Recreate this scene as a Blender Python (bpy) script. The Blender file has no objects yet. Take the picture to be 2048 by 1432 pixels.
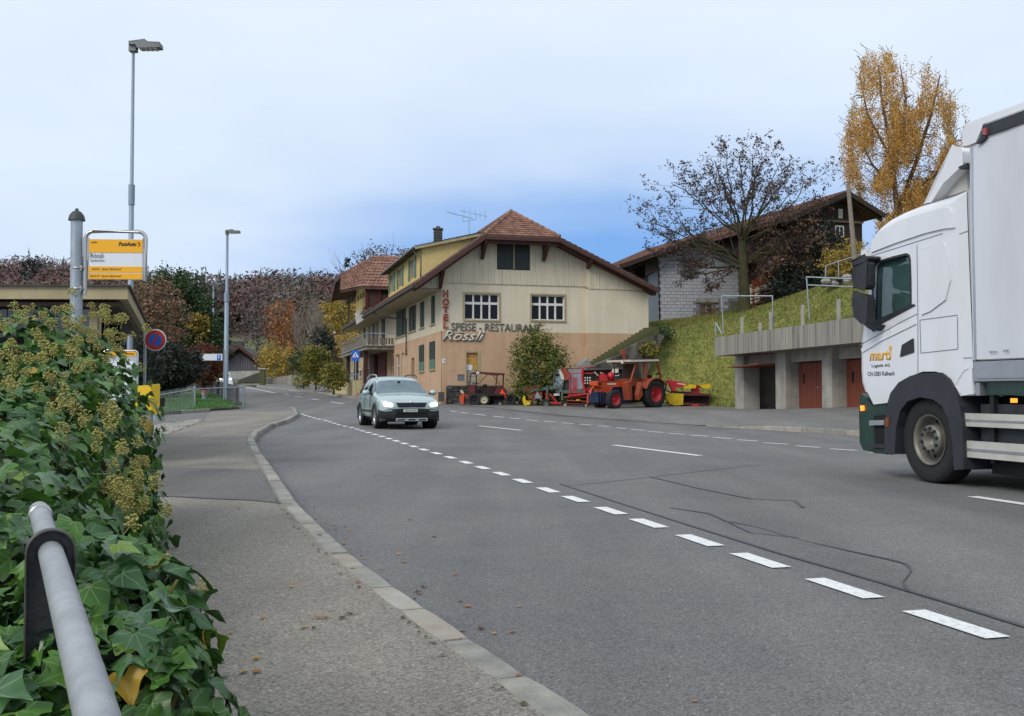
import bpy, bmesh, math, random
import numpy as np
from mathutils import Vector, Matrix, noise
from mathutils.geometry import tessellate_polygon
random.seed(7)
PI = math.pi
S = bpy.context.scene
C = bpy.context.scene.collection
# ------------------------------------------------------------------ camera, sky, sun, exposure
CAMZ = 1.07
PITCH = math.atan(67/2048)
cam_data = bpy.data.cameras.new('camera'); cam = bpy.data.objects.new('camera', cam_data); C.objects.link(cam)
cam.location = (0, 0, CAMZ); cam.rotation_euler = (PI/2+PITCH, 0, 0)
cam_data.sensor_width = 36; cam_data.lens = 36; cam_data.clip_start = .05; cam_data.clip_end = 3000
S.camera = cam
SUN_EL, SUN_AZ = math.radians(38), math.radians(235)
W = bpy.data.worlds.new('World'); S.world = W; W.use_nodes = True
def build_world():
    nt = W.node_tree; N = nt.nodes; L = nt.links; N.clear()
    out = N.new('ShaderNodeOutputWorld')
    sky = N.new('ShaderNodeTexSky'); sky.sky_type = 'NISHITA'; sky.sun_disc = False
    sky.sun_elevation = SUN_EL; sky.sun_rotation = SUN_AZ
    bg1 = N.new('ShaderNodeBackground'); bg1.inputs[1].default_value = .10; L.new(sky.outputs[0], bg1.inputs[0])
    bg2 = N.new('ShaderNodeBackground'); bg2.inputs[1].default_value = 1.0
    tc = N.new('ShaderNodeTexCoord'); sep = N.new('ShaderNodeSeparateXYZ'); L.new(tc.outputs['Generated'], sep.inputs[0])
    def m(op, a, b=None, c=None):
        n = N.new('ShaderNodeMath'); n.operation = op
        for i, v in enumerate((a, b, c)):
            if v is None: continue
            if isinstance(v, (int, float)): n.inputs[i].default_value = v
            else: L.new(v, n.inputs[i])
        return n.outputs[0]
    # soft streaky cloud noise
    mp = N.new('ShaderNodeMapping'); mp.inputs['Scale'].default_value = (1.0, 1.0, 3.2); L.new(tc.outputs['Generated'], mp.inputs[0])
    nz = N.new('ShaderNodeTexNoise'); nz.inputs['Scale'].default_value = 2.1; nz.inputs['Detail'].default_value = 5; nz.inputs['Roughness'].default_value = .5
    L.new(mp.outputs[0], nz.inputs[0])
    nz2 = N.new('ShaderNodeTexNoise'); nz2.inputs['Scale'].default_value = 5.0; nz2.inputs['Detail'].default_value = 4
    L.new(mp.outputs[0], nz2.inputs[0])
    # elevation, bent by noise
    el = m('ADD', sep.outputs[2], m('MULTIPLY', m('SUBTRACT', nz.outputs[0], .5), .16))
    # the clear blue break low over the valley (wider towards the east)
    r = N.new('ShaderNodeValToRGB'); L.new(el, r.inputs[0])
    cr = r.color_ramp; cr.interpolation = 'EASE'
    cr.elements[0].position = .0; cr.elements[0].color = (.6,.6,.6,1)
    cr.elements[1].position = .36; cr.elements[1].color = (0,0,0,1)
    for p, v in ((.08,.90),(.135,1.0),(.175,.80),(.225,.38),(.29,.16)):
        e = cr.elements.new(p); e.color = (v,v,v,1)
    az = N.new('ShaderNodeMapRange'); az.interpolation_type = 'SMOOTHSTEP'
    L.new(m('ADD', sep.outputs[0], m('MULTIPLY', m('SUBTRACT', nz2.outputs[0], .5), .10)), az.inputs[0])
    az.inputs[1].default_value = -.36; az.inputs[2].default_value = .0; az.inputs[3].default_value = .16; az.inputs[4].default_value = 1.0
    az2 = N.new('ShaderNodeMapRange'); az2.interpolation_type = 'SMOOTHSTEP'; L.new(sep.outputs[0], az2.inputs[0])
    az2.inputs[1].default_value = .17; az2.inputs[2].default_value = .46; az2.inputs[3].default_value = 1; az2.inputs[4].default_value = .38
    blue = m('MULTIPLY', m('MULTIPLY', r.outputs[0], az.outputs[0]), az2.outputs[0])
    mix = N.new('ShaderNodeMix'); mix.data_type = 'RGBA'
    L.new(m('MULTIPLY_ADD', m('SUBTRACT', nz2.outputs[0], .5), .35, blue), mix.inputs[0]); mix.clamp_factor = True
    mix.inputs[6].default_value = (.65,.735,.845,1)
    mix.inputs[7].default_value = (.165,.35,.71,1)
    # thick pale cloud overhead
    up = N.new('ShaderNodeMapRange'); L.new(el, up.inputs[0]); up.inputs[1].default_value = .18; up.inputs[2].default_value = .42
    mix2 = N.new('ShaderNodeMix'); mix2.data_type = 'RGBA'; L.new(m('MULTIPLY', up.outputs[0], .75), mix2.inputs[0])
    L.new(mix.outputs[2], mix2.inputs[6]); mix2.inputs[7].default_value = (.68,.75,.84,1)
    L.new(mix2.outputs[2], bg2.inputs[0])
    ms = N.new('ShaderNodeMixShader'); ms.inputs[0].default_value = .93
    L.new(bg1.outputs[0], ms.inputs[1]); L.new(bg2.outputs[0], ms.inputs[2]); L.new(ms.outputs[0], out.inputs[0])
build_world()
sd = bpy.data.lights.new('sun', 'SUN'); sd.energy = 1.5; sd.angle = math.radians(25); sd.color = (1,.96,.9)
sun = bpy.data.objects.new('sun', sd); C.objects.link(sun)
# light comes from behind-left of the camera, high
sun.rotation_euler = (PI/2-SUN_EL, 0, math.radians(-40))
S.view_settings.view_transform = 'Standard'; S.view_settings.look = 'None'
S.view_settings.exposure = .32; S.view_settings.gamma = 1; S.view_settings.use_curve_mapping = False
# ------------------------------------------------------------------ materials
def lin(h):
    h = h.lstrip('#'); o = []
    for i in (0,2,4):
        c = int(h[i:i+2],16)/255
        o.append(c/12.92 if c <= .04045 else ((c+.055)/1.055)**2.4)
    return tuple(o)+(1,)
def mat(name, col, rough=.7, var=.15, scale=3, bump=0, bscale=40, metal=0, emit=0, col2=None, det=6, stretch=None, spec=None, coat=0, thr=None):
    m = bpy.data.materials.new(name); m.use_nodes = True; nt = m.node_tree; N = nt.nodes; L = nt.links
    b = N['Principled BSDF']; b.inputs['Roughness'].default_value = rough; b.inputs['Metallic'].default_value = metal
    if spec is not None: b.inputs['Specular IOR Level'].default_value = spec
    if coat: b.inputs['Coat Weight'].default_value = coat; b.inputs['Coat Roughness'].default_value = .08
    if isinstance(col, str): col = lin(col)
    if len(col) == 3: col = tuple(col)+(1,)
    if isinstance(col2, str): col2 = lin(col2)
    b.inputs['Base Color'].default_value = col
    tc = N.new('ShaderNodeTexCoord'); src = tc.outputs['Object']
    if stretch:
        mp = N.new('ShaderNodeMapping'); mp.inputs['Scale'].default_value = stretch; L.new(src, mp.inputs[0]); src = mp.outputs[0]
    if var or col2:
        nz = N.new('ShaderNodeTexNoise'); nz.inputs['Scale'].default_value = scale; nz.inputs['Detail'].default_value = det
        nz.inputs['Roughness'].default_value = .6; L.new(src, nz.inputs[0])
        rp = N.new('ShaderNodeValToRGB'); L.new(nz.outputs[0], rp.inputs[0])
        a, c = (.3,.7) if thr is None else thr
        rp.color_ramp.elements[0].position = a; rp.color_ramp.elements[1].position = c
        if col2: rp.color_ramp.elements[0].color = col; rp.color_ramp.elements[1].color = tuple(col2[:3])+(1,)
        else:
            rp.color_ramp.elements[0].color = tuple(v*(1-var) for v in col[:3])+(1,)
            rp.color_ramp.elements[1].color = tuple(min(1,v*(1+var)) for v in col[:3])+(1,)
        L.new(rp.outputs[0], b.inputs['Base Color'])
        m['_out'] = 1
    if bump:
        nb = N.new('ShaderNodeTexNoise'); nb.inputs['Scale'].default_value = bscale; nb.inputs['Detail'].default_value = 4; L.new(src, nb.inputs[0])
        bp = N.new('ShaderNodeBump'); bp.inputs['Strength'].default_value = bump; bp.inputs['Distance'].default_value = .02
        L.new(nb.outputs[0], bp.inputs['Height']); L.new(bp.outputs[0], b.inputs['Normal'])
    if emit:
        b.inputs['Emission Color'].default_value = col; b.inputs['Emission Strength'].default_value = emit
    return m
def asphalt(name, c1, c2, speck, big=.35, fleck='#b9b7b0', moss=None, rough=.82):
    m = bpy.data.materials.new(name); m.use_nodes = True; nt = m.node_tree; N = nt.nodes; L = nt.links
    b = N['Principled BSDF']; b.inputs['Roughness'].default_value = rough
    tc = N.new('ShaderNodeTexCoord'); src = tc.outputs['Object']
    def nse(s, d=4, r=.6):
        n = N.new('ShaderNodeTexNoise'); n.inputs['Scale'].default_value = s; n.inputs['Detail'].default_value = d; n.inputs['Roughness'].default_value = r; L.new(src, n.inputs[0]); return n.outputs[0]
    def ramp(i, stops):
        r = N.new('ShaderNodeValToRGB'); L.new(i, r.inputs[0]); e = r.color_ramp.elements
        e[0].position, e[0].color = stops[0][0], stops[0][1]; e[1].position, e[1].color = stops[-1][0], stops[-1][1]
        for p, c in stops[1:-1]: q = e.new(p); q.color = c
        return r.outputs[0]
    def mix(f, a, c, t='MIX'):
        x = N.new('ShaderNodeMix'); x.data_type = 'RGBA'; x.blend_type = t
        for i, v in ((0,f),(6,a),(7,c)):
            if isinstance(v, (int,float,tuple)): x.inputs[i].default_value = v
            else: L.new(v, x.inputs[i])
        return x.outputs[2]
    base = ramp(nse(.45, 5), [(.3, lin(c1)), (.7, lin(c2))])
    mp = N.new('ShaderNodeMapping'); mp.inputs['Rotation'].default_value = (0,0,-.26); mp.inputs['Scale'].default_value = (1.1,.07,1); L.new(tc.outputs['Object'], mp.inputs[0]); ln = N.new('ShaderNodeTexNoise'); ln.inputs['Scale'].default_value = 1.0; ln.inputs['Detail'].default_value = 3; L.new(mp.outputs[0], ln.inputs[0])
    base = mix(.8, base, ramp(ln.outputs[0], [(.35,(.80,.80,.81,1)),(.65,(1.12,1.12,1.11,1))]), 'MULTIPLY')
    base = mix(big, base, ramp(nse(2.7, 6, .7), [(.25,(.72,.72,.72,1)),(.75,(1.2,1.2,1.2,1))]), 'MULTIPLY')
    v = N.new('ShaderNodeTexVoronoi'); v.inputs['Scale'].default_value = speck; L.new(src, v.inputs[0])
    g = ramp(v.outputs['Color'], [(.05,(.42,.41,.40,1)),(.5,(1,1,1,1)),(.9,(1.45,1.45,1.42,1)),(1,(3.0,3.0,2.9,1))])
    base = mix(.85, base, g, 'MULTIPLY')
    fl = ramp(nse(speck*.55, 2), [(.70,(0,0,0,1)),(.78,(1,1,1,1))])
    base = mix(N.new('ShaderNodeMath').outputs[0] if False else fl, base, lin(fleck))
    if moss: base = mix(ramp(nse(.9, 6), [(.55,(0,0,0,1)),(.8,(.5,.5,.5,1))]), base, lin(moss))
    L.new(base, b.inputs['Base Color'])
    bp = N.new('ShaderNodeBump'); bp.inputs['Strength'].default_value = .55; bp.inputs['Distance'].default_value = .006
    L.new(v.outputs['Distance'], bp.inputs['Height']); L.new(bp.outputs[0], b.inputs['Normal'])
    return m
M = {}
M['asphalt'] = asphalt('asphalt', '#656464', '#757371', 120)
M['asphalt_far'] = asphalt('asphalt_patch', '#5c5d5f', '#696a6c', 120)
M['pave'] = asphalt('pavement_asphalt', '#7a746a', '#8a8479', 105, .5)
M['pave_dark'] = asphalt('pavement_patch', '#605e5b', '#6b6965', 110)
M['fore'] = asphalt('forecourt_asphalt', '#6c6966', '#7a7773', 90, .6)
M['seal'] = mat('tar_seal', '#3f4146', .55, .2, 5)
M['seam'] = mat('dark_joint', '#4a4946', .8, .3, 8)
M['paint'] = mat('road_paint', '#b4b4b1', .6, 0, 38, .2, 90, col2='#e6e6e3', thr=(.30,.50))
M['paint_worn'] = mat('worn_paint', '#c9c9c8', .7, 0, 6, col2='#e4e4e2')
M['yellow_paint'] = mat('yellow_paint', '#c9a545', .7, 0, 6, col2='#d9bb62')
M['kerb'] = mat('kerb_granite', '#7f7f78', .8, 0, 7, .5, 60, col2='#a19e93')
M['kerb2'] = mat('kerb_granite_rusty', '#938778', .8, 0, 4, .5, 60, col2='#a8a69c')
M['moss'] = mat('moss', '#4f5230', .95, .4, 30, .6, 60)
M['cobble'] = mat('cobble', '#84827a', .8, 0, 3, .5, 30, col2='#b5b1a4')
M['concrete'] = mat('concrete', '#8d8a82', .85, 0, 1.4, .3, 25, col2='#b0aca3')
def streaked(name, a, b, c, sc=(2.2,2.2,.14)):
    m = mat(name, a, .9, 0, 1.0, .25, 20, col2=b, stretch=sc, thr=(.32,.62))
    nt = m.node_tree; N = nt.nodes; L = nt.links; bs = N['Principled BSDF']
    prev = bs.inputs['Base Color'].links[0].from_socket
    tc = N.new('ShaderNodeTexCoord'); mp = N.new('ShaderNodeMapping'); mp.inputs['Scale'].default_value = (sc[0]*3.1, sc[1]*3.1, sc[2]*2); L.new(tc.outputs['Object'], mp.inputs[0])
    n = N.new('ShaderNodeTexNoise'); n.inputs['Scale'].default_value = 1.3; n.inputs['Detail'].default_value = 6; L.new(mp.outputs[0], n.inputs[0])
    r = N.new('ShaderNodeValToRGB'); L.new(n.outputs[0], r.inputs[0]); r.color_ramp.elements[0].position = .5; r.color_ramp.elements[1].position = .68
    r.color_ramp.elements[0].color = (0,0,0,1); r.color_ramp.elements[1].color = (.8,.8,.8,1)
    x = N.new('ShaderNodeMix'); x.data_type = 'RGBA'; L.new(r.outputs[0], x.inputs[0]); L.new(prev, x.inputs[6]); x.inputs[7].default_value = lin(c)
    L.new(x.outputs[2], bs.inputs['Base Color'])
    return m
M['weathered'] = streaked('weathered_concrete', '#7f7a72', '#9c968b', '#5c5952')
M['rail_wood'] = streaked('weathered_boards', '#5f564c', '#8b8176', '#3d362f', (3,3,.2))
M['beige'] = mat('beige_render', '#bb9878', .9, 0, .8, .12, 30, col2='#c7a788')
M['cream'] = mat('cream_render', '#d0c3aa', .9, 0, .9, .12, 30, col2='#d8cdb6')
M['cream_wood'] = streaked('cream_boards', '#cfc3aa', '#d5cab2', '#bdb097', (2.6,2.6,.22))
M['yellow_shingle'] = mat('yellow_shingles', '#c9b072', .8, 0, 5, .3, 30, col2='#d6bf84')
M['white_wood'] = mat('white_wood', '#d8d5cc', .6, .06, 4)
M['soffit'] = mat('soffit_boards', '#aca08a', .85, .1, 2)
M['brown_wood'] = mat('brown_wood', '#482a23', .7, .25, 5, .2, 30)
M['dark_wood'] = mat('dark_wood', '#33241c', .8, .3, 4, .3, 25, stretch=(1,1,.15))
M['green_shutter'] = mat('green_shutter', '#2c3d37', .6, .12, 6)
M['green_shutter2'] = mat('green_shutter_pale', '#5c7f6c', .6, .12, 6)
M['dark_shutter'] = mat('dark_shutter', '#232b29', .6, .2, 6)
M['glass'] = mat('window_glass', '#15161b', .12, 0, spec=.22)
M['glass_curtain'] = mat('window_curtain', '#767068', .5, .2, 6)
M['tile'] = mat('roof_tile', '#6a4a3e', .85, 0, 2.4, .4, 40, col2='#98705d', thr=(.35,.62))
M['tile_dark'] = mat('roof_tile_dark', '#4b3a33', .9, 0, 2.2, .4, 40, col2='#6b5247')
M['tile_red'] = mat('roof_tile_red', '#4d3227', .9, 0, 1.6, .3, 40, col2='#6c4a3a')
M['slate'] = mat('slate', '#44423f', .8, .2, 3, .3, 30)
M['zinc'] = mat('zinc_gutter', '#6f726c', .5, .15, 5, metal=.5)
M['copper_dark'] = mat('dark_pipe', '#3a3531', .6, .2, 5)
M['galv'] = mat('galvanised_steel', '#8e969c', .42, 0, 9, .05, 60, metal=.6, col2='#a9b1b6')
M['galv2'] = mat('grey_pole_paint', '#8593a0', .5, .06, 4, metal=.2)
M['steel'] = mat('brushed_steel', '#b9b8b2', .3, .04, 4, metal=.85)
M['rail_steel'] = mat('rail_steel', '#8d9092', .45, 0, 14, .12, 120, metal=.35, col2='#a9abac', stretch=(1,1,1))
M['black'] = mat('black_rubber', '#17181a', .8, .15, 10, .2, 60)
M['black_flat'] = mat('black_steel', '#26282a', .55, .3, 12, .15, 60)
M['dark'] = mat('dark_inside', '#0d0e0e', .9, 0)
M['chassis'] = mat('chassis_black', '#16181b', .6, .2, 5)
M['truck_white'] = mat('white_truck_paint', '#dcdde1', .28, .015, 2, coat=.5)
M['curtain'] = mat('truck_curtain', '#cfd1d7', .6, .05, 1.2, .12, 4, stretch=(1,1,.35))
M['alu'] = mat('aluminium', '#b4b7bb', .35, .06, 6, metal=.75)
M['offwhite'] = mat('offwhite_bar', '#bdbcb3', .5, .05, 3)
M['truck_green'] = mat('green_truck_paint', '#12382f', .35, .1, 3, coat=.4)
M['trim'] = mat('grey_plastic_trim', '#2f3238', .6, .1, 6)
M['tyre'] = mat('tyre_rubber', '#212122', .85, .2, 14, .2, 50)
M['rim_truck'] = mat('truck_rim', '#77746b', .5, .2, 9, metal=.4)
M['amber'] = mat('amber_lamp', (1,.30,.03), .3, 0, emit=1.1)
M['amber_off'] = mat('amber_reflector', '#7a3b18', .3, .1, 6)
M['red_refl'] = mat('red_marker', '#a04a4e', .4, .1, 6)
M['cab_glass'] = mat('cab_glass', '#2c3c3a', .05, 0, 2, spec=.8, col2='#3e5a58')
M['logo_yellow'] = mat('logo_yellow', '#e6a91c', .5, .03, 6)
M['print'] = mat('print_black', '#2b2b2d', .6, 0)
M['print_grey'] = mat('print_grey', '#64625c', .6, .1, 6)
M['letter_grey'] = mat('letter_grey', '#6d675c', .7, .12, 6)
M['letter_red'] = mat('letter_red', '#a8492c', .6, .2, 6)
M['letter_white'] = mat('letter_white', '#cfcabb', .5, .08, 6)
M['carpaint'] = mat('car_paint', '#a9bcb8', .32, .02, 2, metal=.35, coat=.7)
M['car_glass'] = mat('car_glass', '#50626a', .1, 0, 3, spec=.6, col2='#6a7c82')
M['car_glass_dark'] = mat('car_glass_dark', '#0d1112', .05, 0, spec=.8)
M['cladding'] = mat('cladding', '#26292a', .6, .08, 6)
M['chrome'] = mat('chrome', '#d4d7d8', .15, 0, metal=1)
M['rim_car'] = mat('alloy', '#9da1a3', .3, .05, 5, metal=.7)
M['lamp_grey'] = mat('lamp_head_grey', '#6c6e6c', .5, .1, 6, metal=.3)
M['headlamp'] = mat('headlamp', (1,.97,.9), .2, 0, emit=3.5)
M['seam_grey'] = mat('seam_grey', '#7b7d82', .5, 0)
M['stained'] = mat('stained_concrete', '#35322c', .95, 0, 1.3, .5, 18, col2='#7d776c', stretch=(1,1,.45), thr=(.38,.66))
M['lamp_glass'] = mat('lamp_glass', '#d5d3ce', .15, .1, 20, spec=.8)
M['plate'] = mat('plate', '#c9c9c5', .5, .05, 8)
M['sign_yellow'] = mat('sign_yellow', '#f3ae0b', .45, .02, 3)
M['sign_white'] = mat('sign_white', '#dcdfe4', .45, .02, 3)
M['sign_red'] = mat('sign_red', '#b3382c', .5, .06, 6)
M['sign_blue'] = mat('sign_blue', '#1f63c4', .45, .03, 6)
M['box_yellow'] = mat('box_yellow', '#eac11f', .5, .05, 4)
M['shelter'] = mat('shelter_paint', '#a99c76', .6, .08, 3)
M['shelter_soffit'] = mat('shelter_soffit', '#4c3a31', .8, .3, 3, stretch=(1,.2,1))
M['grey_cap'] = mat('grey_cap', '#3d4040', .6, .15, 10)
M['poster'] = mat('poster', '#a9b1b8', .4, 0, 8, col2='#c6c9c6')
M['orange'] = mat('tractor_orange', '#c2481a', .55, .2, 6)
M['orange_rust'] = mat('faded_orange', '#8e4026', .7, .25, 7)
M['red'] = mat('machine_red', '#b4222a', .5, .18, 7)
M['red_dark'] = mat('machine_dark_red', '#5a1c1d', .7, .3, 7)
M['blue_dark'] = mat('tractor_blue', '#1a2a48', .6, .3, 8)
M['yellow'] = mat('machine_yellow', '#cfae13', .55, .2, 6)
M['machine_green'] = mat('machine_green', '#54665a', .6, .25, 6)
M['machine_grey'] = mat('machine_grey', '#8b979c', .5, .2, 5, metal=.2)
M['cream_rim'] = mat('cream_rim', '#b3aa8c', .6, .15, 8)
M['triangle'] = mat('hazard_orange', '#ef4a1c', .4, .03, 8)
M['black_red'] = mat('black_red', '#2a1818', .8, .3, 7)
M['bark'] = mat('bark', '#3c342c', .95, .3, 6, .6, 25)
M['bark_moss'] = mat('mossy_bark', '#302a21', .95, 0, 2.2, .6, 25, col2='#4b4a26')
M['bark_pale'] = mat('pale_bark', '#7f746a', .9, .2, 8)
M['birch_bark'] = mat('birch_bark', '#5d4a3a', .9, .3, 5, .3, 20)
def streaks(m, lo=.82, sc=(3,3,.25), amt=1.0):
    nt = m.node_tree; N = nt.nodes; L = nt.links; bs = N['Principled BSDF']; prev = bs.inputs['Base Color'].links[0].from_socket
    tc = N.new('ShaderNodeTexCoord'); mp = N.new('ShaderNodeMapping'); mp.inputs['Scale'].default_value = sc; L.new(tc.outputs['Object'], mp.inputs[0])
    n = N.new('ShaderNodeTexNoise'); n.inputs['Scale'].default_value = 1; n.inputs['Detail'].default_value = 7; n.inputs['Roughness'].default_value = .65; L.new(mp.outputs[0], n.inputs[0])
    r = N.new('ShaderNodeValToRGB'); L.new(n.outputs[0], r.inputs[0]); r.color_ramp.elements[0].position = .36; r.color_ramp.elements[1].position = .62
    r.color_ramp.elements[0].color = (lo,lo*.985,lo*.96,1); r.color_ramp.elements[1].color = (1,1,1,1)
    x = N.new('ShaderNodeMix'); x.data_type = 'RGBA'; x.blend_type = 'MULTIPLY'; x.inputs[0].default_value = amt; L.new(prev, x.inputs[6]); L.new(r.outputs[0], x.inputs[7]); L.new(x.outputs[2], bs.inputs['Base Color'])
for k_ in ('concrete','soffit','shelter','kerb'): streaks(M[k_])
streaks(M['beige'], .90); streaks(M['cream'], .92)
streaks(M['truck_white'], .93, (1.5,1.5,.5)); streaks(M['curtain'], .90, (1.2,1.2,.25)); streaks(M['offwhite'], .8, (2,2,2)); streaks(M['truck_green'], .7, (5,5,1)); streaks(M['trim'], .8, (5,5,2))
def leafm(name, a, b=None, rough=.6, sc=1.5, trans=.25):
    m = mat(name, a, rough, .22, sc, col2=b, det=3)
    m.node_tree.nodes['Principled BSDF'].inputs['Transmission Weight'].default_value = 0
    nt = m.node_tree; N = nt.nodes; L = nt.links; bs = N['Principled BSDF']
    if trans:
        tr = N.new('ShaderNodeBsdfTranslucent'); mx = N.new('ShaderNodeMixShader'); mx.inputs[0].default_value = trans
        ls = bs.inputs['Base Color'].links
        if ls: L.new(ls[0].from_socket, tr.inputs[0])
        L.new(bs.outputs[0], mx.inputs[1]); L.new(tr.outputs[0], mx.inputs[2]); L.new(mx.outputs[0], N['Material Output'].inputs[0])
    return m
def leafset(pref, cols, **k):
    return [leafm(pref+'_'+w, c, **k) for w, c in zip(('one','two','three','four','five','six'), cols)]
LF = {
 'birch': leafset('birch_leaf', ['#bd8d42','#cc9f4d','#a88d45','#b4803c']),
 'brown': leafset('brown_leaf', ['#7a6044','#8a6c50','#675039','#8a6350'], trans=.1),
 'seed': leafset('seed', ['#4a3630','#5a4238','#3b2d29'], trans=0),
 'green': leafset('green_leaf', ['#2e4526','#3b552c','#26391f','#4b5f2f']),
 'darkgreen': leafset('dark_leaf', ['#1b261b','#233022','#161f17'], trans=.1),
 'rust': leafset('rust_leaf', ['#6b3a22','#7d4727','#57301f']),
 'orange': leafset('orange_leaf', ['#94603a','#845032','#a5743f']),
 'yellow': leafset('yellow_leaf', ['#a38a38','#b6993f','#857538']),
 'olive': leafset('olive_leaf', ['#727630','#858134','#5b622a','#9a8a36']),
 'wood': leafset('far_brown', ['#5b413b','#664640','#513a36','#6e4c40'], trans=0),
 'woodgrey': leafset('far_grey', ['#5e564d','#6b6156','#554e47'], trans=0),
 'fir': leafset('far_fir', ['#2b362f','#323e35','#242d28'], trans=0),
}
def grass_mat(name, a, b, c):
    m = mat(name, a, .95, 0, 1.1, .8, 12, col2=b, thr=(.35,.65))
    nt = m.node_tree; N = nt.nodes; L = nt.links; bs = N['Principled BSDF']
    prev = bs.inputs['Base Color'].links[0].from_socket
    tc = N.new('ShaderNodeTexCoord'); n = N.new('ShaderNodeTexNoise'); n.inputs['Scale'].default_value = 9; n.inputs['Detail'].default_value = 6; L.new(tc.outputs['Object'], n.inputs[0])
    r = N.new('ShaderNodeValToRGB'); L.new(n.outputs[0], r.inputs[0]); r.color_ramp.elements[0].position = .45; r.color_ramp.elements[1].position = .7
    r.color_ramp.elements[0].color = (0,0,0,1); r.color_ramp.elements[1].color = (.7,.7,.7,1)
    x = N.new('ShaderNodeMix'); x.data_type = 'RGBA'; L.new(r.outputs[0], x.inputs[0]); L.new(prev, x.inputs[6]); x.inputs[7].default_value = lin(c)
    L.new(x.outputs[2], bs.inputs['Base Color'])
    return m
M['grass'] = grass_mat('lawn', '#6d7337', '#868340', '#5b622f')
M['grass_left'] = grass_mat('bright_lawn', '#47632a', '#5e7534', '#3a5224')
M['earth'] = mat('earth', '#4a4336', .95, .3, 1.5, .6, 14)
M['meadow'] = grass_mat('meadow', '#56603a', '#646840', '#4a5434')
M['hill'] = mat('forest_floor', '#4b3832', .95, .3, .2)
# ------------------------------------------------------------------ helpers
def ray(px, py):
    xc = (px-1024)/2048; yc = (716-py)/2048
    return Vector((xc, math.cos(PITCH)-yc*math.sin(PITCH), math.sin(PITCH)+yc*math.cos(PITCH)))
CAM = Vector((0,0,CAMZ))
def at(px, py, Y):
    d = ray(px, py); return CAM+d*(Y/d.y)
def link(o, parent=None):
    C.objects.link(o)
    if parent is not None: o.parent = parent; o.matrix_parent_inverse = parent.matrix_basis.inverted() if False else Matrix()
    return o
def tag(o, label=None, cat=None, group=None, kind=None):
    if label: o['label'] = label
    if cat: o['category'] = cat
    if group: o['group'] = group
    if kind: o['kind'] = kind
    return o
def thing(name, label, cat, loc=(0,0,0), group=None, rz=0):
    o = bpy.data.objects.new(name, None); C.objects.link(o); o.location = loc; o.rotation_euler = (0,0,rz)
    o.empty_display_size = .2
    return tag(o, label, cat, group)
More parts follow.
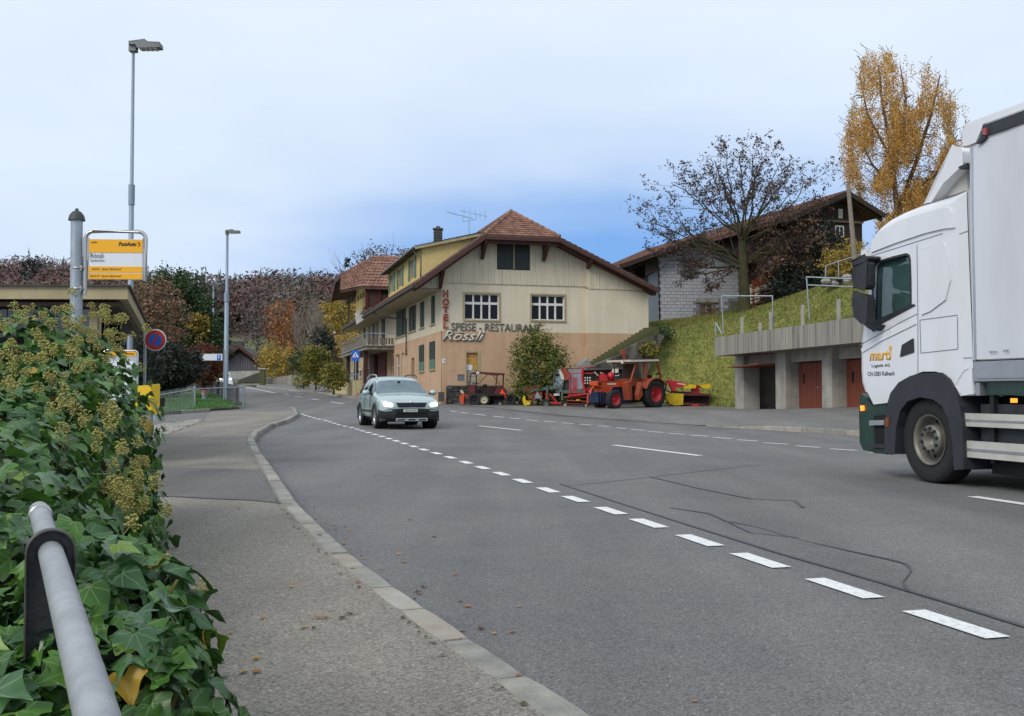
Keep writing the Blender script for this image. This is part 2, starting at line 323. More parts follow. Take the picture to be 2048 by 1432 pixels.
class MB:
    def __init__(s): s.v = []; s.f = []; s.m = []; s.sm = []; s.mi = 0; s.smooth = False
    def add(s, vs, fs, smooth=None):
        k = len(s.v); s.v += [tuple(v) for v in vs]
        for f in fs: s.f.append(tuple(i+k for i in f)); s.m.append(s.mi); s.sm.append(s.smooth if smooth is None else smooth)
    def quad(s, a, b, c, d): s.add((a,b,c,d), ((0,1,2,3),))
    def box(s, c, size, R=None):
        x, y, z = (q/2 for q in size); c = Vector(c)
        vs = [Vector((i*x,j*y,k*z)) for k in (-1,1) for j in (-1,1) for i in (-1,1)]
        if R is not None: vs = [R @ v for v in vs]
        s.add([c+v for v in vs], ((0,2,3,1),(4,5,7,6),(0,1,5,4),(2,6,7,3),(0,4,6,2),(1,3,7,5)))
    def bar(s, p0, p1, w, h, up=(0,0,1)):
        p0 = Vector(p0); p1 = Vector(p1); d = (p1-p0); l = d.length
        if l < 1e-6: return
        d /= l; up = Vector(up)
        if abs(d.dot(up)) > .98: up = Vector((1,0,0)) if abs(d.x) < .9 else Vector((0,1,0))
        a = d.cross(up).normalized(); b = a.cross(d)
        vs = []
        for p in (p0,p1):
            for i, j in ((-1,-1),(1,-1),(1,1),(-1,1)): vs.append(p+a*i*w/2+b*j*h/2)
        s.add(vs, ((3,2,1,0),(4,5,6,7),(0,1,5,4),(1,2,6,5),(2,3,7,6),(3,0,4,7)))
    def tube(s, pts, r, n=8, caps=True, smooth=True):
        pts = [Vector(p) for p in pts]; rs = r if isinstance(r, (list,tuple)) else [r]*len(pts)
        vs = []; fs = []; ref = None
        for i, p in enumerate(pts):
            d = (pts[min(i+1,len(pts)-1)]-pts[max(i-1,0)])
            if d.length < 1e-9: d = Vector((0,0,1))
            d.normalize()
            if ref is None: ref = Vector((0,0,1)) if abs(d.z) < .9 else Vector((1,0,0))
            a = d.cross(ref).normalized(); b = a.cross(d).normalized(); ref = b.cross(Vector(d)).cross(d)*-1 if False else ref
            if abs(d.dot(ref)) > .97: ref = a
            for k in range(n):
                t = 2*PI*k/n; vs.append(p+a*math.cos(t)*rs[i]+b*math.sin(t)*rs[i])
        for i in range(len(pts)-1):
            for k in range(n):
                k2 = (k+1)%n; fs.append((i*n+k, i*n+k2, (i+1)*n+k2, (i+1)*n+k))
        s.add(vs, fs, smooth)
        if caps:
            s.add(vs[:n], (tuple(range(n))[::-1],), False); s.add(vs[-n:], (tuple(range(n)),), False)
    def lathe(s, prof, c, axis, n=24, smooth=True):
        """prof: list of (radius, along); axis unit vector"""
        c = Vector(c); ax = Vector(axis).normalized()
        ref = Vector((0,0,1)) if abs(ax.z) < .9 else Vector((1,0,0))
        a = ax.cross(ref).normalized(); b = a.cross(ax)
        vs = []; fs = []
        for r, h in prof:
            for k in range(n):
                t = 2*PI*k/n; vs.append(c+ax*h+a*math.cos(t)*r+b*math.sin(t)*r)
        for i in range(len(prof)-1):
            for k in range(n):
                k2 = (k+1)%n; fs.append((i*n+k, i*n+k2, (i+1)*n+k2, (i+1)*n+k))
        s.add(vs, fs, smooth)
    def disc(s, c, axis, r, n=20, sy=1):
        c = Vector(c); ax = Vector(axis).normalized(); ref = Vector((0,0,1)) if abs(ax.z) < .9 else Vector((1,0,0))
        a = ax.cross(ref).normalized(); b = a.cross(ax)
        s.add([c+a*math.cos(2*PI*k/n)*r+b*math.sin(2*PI*k/n)*r*sy for k in range(n)], (tuple(range(n)),), False)
    def ball(s, c, r, n=6, sq=(1,1,1)):
        prof = []
        c = Vector(c); vs = []; fs = []; m = max(3, n//2+1)
        for i in range(m+1):
            t = PI*i/m
            for k in range(n):
                p = 2*PI*k/n; vs.append(c+Vector((math.sin(t)*math.cos(p)*r*sq[0], math.sin(t)*math.sin(p)*r*sq[1], math.cos(t)*r*sq[2])))
        for i in range(m):
            for k in range(n):
                k2 = (k+1)%n; fs.append((i*n+k,(i+1)*n+k,(i+1)*n+k2,i*n+k2))
        s.add(vs, fs, True)
    def mesh(s, name, mats):
        me = bpy.data.meshes.new(name); me.from_pydata(s.v, [], s.f); 
        for m in (mats if isinstance(mats, (list,tuple)) else [mats]): me.materials.append(m)
        me.polygons.foreach_set('material_index', s.m); me.polygons.foreach_set('use_smooth', s.sm); me.update()
        return me
    def build(s, name, mats, parent=None, label=None, cat=None, group=None, kind=None, bevel=0):
        me = s.mesh(name, mats); o = bpy.data.objects.new(name, me); C.objects.link(o)
        if parent is not None:
            o.parent = parent
            # vertices are given in world space: cancel the transform of the parents
            mtx = Matrix(); p = parent
            while p is not None: mtx = p.matrix_basis @ mtx; p = p.parent
            o.matrix_basis = mtx.inverted()
        if bevel:
            b = o.modifiers.new('bevel', 'BEVEL'); b.width = bevel; b.segments = 2; b.limit_method = 'ANGLE'; b.angle_limit = math.radians(40)
        return tag(o, label, cat, group, kind)
def V2(a, b=None):
    return Vector((a,b)) if b is not None else Vector(a)
class Fr:
    """a vertical plane: origin P, u along it (to the right as seen), n towards the viewer"""
    def __init__(s, P, u): 
        s.P = Vector((P[0],P[1],0)); s.u = Vector((u[0],u[1],0)).normalized(); s.n = Vector((s.u.y,-s.u.x,0))
    def w(s, a, z, o=0): return s.P+s.u*a+s.n*o+Vector((0,0,z))
    def hit(s, px, py, o=0):
        d = ray(px,py); t = (s.P+s.n*o-CAM).dot(s.n)/d.dot(s.n); p = CAM+d*t
        return ((p-s.P).dot(s.u), p.z)
    def px(s, pts, o=0): return [s.hit(x,y,o) for x,y in pts]
    def prism(s, mb, poly, o0, o1):
        n = len(poly)
        A = [s.w(a,z,o1) for a,z in poly]; B = [s.w(a,z,o0) for a,z in poly]
        tri = tessellate_polygon([[Vector((a,z,0)) for a,z in poly]])
        fs = [t for t in tri]+[tuple(i+n for i in t) for t in tri]
        fs += [(i,(i+1)%n,(i+1)%n+n,i+n) for i in range(n)]
        mb.add(A+B, fs)
    def rect(s, mb, a0, a1, z0, z1, o0, o1): 
        s.prism(mb, [(a0,z0),(a1,z0),(a1,z1),(a0,z1)], o0, o1)
    def wall(s, mb, poly, holes, o=0, depth=.18, back=True):
        loops = [poly]+holes; flat = [p for l in loops for p in l]
        tri = tessellate_polygon([[Vector((a,z,0)) for a,z in l] for l in loops])
        mb.add([s.w(a,z,o) for a,z in flat], tri)
        for h in holes:
            n = len(h)
            for i in range(n):
                a, b = h[i], h[(i+1)%n]
                mb.quad(s.w(*a,o), s.w(*b,o), s.w(*b,o-depth), s.w(*a,o-depth))
def rc(a0,a1,z0,z1): return [(a0,z0),(a1,z0),(a1,z1),(a0,z1)]
def text(name, string, fr, a0, z0, a1=None, z1=None, o=.01, extrude=.01, m=None, parent=None, shear=0, bold=.0, width=None, label=None):
    cu = bpy.data.curves.new('t', 'FONT'); cu.body = string; cu.size = 1; cu.shear = shear; cu.offset = bold; cu.resolution_u = 3
    ob = bpy.data.objects.new('t', cu); C.objects.link(ob)
    dg = bpy.context.evaluated_depsgraph_get(); me = bpy.data.meshes.new_from_object(ob.evaluated_get(dg))
    bpy.data.objects.remove(ob); 
    xs = [v.co.x for v in me.vertices]; ys = [v.co.y for v in me.vertices]
    x0,x1,y0,y1 = min(xs),max(xs),min(ys),max(ys)
    sx = (a1-a0)/(x1-x0); sz = (z1-z0)/(y1-y0) if z1 is not None else sx
    bm = bmesh.new(); bm.from_mesh(me)
    if extrude:
        r = bmesh.ops.extrude_face_region(bm, geom=bm.faces[:]); 
        for v in r['geom']:
            if isinstance(v, bmesh.types.BMVert): v.co.z += 1
    for v in bm.verts:
        p = fr.w(a0+(v.co.x-x0)*sx, z0+(v.co.y-y0)*sz, o+v.co.z*extrude); v.co = p
    me2 = bpy.data.meshes.new(name); bm.to_mesh(me2); bm.free(); me2.materials.append(m); bpy.data.meshes.remove(me)
    ob = bpy.data.objects.new(name, me2); C.objects.link(ob)
    if parent is not None:
        ob.parent = parent; mtx = Matrix(); p = parent
        while p is not None: mtx = p.matrix_basis @ mtx; p = p.parent
        ob.matrix_basis = mtx.inverted()
    if label: ob['label'] = label
    return ob
def wheel(parent, c, axis, R, w, rr, tyre, rimm, lugs=0, hub=None, name='wheel', bolts=0, dish=.0, n=28):
    """tyre mesh with the rim as its child; axis points outwards"""
    ax = Vector(axis).normalized(); mb = MB()
    mb.lathe([(rr,-w/2),(R*.93,-w/2),(R*.985,-w*.42),(R,-w*.3),(R,w*.3),(R*.985,w*.42),(R*.93,w/2),(rr*1.04,w/2),(rr,w*.42),(rr*.98,-w/2)], c, ax, n)
    if lugs:
        ref = Vector((0,0,1)); a = ax.cross(ref).normalized(); b = a.cross(ax)
        for k in range(lugs):
            t = 2*PI*k/lugs; 
            for sgn in (-1,1):
                tt = t+(PI/lugs if sgn > 0 else 0)
                r1 = a*math.cos(tt)+b*math.sin(tt); r2 = a*math.cos(tt+.22)+b*math.sin(tt+.22)
                mb.bar(Vector(c)+r1*R*.995+ax*w*.03*sgn, Vector(c)+r2*R*.985+ax*w*.5*sgn, R*.055, R*.07, up=r1)
    t = mb.build(name, tyre, parent)
    rb = MB(); d = dish
    rb.lathe([(rr*1.02,w*.47),(rr*.93,w*.49),(rr*.88,w*.35),(rr*.8,w*.2-d*.3),(rr*.45,w*.28+d),(rr*.3,w*.32+d),(rr*.28,w*.4+d),(.001,w*.4+d)], c, ax, n)
    ref = Vector((0,0,1)); a = ax.cross(ref).normalized(); b = a.cross(ax)
    for k in range(bolts):
        q = 2*PI*k/bolts; p = Vector(c)+(a*math.cos(q)+b*math.sin(q))*rr*.37+ax*(w*.3+d)
        rb.lathe([(rr*.045,0),(rr*.045,.03),(.001,.032)], p, ax, 6, False)
    rb.build('rim', rimm, t)
    return t
def interp(tab, x):
    if x <= tab[0][0]: return tab[0][1]
    for (x0,y0),(x1,y1) in zip(tab, tab[1:]):
        if x <= x1: return y0+(y1-y0)*(x-x0)/(x1-x0)
    return tab[-1][1]
def smooth_tab(tab, step=1.0, k=2):
    """resample a (Y,X) table and round off its corners"""
    ys = np.arange(tab[0][0], tab[-1][0]+.01, step); xs = np.array([interp(tab, y) for y in ys])
    for _ in range(k):
        q = xs.copy(); q[1:-1] = (xs[:-2]+2*xs[1:-1]+xs[2:])/4; xs = q
    return [(float(a),float(b)) for a,b in zip(ys,xs)]
# ------------------------------------------------------------------ the lie of the land
def zr(Y):
    q = (Y-33)/3
    return .0215*3*(math.log1p(math.exp(q)) if q < 30 else q)
LT = smooth_tab([(-6,4.0),(0,1.5),(3.06,.233),(3.47,.044),(4.21,-.245),(5.2,-.645),(6.27,-1.02),(7.88,-1.55),(9.15,-1.94),(11.9,-2.72),(16.3,-4.0),(20.5,-5.16),(24.2,-6.0),(29.6,-6.93),(34.1,-7.4),(38.6,-8.05),(45.3,-9.6),(54.4,-12.5),(66.2,-16.7),(77.5,-20.8),(95,-28.5),(107,-33.5),(117,-38),(135,-45),(150,-52)], .5, 1)
RT = smooth_tab([(-6,17),(0,14.8),(10,12.2),(24.6,8.3),(28.5,6.9),(30.4,6.1),(35.7,3.75),(39.2,2.0),(47,-.7),(53,-3.2),(62.8,-9.9),(74.3,-13.8),(84.7,-18.2),(95.8,-22.5),(107,-27),(117.5,-31),(135,-38),(150,-45)], .5, 2)
ET = smooth_tab([(30,-17),(36.8,-13.1),(40.5,-12.2),(43,-11.4),(46,-12.0),(60,-17),(77,-23),(95,-31),(110,-38)], .5, 1)
PLT = smooth_tab([(-6,.6),(0,-.8),(3,-1.6),(8,-3.2),(12,-4.4),(18.7,-6.7),(25,-8.1),(32,-9.6),(37,-11),(41,-12)], .5, 1)
L_ = lambda Y: interp(LT, Y)
R_ = lambda Y: interp(RT, Y)
def sst(a, b, x):
    t = min(1, max(0, (x-a)/(b-a))); return t*t*(3-2*t)
def hb(x, y):
    z = zr(min(y,150))
    d = x-R_(y)
    if d > 0: z += .07*min(d, 9)*(1-sst(30, 47, y))
    return z
GF = Fr((9.12,46.0), (.165,-.986))          # front edge of the garage roof slab
_cp = [(10.6,48,.5),(9.2,50,.42),(7.5,52,.6),(6,53,1.6),(7.1,53.5,2.7),(8.6,56,4.3),(8.1,60,5.1),(9.3,62,5.4),(13.8,62,5.85),(11.6,56,5.0),
 (10.2,45.5,3.62),(12,36,3.6),(13,30,3.6),(15,20,3.8),(15,50,6.0),(17,50,6.6),(22,50,7.1),(20,35,6.5),(25,25,7),(15.7,60,6.4),(20,62,7.4),(29,76,9),
 (10,80,6.2),(-2,75,2.8),(3,70,4.2),(60,40,12),(60,100,14),(20,120,8),(0,120,6),(60,0,10),(24,0,5),(40,-10,8)]
_P = np.array(_cp); _n = len(_P)
def _phi(r): return np.where(r > 1e-9, r*r*np.log(np.maximum(r,1e-9)), 0)
_K = _phi(np.hypot(_P[:,None,0]-_P[None,:,0], _P[:,None,1]-_P[None,:,1]))+np.eye(_n)*.6
_A = np.zeros((_n+3,_n+3)); _A[:_n,:_n] = _K; _A[:_n,_n] = 1; _A[:_n,_n+1:] = _P[:,:2]; _A[_n,:_n] = 1; _A[_n+1:,:_n] = _P[:,:2].T
_w = np.linalg.solve(_A, np.concatenate([_P[:,2], np.zeros(3)]))
def tps(x, y):
    r = np.hypot(_P[:,0]-x, _P[:,1]-y)
    return float(_w[:_n] @ _phi(r) + _w[_n]+_w[_n+1]*x+_w[_n+2]*y)
FOOT = [(-10,27),(20,21.3),(28,19.9),(34,18.7),(46.9,16.6),(47.3,10.6),(49.5,9.2),(51.5,7.3),(53,5.0),(56,3.5),(70,-2),(80,-6),(100,-12),(150,-25)]
def h(x, y):
    b = hb(x, y); e = x-interp(FOOT, y)
    if e <= 0: return b
    t = min(max(tps(x,y)+.12*(noise.noise((x*.35,y*.35,0))), b), 22)
    return b+(t-b)*sst(0, .9, e)
def G(px, py, off=0):
    d = ray(px, py); t = 1.0; step = .25
    while t < 300:
        p = CAM+d*t
        if p.z <= h(p.x,p.y)+off:
            lo, hi = t-step, t
            for _ in range(14):
                m_ = (lo+hi)/2; p = CAM+d*m_
                if p.z <= h(p.x,p.y)+off: hi = m_
                else: lo = m_
            p = CAM+d*hi; return Vector((p.x,p.y,h(p.x,p.y)+off))
        t += step; step = max(.25, t*.01)
    return CAM+d*150
def grid_obj(name, ys, xl, xr, nx, zf, m, parent=None, kind='structure', thick=0):
    vs = []; fs = []
    for y in ys:
        a, b = xl(y), xr(y)
        for i in range(nx+1):
            x = a+(b-a)*i/nx; vs.append((x,y,zf(x,y)))
    for j in range(len(ys)-1):
        for i in range(nx):
            k = j*(nx+1)+i; fs.append((k,k+1,k+nx+2,k+nx+1))
    mb = MB(); mb.add(vs, fs, True)
    return mb.build(name, m, parent, kind=kind)
def fr_(a, b, s): return [a+(b-a)*i/int(round((b-a)/s)) for i in range(int(round((b-a)/s))+1)]
def build_ground():
    xs = sorted(set([-60,-50,-42,-36,-30]+[round(-26+.5*i,2) for i in range(111)]+[33,38,45,55,70]))
    ys = fr_(-10,90,.5)+fr_(92,150,2)
    vs = [(x,y,h(x,y)-(.07 if x-interp(FOOT,y) < .9 else 0)) for y in ys for x in xs]
    n = len(xs); fs = []
    for j in range(len(ys)-1):
        for i in range(n-1):
            k = j*n+i; fs.append((k,k+1,k+n+1,k+n))
    mb = MB(); mb.add(vs, fs, True); mb.build('ground', M['grass'], kind='structure')
build_ground()
yr = fr_(-6,60,.5)+fr_(61,150,1)
road = grid_obj('road', yr, lambda y: L_(y)-.02, R_, 8, lambda x,y: hb(x,y), M['asphalt'])
PH = .10
ph = lambda y: PH*(1-sst(43,50,y))+.015
pave = grid_obj('pavement', [y for y in yr if y <= 41], lambda y: interp(PLT,y), lambda y: L_(y)-.11, 4, lambda x,y: hb(x,y)+ph(y), M['pave'])
pave2 = grid_obj('pavement', [y for y in yr if 41 <= y <= 120], lambda y: interp(ET,y)+(-.1), lambda y: L_(y)-.02, 4, lambda x,y: hb(x,y)+ph(y)+(0 if y < 50 else .02), M['fore'])
side = grid_obj('side_street', fr_(-6,44,.5), lambda y: -46, lambda y: interp(PLT,y) if y < 41 else interp(ET,y), 6, lambda x,y: hb(x,y)+PH-.012, M['fore'])
isl = grid_obj('grass_verge', fr_(31,110,.5), lambda y: -60, lambda y: interp(ET,y)-.1, 24, lambda x,y: hb(x,y)+PH+.10+.10*(1-math.exp(-(interp(ET,y)-x)/1.5))+.03*noise.noise((x,y,0)), M['grass_left'])
fore = grid_obj('forecourt', fr_(10,60,.5), R_, lambda y: 21 if y < 47 else 11.5, 12, lambda x,y: hb(x,y)+.012+.09*(1-sst(27,32,y)), M['fore'])
pave3 = grid_obj('pavement', fr_(54,120,1), lambda y: R_(y)+.12, lambda y: R_(y)+3.4+max(0,min(5,(y-75)*.3)), 3, lambda x,y: hb(x,y)+.11, M['fore'])
# verge skirt: the stone edge round the grass
def polyline_stones(tab, y0, y1, w, z0, z1, step, mats, parent, name='kerb_stone', inset=0.0, jit=.004, maxn=300, variant=None):
    """kerb stones laid along x=tab(y), each its own mesh"""
    pts = []; y = y0
    P = []
    while y < y1: P.append(Vector((interp(tab,y)-inset, y, 0))); y += .05
    d = 0; s = [0]
    for a, b in zip(P, P[1:]): d += (b-a).length; s.append(d)
    def pos(t):
        i = min(len(s)-2, max(0, int(np.searchsorted(s, t))-1)); f = (t-s[i])/(s[i+1]-s[i]) if s[i+1] > s[i] else 0
        return P[i].lerp(P[i+1], min(1,max(0,f)))
    t = 0; k = 0
    while t < d-.2 and k < maxn:
        ln = step(pos(t).y)*random.uniform(.82,1.18); a, b = t+.010, min(t+ln-.012, d)
        t += ln; n = 4
        mb = MB(); off = random.uniform(-jit,jit); zz = random.uniform(-jit,jit)
        L = []; 
        for i in range(n+1):
            p = pos(a+(b-a)*i/n); q = pos(min(d,a+(b-a)*i/n+.05))-pos(max(0,a+(b-a)*i/n-.05)); nn = Vector((q.y,-q.x,0)).normalized()
            base = hb(p.x,p.y); e = .006 if i in (0,n) else 0
            l = p-nn*(w/2+off); r = p+nn*(w/2-off)
            zt = (z1(p.y) if callable(z1) else z1)+zz
            L.append([(l.x,l.y,base+z0),(l.x,l.y,base+zt-.008-e),(l.x+nn.x*.012,l.y+nn.y*.012,base+zt-e),(r.x-nn.x*.022,r.y-nn.y*.022,base+zt-e),(r.x,r.y,base+zt-.02-e),(r.x+nn.x*.01,r.y+nn.y*.01,base+z0)])
        vs = [v for r_ in L for v in r_]; fs = []
        for i in range(n):
            for j in range(5): fs.append((i*6+j,(i+1)*6+j,(i+1)*6+j+1,i*6+j+1))
        fs += [tuple(range(6))[::-1], tuple(n*6+j for j in range(6))]
        mb.add(vs, fs, False)
        mb.build(name, random.choice(mats), parent); k += 1
polyline_stones(LT, -2, 47, .135, -.05, lambda y: ph(y)+.006, lambda y: .55 if y < 10 else .8, [M['kerb'],M['kerb'],M['kerb2']], pave, inset=.06)
polyline_stones(RT, 15, 31, .14, -.05, lambda y: .105*(1-sst(27,31,y))+.02, lambda y: .9, [M['kerb'],M['kerb2']], fore, inset=-.05)
polyline_stones(RT, 54, 105, .16, -.05, .13, lambda y: 1.2, [M['kerb'],M['kerb2']], pave3, inset=-.1)
polyline_stones(ET, 31.5, 46, .12, -.05, .22, lambda y: 1.0, [M['copper_dark'],M['kerb']], isl, inset=.05)
def ribbon(name, pts, w, m, parent, off=.006, taper=False, wf=None, world=False):
    P = [(Vector((p[0],p[1],0)) if world else G(p[0],p[1])) for p in pts]
    # resample smoothly
    Q = []
    for a, b in zip(P, P[1:]):
        n = max(1, int((b-a).length/.35))
        for i in range(n): Q.append(a.lerp(b, i/n))
    Q.append(P[-1]); vs = []; fs = []
    for i, p in enumerate(Q):
        d = (Q[min(i+1,len(Q)-1)]-Q[max(i-1,0)]); d.z = 0; d.normalize(); nn = Vector((d.y,-d.x,0))
        ww = w*(1 if not taper else math.sin(PI*min(1,max(.05,i/(len(Q)-1))))**.5)*(wf(i) if wf else 1)
        for s_ in (-1,1):
            q = p+nn*s_*ww/2; vs.append((q.x,q.y,hb(q.x,q.y)+off))
    for i in range(len(Q)-1): fs.append((2*i,2*i+1,2*i+3,2*i+2))
    mb = MB(); mb.add(vs, fs); return mb.build(name, m, parent)
def dash(p0, p1, w=.12, m='paint', par=None, skew=0):
    a, b = Vector(p0), Vector(p1); d = b-a; d.z = 0; d.normalize(); nn = Vector((d.y,-d.x,0))
    vs = [a-nn*w/2-d*skew, a+nn*w/2+d*skew, b+nn*w/2+d*skew, b-nn*w/2-d*skew]
    mb = MB(); mb.add([(v.x,v.y,hb(v.x,v.y)+.007) for v in vs], ((0,1,2,3),)); mb.build('lane_dash', M[m], par or road)
X1 = [(3,2.5),(4.743,2.029),(5.597,1.793),(6.51,1.564),(7.378,1.337),(8.33,1.106),(9.2,.88),(10.19,.627),(11.12,.385),(12.24,.125),(13.3,-.136),(14.37,-.414),(15.43,-.693),(16.6,-.997),(17.7,-1.3),(18.7,-1.59),(23.8,-2.95),(29.6,-4.6),(31.6,-5.3),(34.9,-6.3),(36.7,-7.0),(40.1,-8.15),(43,-9)]
cY = [3.85]+[a for a,_ in X1[1:15]]
y = 18.8
while y < 41: cY.append(y); y += 1.09
for c in cY:
    a, b = c-.275, c+.275; dash((interp(X1,a),a,0), (interp(X1,b),b,0), .13, skew=.0)
for x0,y0,x1,y1 in [(1945,994,2075,1013),(1227,890.5,1400,912),(958,852,1042,861),(662,803.8,686,807.8),(622,798,638,800),(590,792.6,602,793.9),(566,788,579,789.4)]:
    dash(G(x0,y0), G(x1,y1), .14)
ribbon('edge_line', [(491,775),(520,780),(550,786)], .15, M['paint'], road)
for a in [(1740,905.2,1795,909.6),(1660,898.3,1713,901.5),(1592.5,892.3,1639.5,895.5),(1528,886,1575,889),(1476,880,1515,882.7),(1426,875,1463,877.7),(1381,870.5,1416,873),(1336,867,1368,869),(1296,863.2,1328,865.4),(1262,859.3,1290,861.3),(1232,856,1252,857.6),(921,824.8,937,826.7),(949,828.4,973,831),(986,832.6,1007,834.8),(1018,836,1040,838.2),(900,822,913,823.6)]:
    dash(G(a[0],a[1]), G(a[2],a[3]), .12)
x = 1052
while x < 1225:
    yy = lambda q: 839+(856-839)*(q-1045)/(1246-1045)
    dash(G(x,yy(x)), G(x+23,yy(x+23)), .11); x += 36
for a in [(495,789.2,504,790),(515,788.2,530,788.6),(541,787.2,556,787.4),(566,786.3,576,786.6),(592,787.1,606,787.6),(618,788,632,788.6)]:
    p = G(a[0],a[1]); q = G(a[2],a[3]); dash(p, q, .5, 'yellow_paint')
ribbon('tar_seam', [(1120,968),(1250,1010),(1400,1058),(1560,1108),(1700,1148),(1800,1178),(1900,1208),(2075,1263)], .035, M['seal'], road)
ribbon('tar_seam', [(1340,1016),(1420,1028),(1450,1042),(1520,1056),(1600,1080),(1700,1103),(1780,1120),(1812,1129),(1823,1143),(1806,1165),(1815,1184)], .03, M['seal'], road, wf=lambda i: .7+.5*math.sin(i*1.3))
ribbon('tar_seam', [(1450,1042),(1500,1066),(1560,1072),(1600,1076)], .02, M['seal'], road)
ribbon('tar_seam', [(1300,954),(1400,978),(1500,998),(1590,1002),(1606,1016)], .035, M['seal'], road)
ribbon('tar_seam', [(1130,972),(1200,966),(1330,951),(1500,932),(1530,930)], .02, M['seal'], road)
ribbon('tar_seam', [(760,864),(800,868),(900,866)], .03, M['seal'], road)
ribbon('tar_seam', [(890,808.5),(940,813),(1001,818),(1060,826),(1124,833),(1240,842),(1435,856.5),(1600,866)], .05, M['seam'], road, off=.02)
# darker re-laid band across the pavement with its joints
def pave_y(px, py):
    p = G(px, py, PH+.015); return p
pa = [pave_y(x,y) for x,y in ((300,935),(410,937),(500,940),(560,941))]; pb = [pave_y(x,y) for x,y in ((300,992),(420,998),(500,1001),(585,1008))]
mb = MB(); vs = []
for a, b in zip(pa, pb):
    for k in range(5): 
        p = a.lerp(b,k/4); x = min(p.x, L_(p.y)-.15); vs.append((x,p.y,hb(x,p.y)+ph(p.y)+.004))
mb.add(vs, [(i*5+j,(i+1)*5+j,(i+1)*5+j+1,i*5+j+1) for i in range(3) for j in range(4)])
mb.build('asphalt_patch', M['pave_dark'], pave)
def pribbon(pts, w, name='joint'):
    P = [pave_y(*p) for p in pts]; vs = []
    for i, p in enumerate(P):
        d = P[min(i+1,len(P)-1)]-P[max(i-1,0)]; d.z = 0; d.normalize(); nn = Vector((d.y,-d.x,0))
        for s_ in (-1,1): q = p+nn*s_*w/2; vs.append((q.x,q.y,hb(q.x,q.y)+ph(q.y)+.008))
    mb = MB(); mb.add(vs, [(2*i,2*i+1,2*i+3,2*i+2) for i in range(len(P)-1)]); mb.build(name, M['seam'], pave)
pribbon([(300,992),(360,994),(420,998),(500,1001),(585,1008)], .014)
pribbon([(300,934.5),(410,936.5),(500,939.5),(555,940.5)], .02)
pribbon([(400,862),(480,860),(560,846)], .03)
# cobbled gutter at the mouth of the side street
def cobbles():
    k = 0
    for row in range(7):
        y = 17.2
        while y < 33 and k < 290:
            w = .26+.1*random.random(); x = interp(PLT,y)-.15-row*.30*min(1,(33.5-y)/8)
            if row*.30*min(1,(33.5-y)/8) > 1.9: y += w; continue
            a = random.uniform(.10,.15); mb = MB(); n = 6; an = random.random()*PI
            z = hb(x,y)+PH; vs = [(x+math.cos(an+2*PI*i/n)*a*random.uniform(.8,1.15), y+math.sin(an+2*PI*i/n)*a*1.25*random.uniform(.8,1.1)) for i in range(n)]
            t = random.uniform(.01,.04)
            V = [(p,q,z-.02) for p,q in vs]+[(x+(p-x)*.8,y+(q-y)*.8,z+t) for p,q in vs]
            mb.add(V, [tuple(range(n,2*n))]+[(i,(i+1)%n,(i+1)%n+n,i+n) for i in range(n)])
            mb.build('cobble', M['cobble'], side); k += 1; y += w*1.15
cobbles()
# ------------------------------------------------------------------ wooded hill and meadow far behind
RIDGE = [(-700,545),(-200,525),(0,520),(60,514),(130,516),(200,520),(300,548),(350,556),(400,566),(450,560),(520,551),(560,548),(640,552),(700,560),(800,556),(1000,575),(1300,640),(1600,700),(2600,720)]
def zfar(px, Y):
    zrid = CAMZ+(783-interp(RIDGE,px))/2048*430-12.5
    z0 = zr(150); z1 = 12.0
    if Y < 150: return z0
    if Y < 240: return z0+(z1-z0)*sst(150,300,Y)*2*.9
    zm = z0+(z1-z0)*sst(150,300,240)*2*.9
    if Y < 430: return zm+(zrid-zm)*((Y-240)/190)**.9
    return zrid-(Y-430)*.05
def far_terrain():
    for nm, Ys, m in (('meadow', [146,155,165,180,200,220,241], M['meadow']), ('wooded_hill', [240,260,280,300,330,360,390,415,430,470,600,900], M['hill'])):
        pxs = list(range(-700,2601,60)); vs = []; fs = []
        for Y in Ys:
            for p in pxs: vs.append(((p-1024)/2048*Y, Y, zfar(p,Y)-(.3 if Y < 150 else 0)))
        n = len(pxs)
        for j in range(len(Ys)-1):
            for i in range(n-1): k = j*n+i; fs.append((k,k+1,k+n+1,k+n))
        mb = MB(); mb.add(vs, fs, True); mb.build(nm, m, kind='structure')
far_terrain()
# ------------------------------------------------------------------ foliage
def leaf_cloud(mb, c, rad, n, size, nm, clump=.28, per=14, up=.2, hollow=.45, drop=0, asp=1.6, fn=None):
    """leaf-sized quads in clumps spread through an ellipsoid"""
    vs = []; k0 = len(mb.v)
    for _ in range(max(1, n//per)):
        while True:
            d = Vector((random.uniform(-1,1),random.uniform(-1,1),random.uniform(-1,1)))
            if hollow < d.length < 1: break
        d = d*(random.uniform(.85,1.08)); cc = Vector((c[0]+d.x*rad[0], c[1]+d.y*rad[1], c[2]+d.z*rad[2]))
        r = clump*random.uniform(.5,1.3); mi = random.randrange(nm)
        for _ in range(per):
            g = Vector((random.gauss(0,.5),random.gauss(0,.5),random.gauss(0,.42)))*r
            p = cc+g; p.z -= drop*random.random()
            if fn and not fn(p): continue
            s_ = size*random.uniform(.6,1.35)
            a = Vector((random.gauss(0,1),random.gauss(0,1),random.gauss(0,.6)-drop*2)).normalized(); b = a.cross(Vector((random.gauss(0,1),random.gauss(0,1),random.gauss(0,1)))).normalized()
            a *= s_*asp/2; b *= s_/2; k = len(mb.v)
            mb.v += [tuple(p-a),tuple(p+b),tuple(p+a),tuple(p-b)]; mb.f.append((k,k+1,k+2,k+3)); mb.m.append(mi if random.random() < .75 else random.randrange(nm)); mb.sm.append(False)
